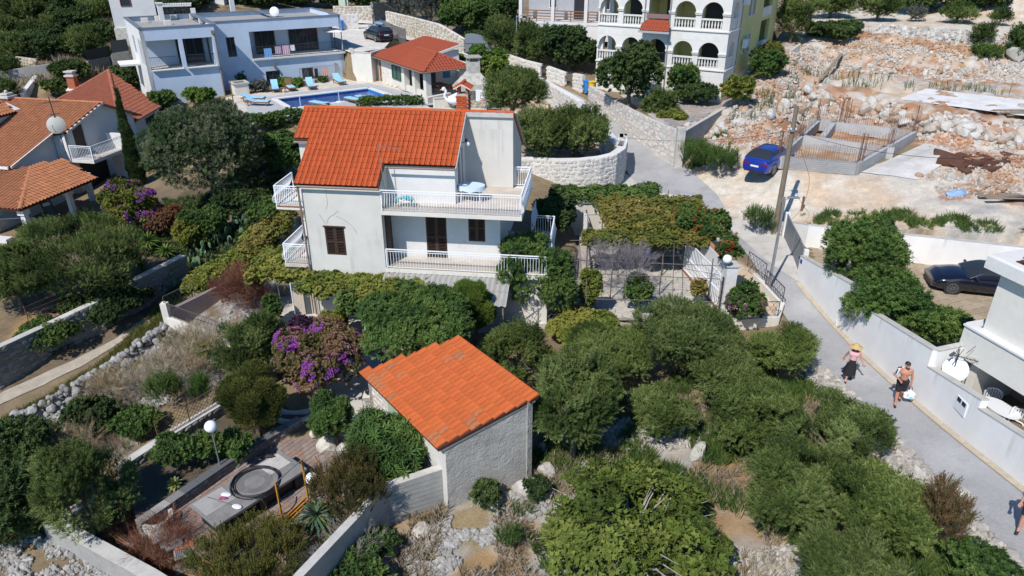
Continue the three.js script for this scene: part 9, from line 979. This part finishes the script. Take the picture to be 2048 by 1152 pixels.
function nets(f,lo,hi,s){
const nx=Math.ceil((hi[0]- lo[0])/ s)+ 1,ny=Math.ceil((hi[1]- lo[1])/ s)+ 1,nz=Math.ceil((hi[2]- lo[2])/ s)+ 1,F=new Float32Array(nx*ny*nz),id=(i,j,k)=>i+nx*(j+ny*k);for(let k=0;k<nz;k++)for(let j=0;j<ny;j++)for(let i=0;i<nx;i++)F[id(i,j,k)]=f(lo[0]+ i*s,lo[1]+ j*s,lo[2]+ k*s);
const vid=new Int32Array(F.length).fill(-1),pos=[],idx=[];const E=[[0,1],[0,2],[0,4],[1,3],[1,5],[2,3],[2,6],[3,7],[4,5],[4,6],[5,7],[6,7]];
for(let k=0;k<nz-1;k++)for(let j=0;j<ny-1;j++)for(let i=0;i<nx-1;i++){const v=[];let m=0;for(let c=0;c<8;c++){const q=F[id(i +(c&1),j +((c>>1)&1),k +(c>>2))];v.push(q);if(q<0)m|=1<<c;}if(m===0||m===255)continue;let x=0,y=0,z=0,n=0;for(const[a,b]of E)if((v[a]<0)!==(v[b]<0)){const t=v[a]/(v[a]- v[b]);x +=lerp(a&1,b&1,t);y +=lerp((a>>1)&1,(b>>1)&1,t);z +=lerp(a>>2,b>>2,t);n++;}vid[id(i,j,k)]=pos.length/3;pos.push(lo[0]+(i+x/n)*s,lo[1]+(j+y/n)*s,lo[2]+(k+z/n)*s);}
for(let k=1;k<nz-1;k++)for(let j=1;j<ny-1;j++)for(let i=1;i<nx-1;i++){const a=F[id(i,j,k)]<0;const Q=(o,p,q,r,flip)=>{if(flip)idx.push(o,p,q,o,q,r);else idx.push(o,q,p,o,r,q);};if(a!==F[id(i+1,j,k)]<0)Q(vid[id(i,j-1,k-1)],vid[id(i,j,k-1)],vid[id(i,j,k)],vid[id(i,j-1,k)],a);if(a!==F[id(i,j+1,k)]<0)Q(vid[id(i-1,j,k-1)],vid[id(i-1,j,k)],vid[id(i,j,k)],vid[id(i,j,k-1)],a);if(a!==F[id(i,j,k+1)]<0)Q(vid[id(i-1,j-1,k)],vid[id(i,j-1,k)],vid[id(i,j,k)],vid[id(i-1,j,k)],a);}
const g=new THREE.BufferGeometry();g.setAttribute('position',new THREE.Float32BufferAttribute(pos,3));g.setIndex(idx);g.computeVertexNormals();return clean(g);
}
const sdf=(B,k=.03)=>(x,y,z)=>{let d=9;for(const[a,b,ra,rb]of B){const ux=b[0]- a[0],uy=b[1]- a[1],uz=b[2]- a[2],L=ux*ux+uy*uy+uz*uz,t=L?clamp(((x-a[0])*ux +(y-a[1])*uy +(z-a[2])*uz)/ L,0,1):0,q=Math.hypot(x-a[0]- ux*t,y-a[1]- uy*t,z-a[2]- uz*t)- lerp(ra,rb,t),h=clamp(.5+.5*(d-q)/ k,0,1);d=lerp(d,q,h)- k*h*(1-h);}return d;};
const bounds=(B,m=.05)=>{const lo=[9,9,9],hi=[-9,-9,-9];for(const[a,b,ra,rb]of B)for(const[p,r]of[[a,ra],[b,rb]])for(let i=0;i<3;i++){lo[i]=Math.min(lo[i],p[i]- r-m);hi[i]=Math.max(hi[i],p[i]+ r+m);}return[lo,hi];};
const skinOf=(B,cell,k,clip)=>{const f=sdf(B,k),[lo,hi]=bounds(B);return nets(clip?(x,y,z)=>Math.max(f(x,y,z),...clip.map(([n,d])=>n[0]*x+n[1]*y+n[2]*z-d)):f,lo,hi,cell);};
function person(label,p,yaw,J,o){
const T=thing('person',label,'person',p,yaw),sm=mat(o.skin,{rough:.6}),B=[],add=(a,b,ra,rb)=>B.push([a,b,ra,rb]),m=o.build??1;
add(J.pelvis,J.waist,.125*m,.108*m);add([J.pelvis[0]- .07,J.pelvis[1],J.pelvis[2]],[J.pelvis[0]+ .07,J.pelvis[1],J.pelvis[2]],.105*m,.105*m);add(J.waist,J.chest,.108*m,.13*m);add([J.chest[0]- .09,J.chest[1],J.chest[2]],[J.chest[0]+ .09,J.chest[1],J.chest[2]],.105*m,.105*m);add(J.shR,J.shL,.062*m,.062*m);add(J.neck,J.head,.055,.05);
for(const s of['R','L']){add(J['sh' + s],J['el' + s],.055*m,.04*m);add(J['el' + s],J['wr' + s],.041*m,.027*m);add(J['hip' + s],J['kn' + s],.088*m,.057*m);add(J['kn' + s],J['an' + s],.057*m,.036*m);add([lerp(J['kn' + s][0],J['an' + s][0],.25),lerp(J['kn' + s][1],J['an' + s][1],.25),J['kn' + s][2]*.75+J['an' + s][2]*.25-.015],[lerp(J['kn' + s][0],J['an' + s][0],.6),lerp(J['kn' + s][1],J['an' + s][1],.6),lerp(J['kn' + s][2],J['an' + s][2],.6)],.052*m,.036);const t=J['toe' + s];add(J['an' + s],t,.036,.03);}
const parts=[skinOf(B,.014,.035)];
const h=J.head,fd=o.face??[0,0,1],sd=[fd[2],0,-fd[0]],at3=(f,u,s)=>[h[0]+ fd[0]*f+sd[0]*s,h[1]+ u,h[2]+ fd[2]*f+sd[2]*s],H=[[at3(-.015,.125,0),at3(0,.13,0),.088,.09],[at3(.02,.05,0),at3(.045,.03,0),.068,.052],[at3(.088,.095,0),at3(.108,.07,0),.011,.016],[at3(.085,.042,-.02),at3(.085,.042,.02),.013,.013],[at3(-.005,.1,.088),at3(-.01,.07,.086),.018,.012],[at3(-.005,.1,-.088),at3(-.01,.07,-.086),.018,.012]];parts.push(skinOf(H,.006,.02));
for(const s of['R','L']){const w=V(...J['wr' + s]),d=w.clone().sub(V(...J['el' + s])).normalize(),side=V(0,0,1).cross(d).normalize().multiplyScalar(s==='R'?1:-1),nn=d.clone().cross(side).normalize(),curl=o['curl' + s]??.35,q=(a,b,c)=>{const v=w.clone().addScaledVector(d,a).addScaledVector(nn,b).addScaledVector(side,c);return[v.x,v.y,v.z];},HB=[[q(0,0,0),q(.075,0,.018),.024,.019],[q(.02,0,-.01),q(.075,0,-.022),.02,.017]];for(let k=0;k<4;k++){const z=(1.5-k)*.021,L=[.036,.041,.038,.029][k];let a=.082,b=0,ang=0;let P0=q(a,b,z);for(let e=0;e<3;e++){ang +=curl;a +=Math.cos(ang)*L*(1-e*.22);b +=Math.sin(ang)*L*(1-e*.22);const P1=q(a,b,z);HB.push([P0,P1,.0095-e*.0008,.0088-e*.0008]);P0=P1;}}HB.push([q(.022,.004,.026),q(.055,.018,.05),.013,.0105],[q(.055,.018,.05),q(.082,.03,.055),.0105,.0085]);parts.push(skinOf(HB,.005,.006));}
mesh('body',parts,sm,T);
for(const e of[-1,1])mesh('eye',ball(.0105,...at3(.082,.1,e*.032),8),M.dark,T);
mesh('mouth',box(.034,.007,.01,...at3(.099,.042,0),Math.atan2(fd[0],fd[2])),mat([.35,.12,.1]),T);
return[T,B,J,at3];
}
const shoe=(T,J,m)=>{for(const s of['R','L']){const a=J['an' + s],t=J['toe' + s];mesh('shoe',skinOf([[[a[0],a[1]- .035,a[2]- .03],[t[0],t[1]- .005,t[2]+ .02],.042,.04]],.01,.02,[[[0,-1,0],-(Math.min(a[1],t[1])- .055)]]),m,T);}};
const walk=(H,o={})=>{const k=H/1.75,J={pelvis:[0,.95,0],waist:[0,1.1,.01],chest:[0,1.3,.0],neck:[0,1.44,0],head:[0,1.52,.02],shR:[-.17,1.41,0],shL:[.17,1.41,0],hipR:[-.085,.92,0],hipL:[.085,.92,0],knR:[-.09,.51,.1],anR:[-.09,.1,.2],toeR:[-.1,.05,.34],knL:[.09,.5,-.02],anL:[.09,.12,-.28],toeL:[.1,.045,-.15],elR:[-.23,1.13,-.1],wrR:[-.24,.9,-.02],elL:[.24,1.13,.02],wrL:[.27,.9,.12],...o};for(const q in J)J[q]=J[q].map((v)=>v*k);return J;};
{
const gy=(p)=>{p.y=ghSmooth(p.x,p.z)+ .035;return p;};
{const J=walk(1.64,{elR:[-.27,1.15,-.14],wrR:[-.33,.93,-.2],elL:[.29,1.17,.0],wrL:[.4,.98,.06]}),[T,B,,a3]=person('woman in straw hat, pink top and long black skirt walking down the road',gy(at(1695,764,.62)),-.45,J,{skin:[.5,.27,.19],build:.92});
const grow=(g,n,m)=>B.slice(0,n).map(([a,b,r,q])=>[a,b,r+g,q+g]);mesh('pink_top',skinOf(grow(.012,5),.012,.035,[[[0,1,0],J.shR[1]- .0],[[0,-1,0],-(J.waist[1]- .06)]]),mat([.65,.36,.38],{rough:.9}),T);
const pr=[];for(let i=0;i<=12;i++){const f=i/12;pr.push(Array.from({length:33},(_,k)=>{const a=k/32*6.2832,r=lerp(.125,.25,f**.8)*(1+.12*f*Math.sin(a*6+1));return V(Math.cos(a)*r*.95-.05*f*f,lerp(J.waist[1]- .03,.34,f)+(k % 32>18&&k % 32<26?.08*f:0),Math.sin(a)*r+.02*f);}));}mesh('skirt',loft(pr,false),mat([.012,.012,.016],{rough:.9}),T);shoe(T,J,M.black);
mesh('hair',skinOf([[a3(-.03,.14,0),a3(-.04,-.04,0),.1,.085],[a3(-.04,-.02,.05),a3(-.03,-.14,.05),.05,.03],[a3(.0,.08,.08),a3(.02,-.12,.09),.035,.02],[a3(.0,.08,-.08),a3(.02,-.12,-.09),.035,.02]],.01,.02,[[[0,0,1],J.head[2]+ .07]]),mat([.06,.025,.015],{rough:.7}),T);const hc=a3(-.01,.155,0);mesh('straw_hat',new THREE.LatheGeometry([[.001,.115],[.06,.11],[.098,.08],[.108,.02],[.15,.0],[.235,-.03],[.238,-.036],[.15,-.008],[.1,.0]].map(([x,y])=>new THREE.Vector2(x,y)),28).translate(...hc),mat([.62,.45,.2],{rough:.9,map:'wood',size:.1}),T);}
{const fy=.55,J=walk(1.8,{elR:[-.32,1.16,.0],wrR:[-.16,1.08,.22],elL:[.25,1.12,-.02],wrL:[.27,.86,.02]}),[T,B,,a3]=person('bare-chested bearded man in black shorts carrying a white bag down the road',gy(at(1794,804,1.05)),-.35,J,{skin:[.45,.2,.125],face:[Math.sin(fy),0,Math.cos(fy)],curlL:.75,build:1.06});
const leg=B.filter((b,i)=>i<2||b[0]===J.hipR||b[0]===J.hipL).map(([a,b,r,q])=>[a,b,r+.022,q+.035]);mesh('shorts',skinOf(leg,.012,.03,[[[0,1,0],J.pelvis[1]+ .1],[[0,-1,0],-(J.knR[1]+ .06)]]),mat([.012,.012,.014],{rough:.85}),T);shoe(T,J,M.black);
mesh('hair',skinOf([[a3(-.02,.145,0),a3(.01,.15,0),.092,.086]],.008,.02,[[[-0,-1,0],-(J.head[1]+ .125)]]),M.dark,T);mesh('beard',skinOf([[a3(.035,.012,-.045),a3(.075,.0,0),.034,.034],[a3(.035,.012,.045),a3(.075,.0,0),.034,.034]],.007,.02),mat([.03,.017,.012],{rough:.9}),T);
const sh=J.shR,bt=thing('shirt_on_shoulder','black and white shirt slung over the shoulder of the bare-chested man','shirt',T.localToWorld(V(sh[0],sh[1],sh[2])),T.rotation.y);mesh('cloth',skinOf([[[.05,.05,-.03],[-.06,.02,-.02],.04,.05],[[-.06,.0,.03],[-.1,-.22,.05],.05,.035],[[-.03,.0,-.08],[-.05,-.3,-.12],.05,.04]],.012,.03),mat([.65,.66,.68],{rough:.9}),bt);mesh('stripe',skinOf([[[-.105,-.02,.05],[-.135,-.2,.07],.026,.02],[[.0,.075,.0],[-.09,.05,.02],.03,.028]],.01,.02),M.black,bt);
const hw=J.wrL,bg=thing('shopping_bag','white patterned shopping bag held by the bare-chested man','bag',T.localToWorld(V(hw[0]+ .03,hw[1]- .62,hw[2])),T.rotation.y);mesh('bag_body',skinOf([[[-.1,.1,0],[.1,.1,0],.085,.085],[[-.12,.22,0],[.13,.24,0],.075,.07],[[-.05,.36,0],[.06,.36,0],.04,.04]],.012,.05),mat([.8,.8,.82],{rough:.8}),bg);mesh('print',[rbox(.12,.1,.02,.008,.07,.12,.085),rbox(.05,.12,.02,.008,-.05,.2,.078)],mat([.25,.5,.6]),bg);mesh('handle',tube([V(-.06,.36,.02),V(-.03,.52,.01),V(0,.56,0),V(.03,.52,.01),V(.06,.36,.02)],.012,16),M.black,bg);}
{const J=walk(1.75,{chest:[0,1.28,.1],neck:[0,1.4,.16],head:[0,1.47,.2],shR:[-.17,1.37,.12],shL:[.17,1.37,.12],elR:[-.24,1.1,.0],wrR:[-.26,.88,.1]}),[T,B,,a3]=person('walker in blue-grey shirt and black shorts cut by the right edge',gy(at(2043,1066,1.85)),-.75,J,{skin:[.45,.22,.15]});mesh('shirt',skinOf(B.filter((b,i)=>i<5||b[0]===J.shR||b[0]===J.shL).map(([a,b,r,q])=>[a,b,r+.03,q+.03]),.014,.04,[[[0,-1,0],-(J.pelvis[1]- .02)],[[0,1,0],J.neck[1]+ .02]]),mat([.2,.28,.38],{rough:.9}),T);mesh('shorts',skinOf(B.filter((b,i)=>i<2||b[0]===J.hipR||b[0]===J.hipL).map(([a,b,r,q])=>[a,b,r+.022,q+.035]),.012,.03,[[[0,1,0],J.pelvis[1]+ .06],[[0,-1,0],-(J.knR[1]+ .05)]]),M.black,T);shoe(T,J,M.black);mesh('hair',skinOf([[a3(-.025,.14,0),a3(.0,.15,0),.096,.088]],.01,.02,[[[0,-1,0],-(J.head[1]+ .1)]]),M.dark,T);}
{const c=gy(at(1719,816,.75)),T=thing('cat','small grey and white cat on the left edge of the road','cat',c,-.9),B=[[[-.12,.2,0],[.12,.21,0],.062,.06],[[.12,.21,0],[.2,.27,0],.045,.035],[[.2,.275,0],[.235,.265,0],.045,.03],[[.19,.31,.025],[.19,.335,.03],.014,.005],[[.19,.31,-.025],[.19,.335,-.03],.014,.005],[[-.17,.22,0],[-.3,.26,.03],.02,.014],[[-.3,.26,.03],[-.38,.34,.02],.014,.01]];for(const z of[-.035,.035]){B.push([[.11,.18,z],[.12+z,.09,z],.03,.018],[[.12+z,.09,z],[.13+z,.012,z],.018,.015],[[-.13,.18,z],[-.08-z,.11,z*1.2],.045,.025],[[-.08-z,.11,z*1.2],[-.15-z,.08,z*1.2],.024,.017],[[-.15-z,.08,z*1.2],[-.13-z,.012,z*1.2],.017,.015]);}mesh('body',skinOf(B,.007,.02),mat([.2,.19,.18],{rough:.9,map:'stone',size:.12}),T);mesh('white_bib',skinOf([[[.14,.17,0],[.17,.22,0],.04,.035]],.008,.02),M.white,T);}
}
renderer.render(scene,camera);
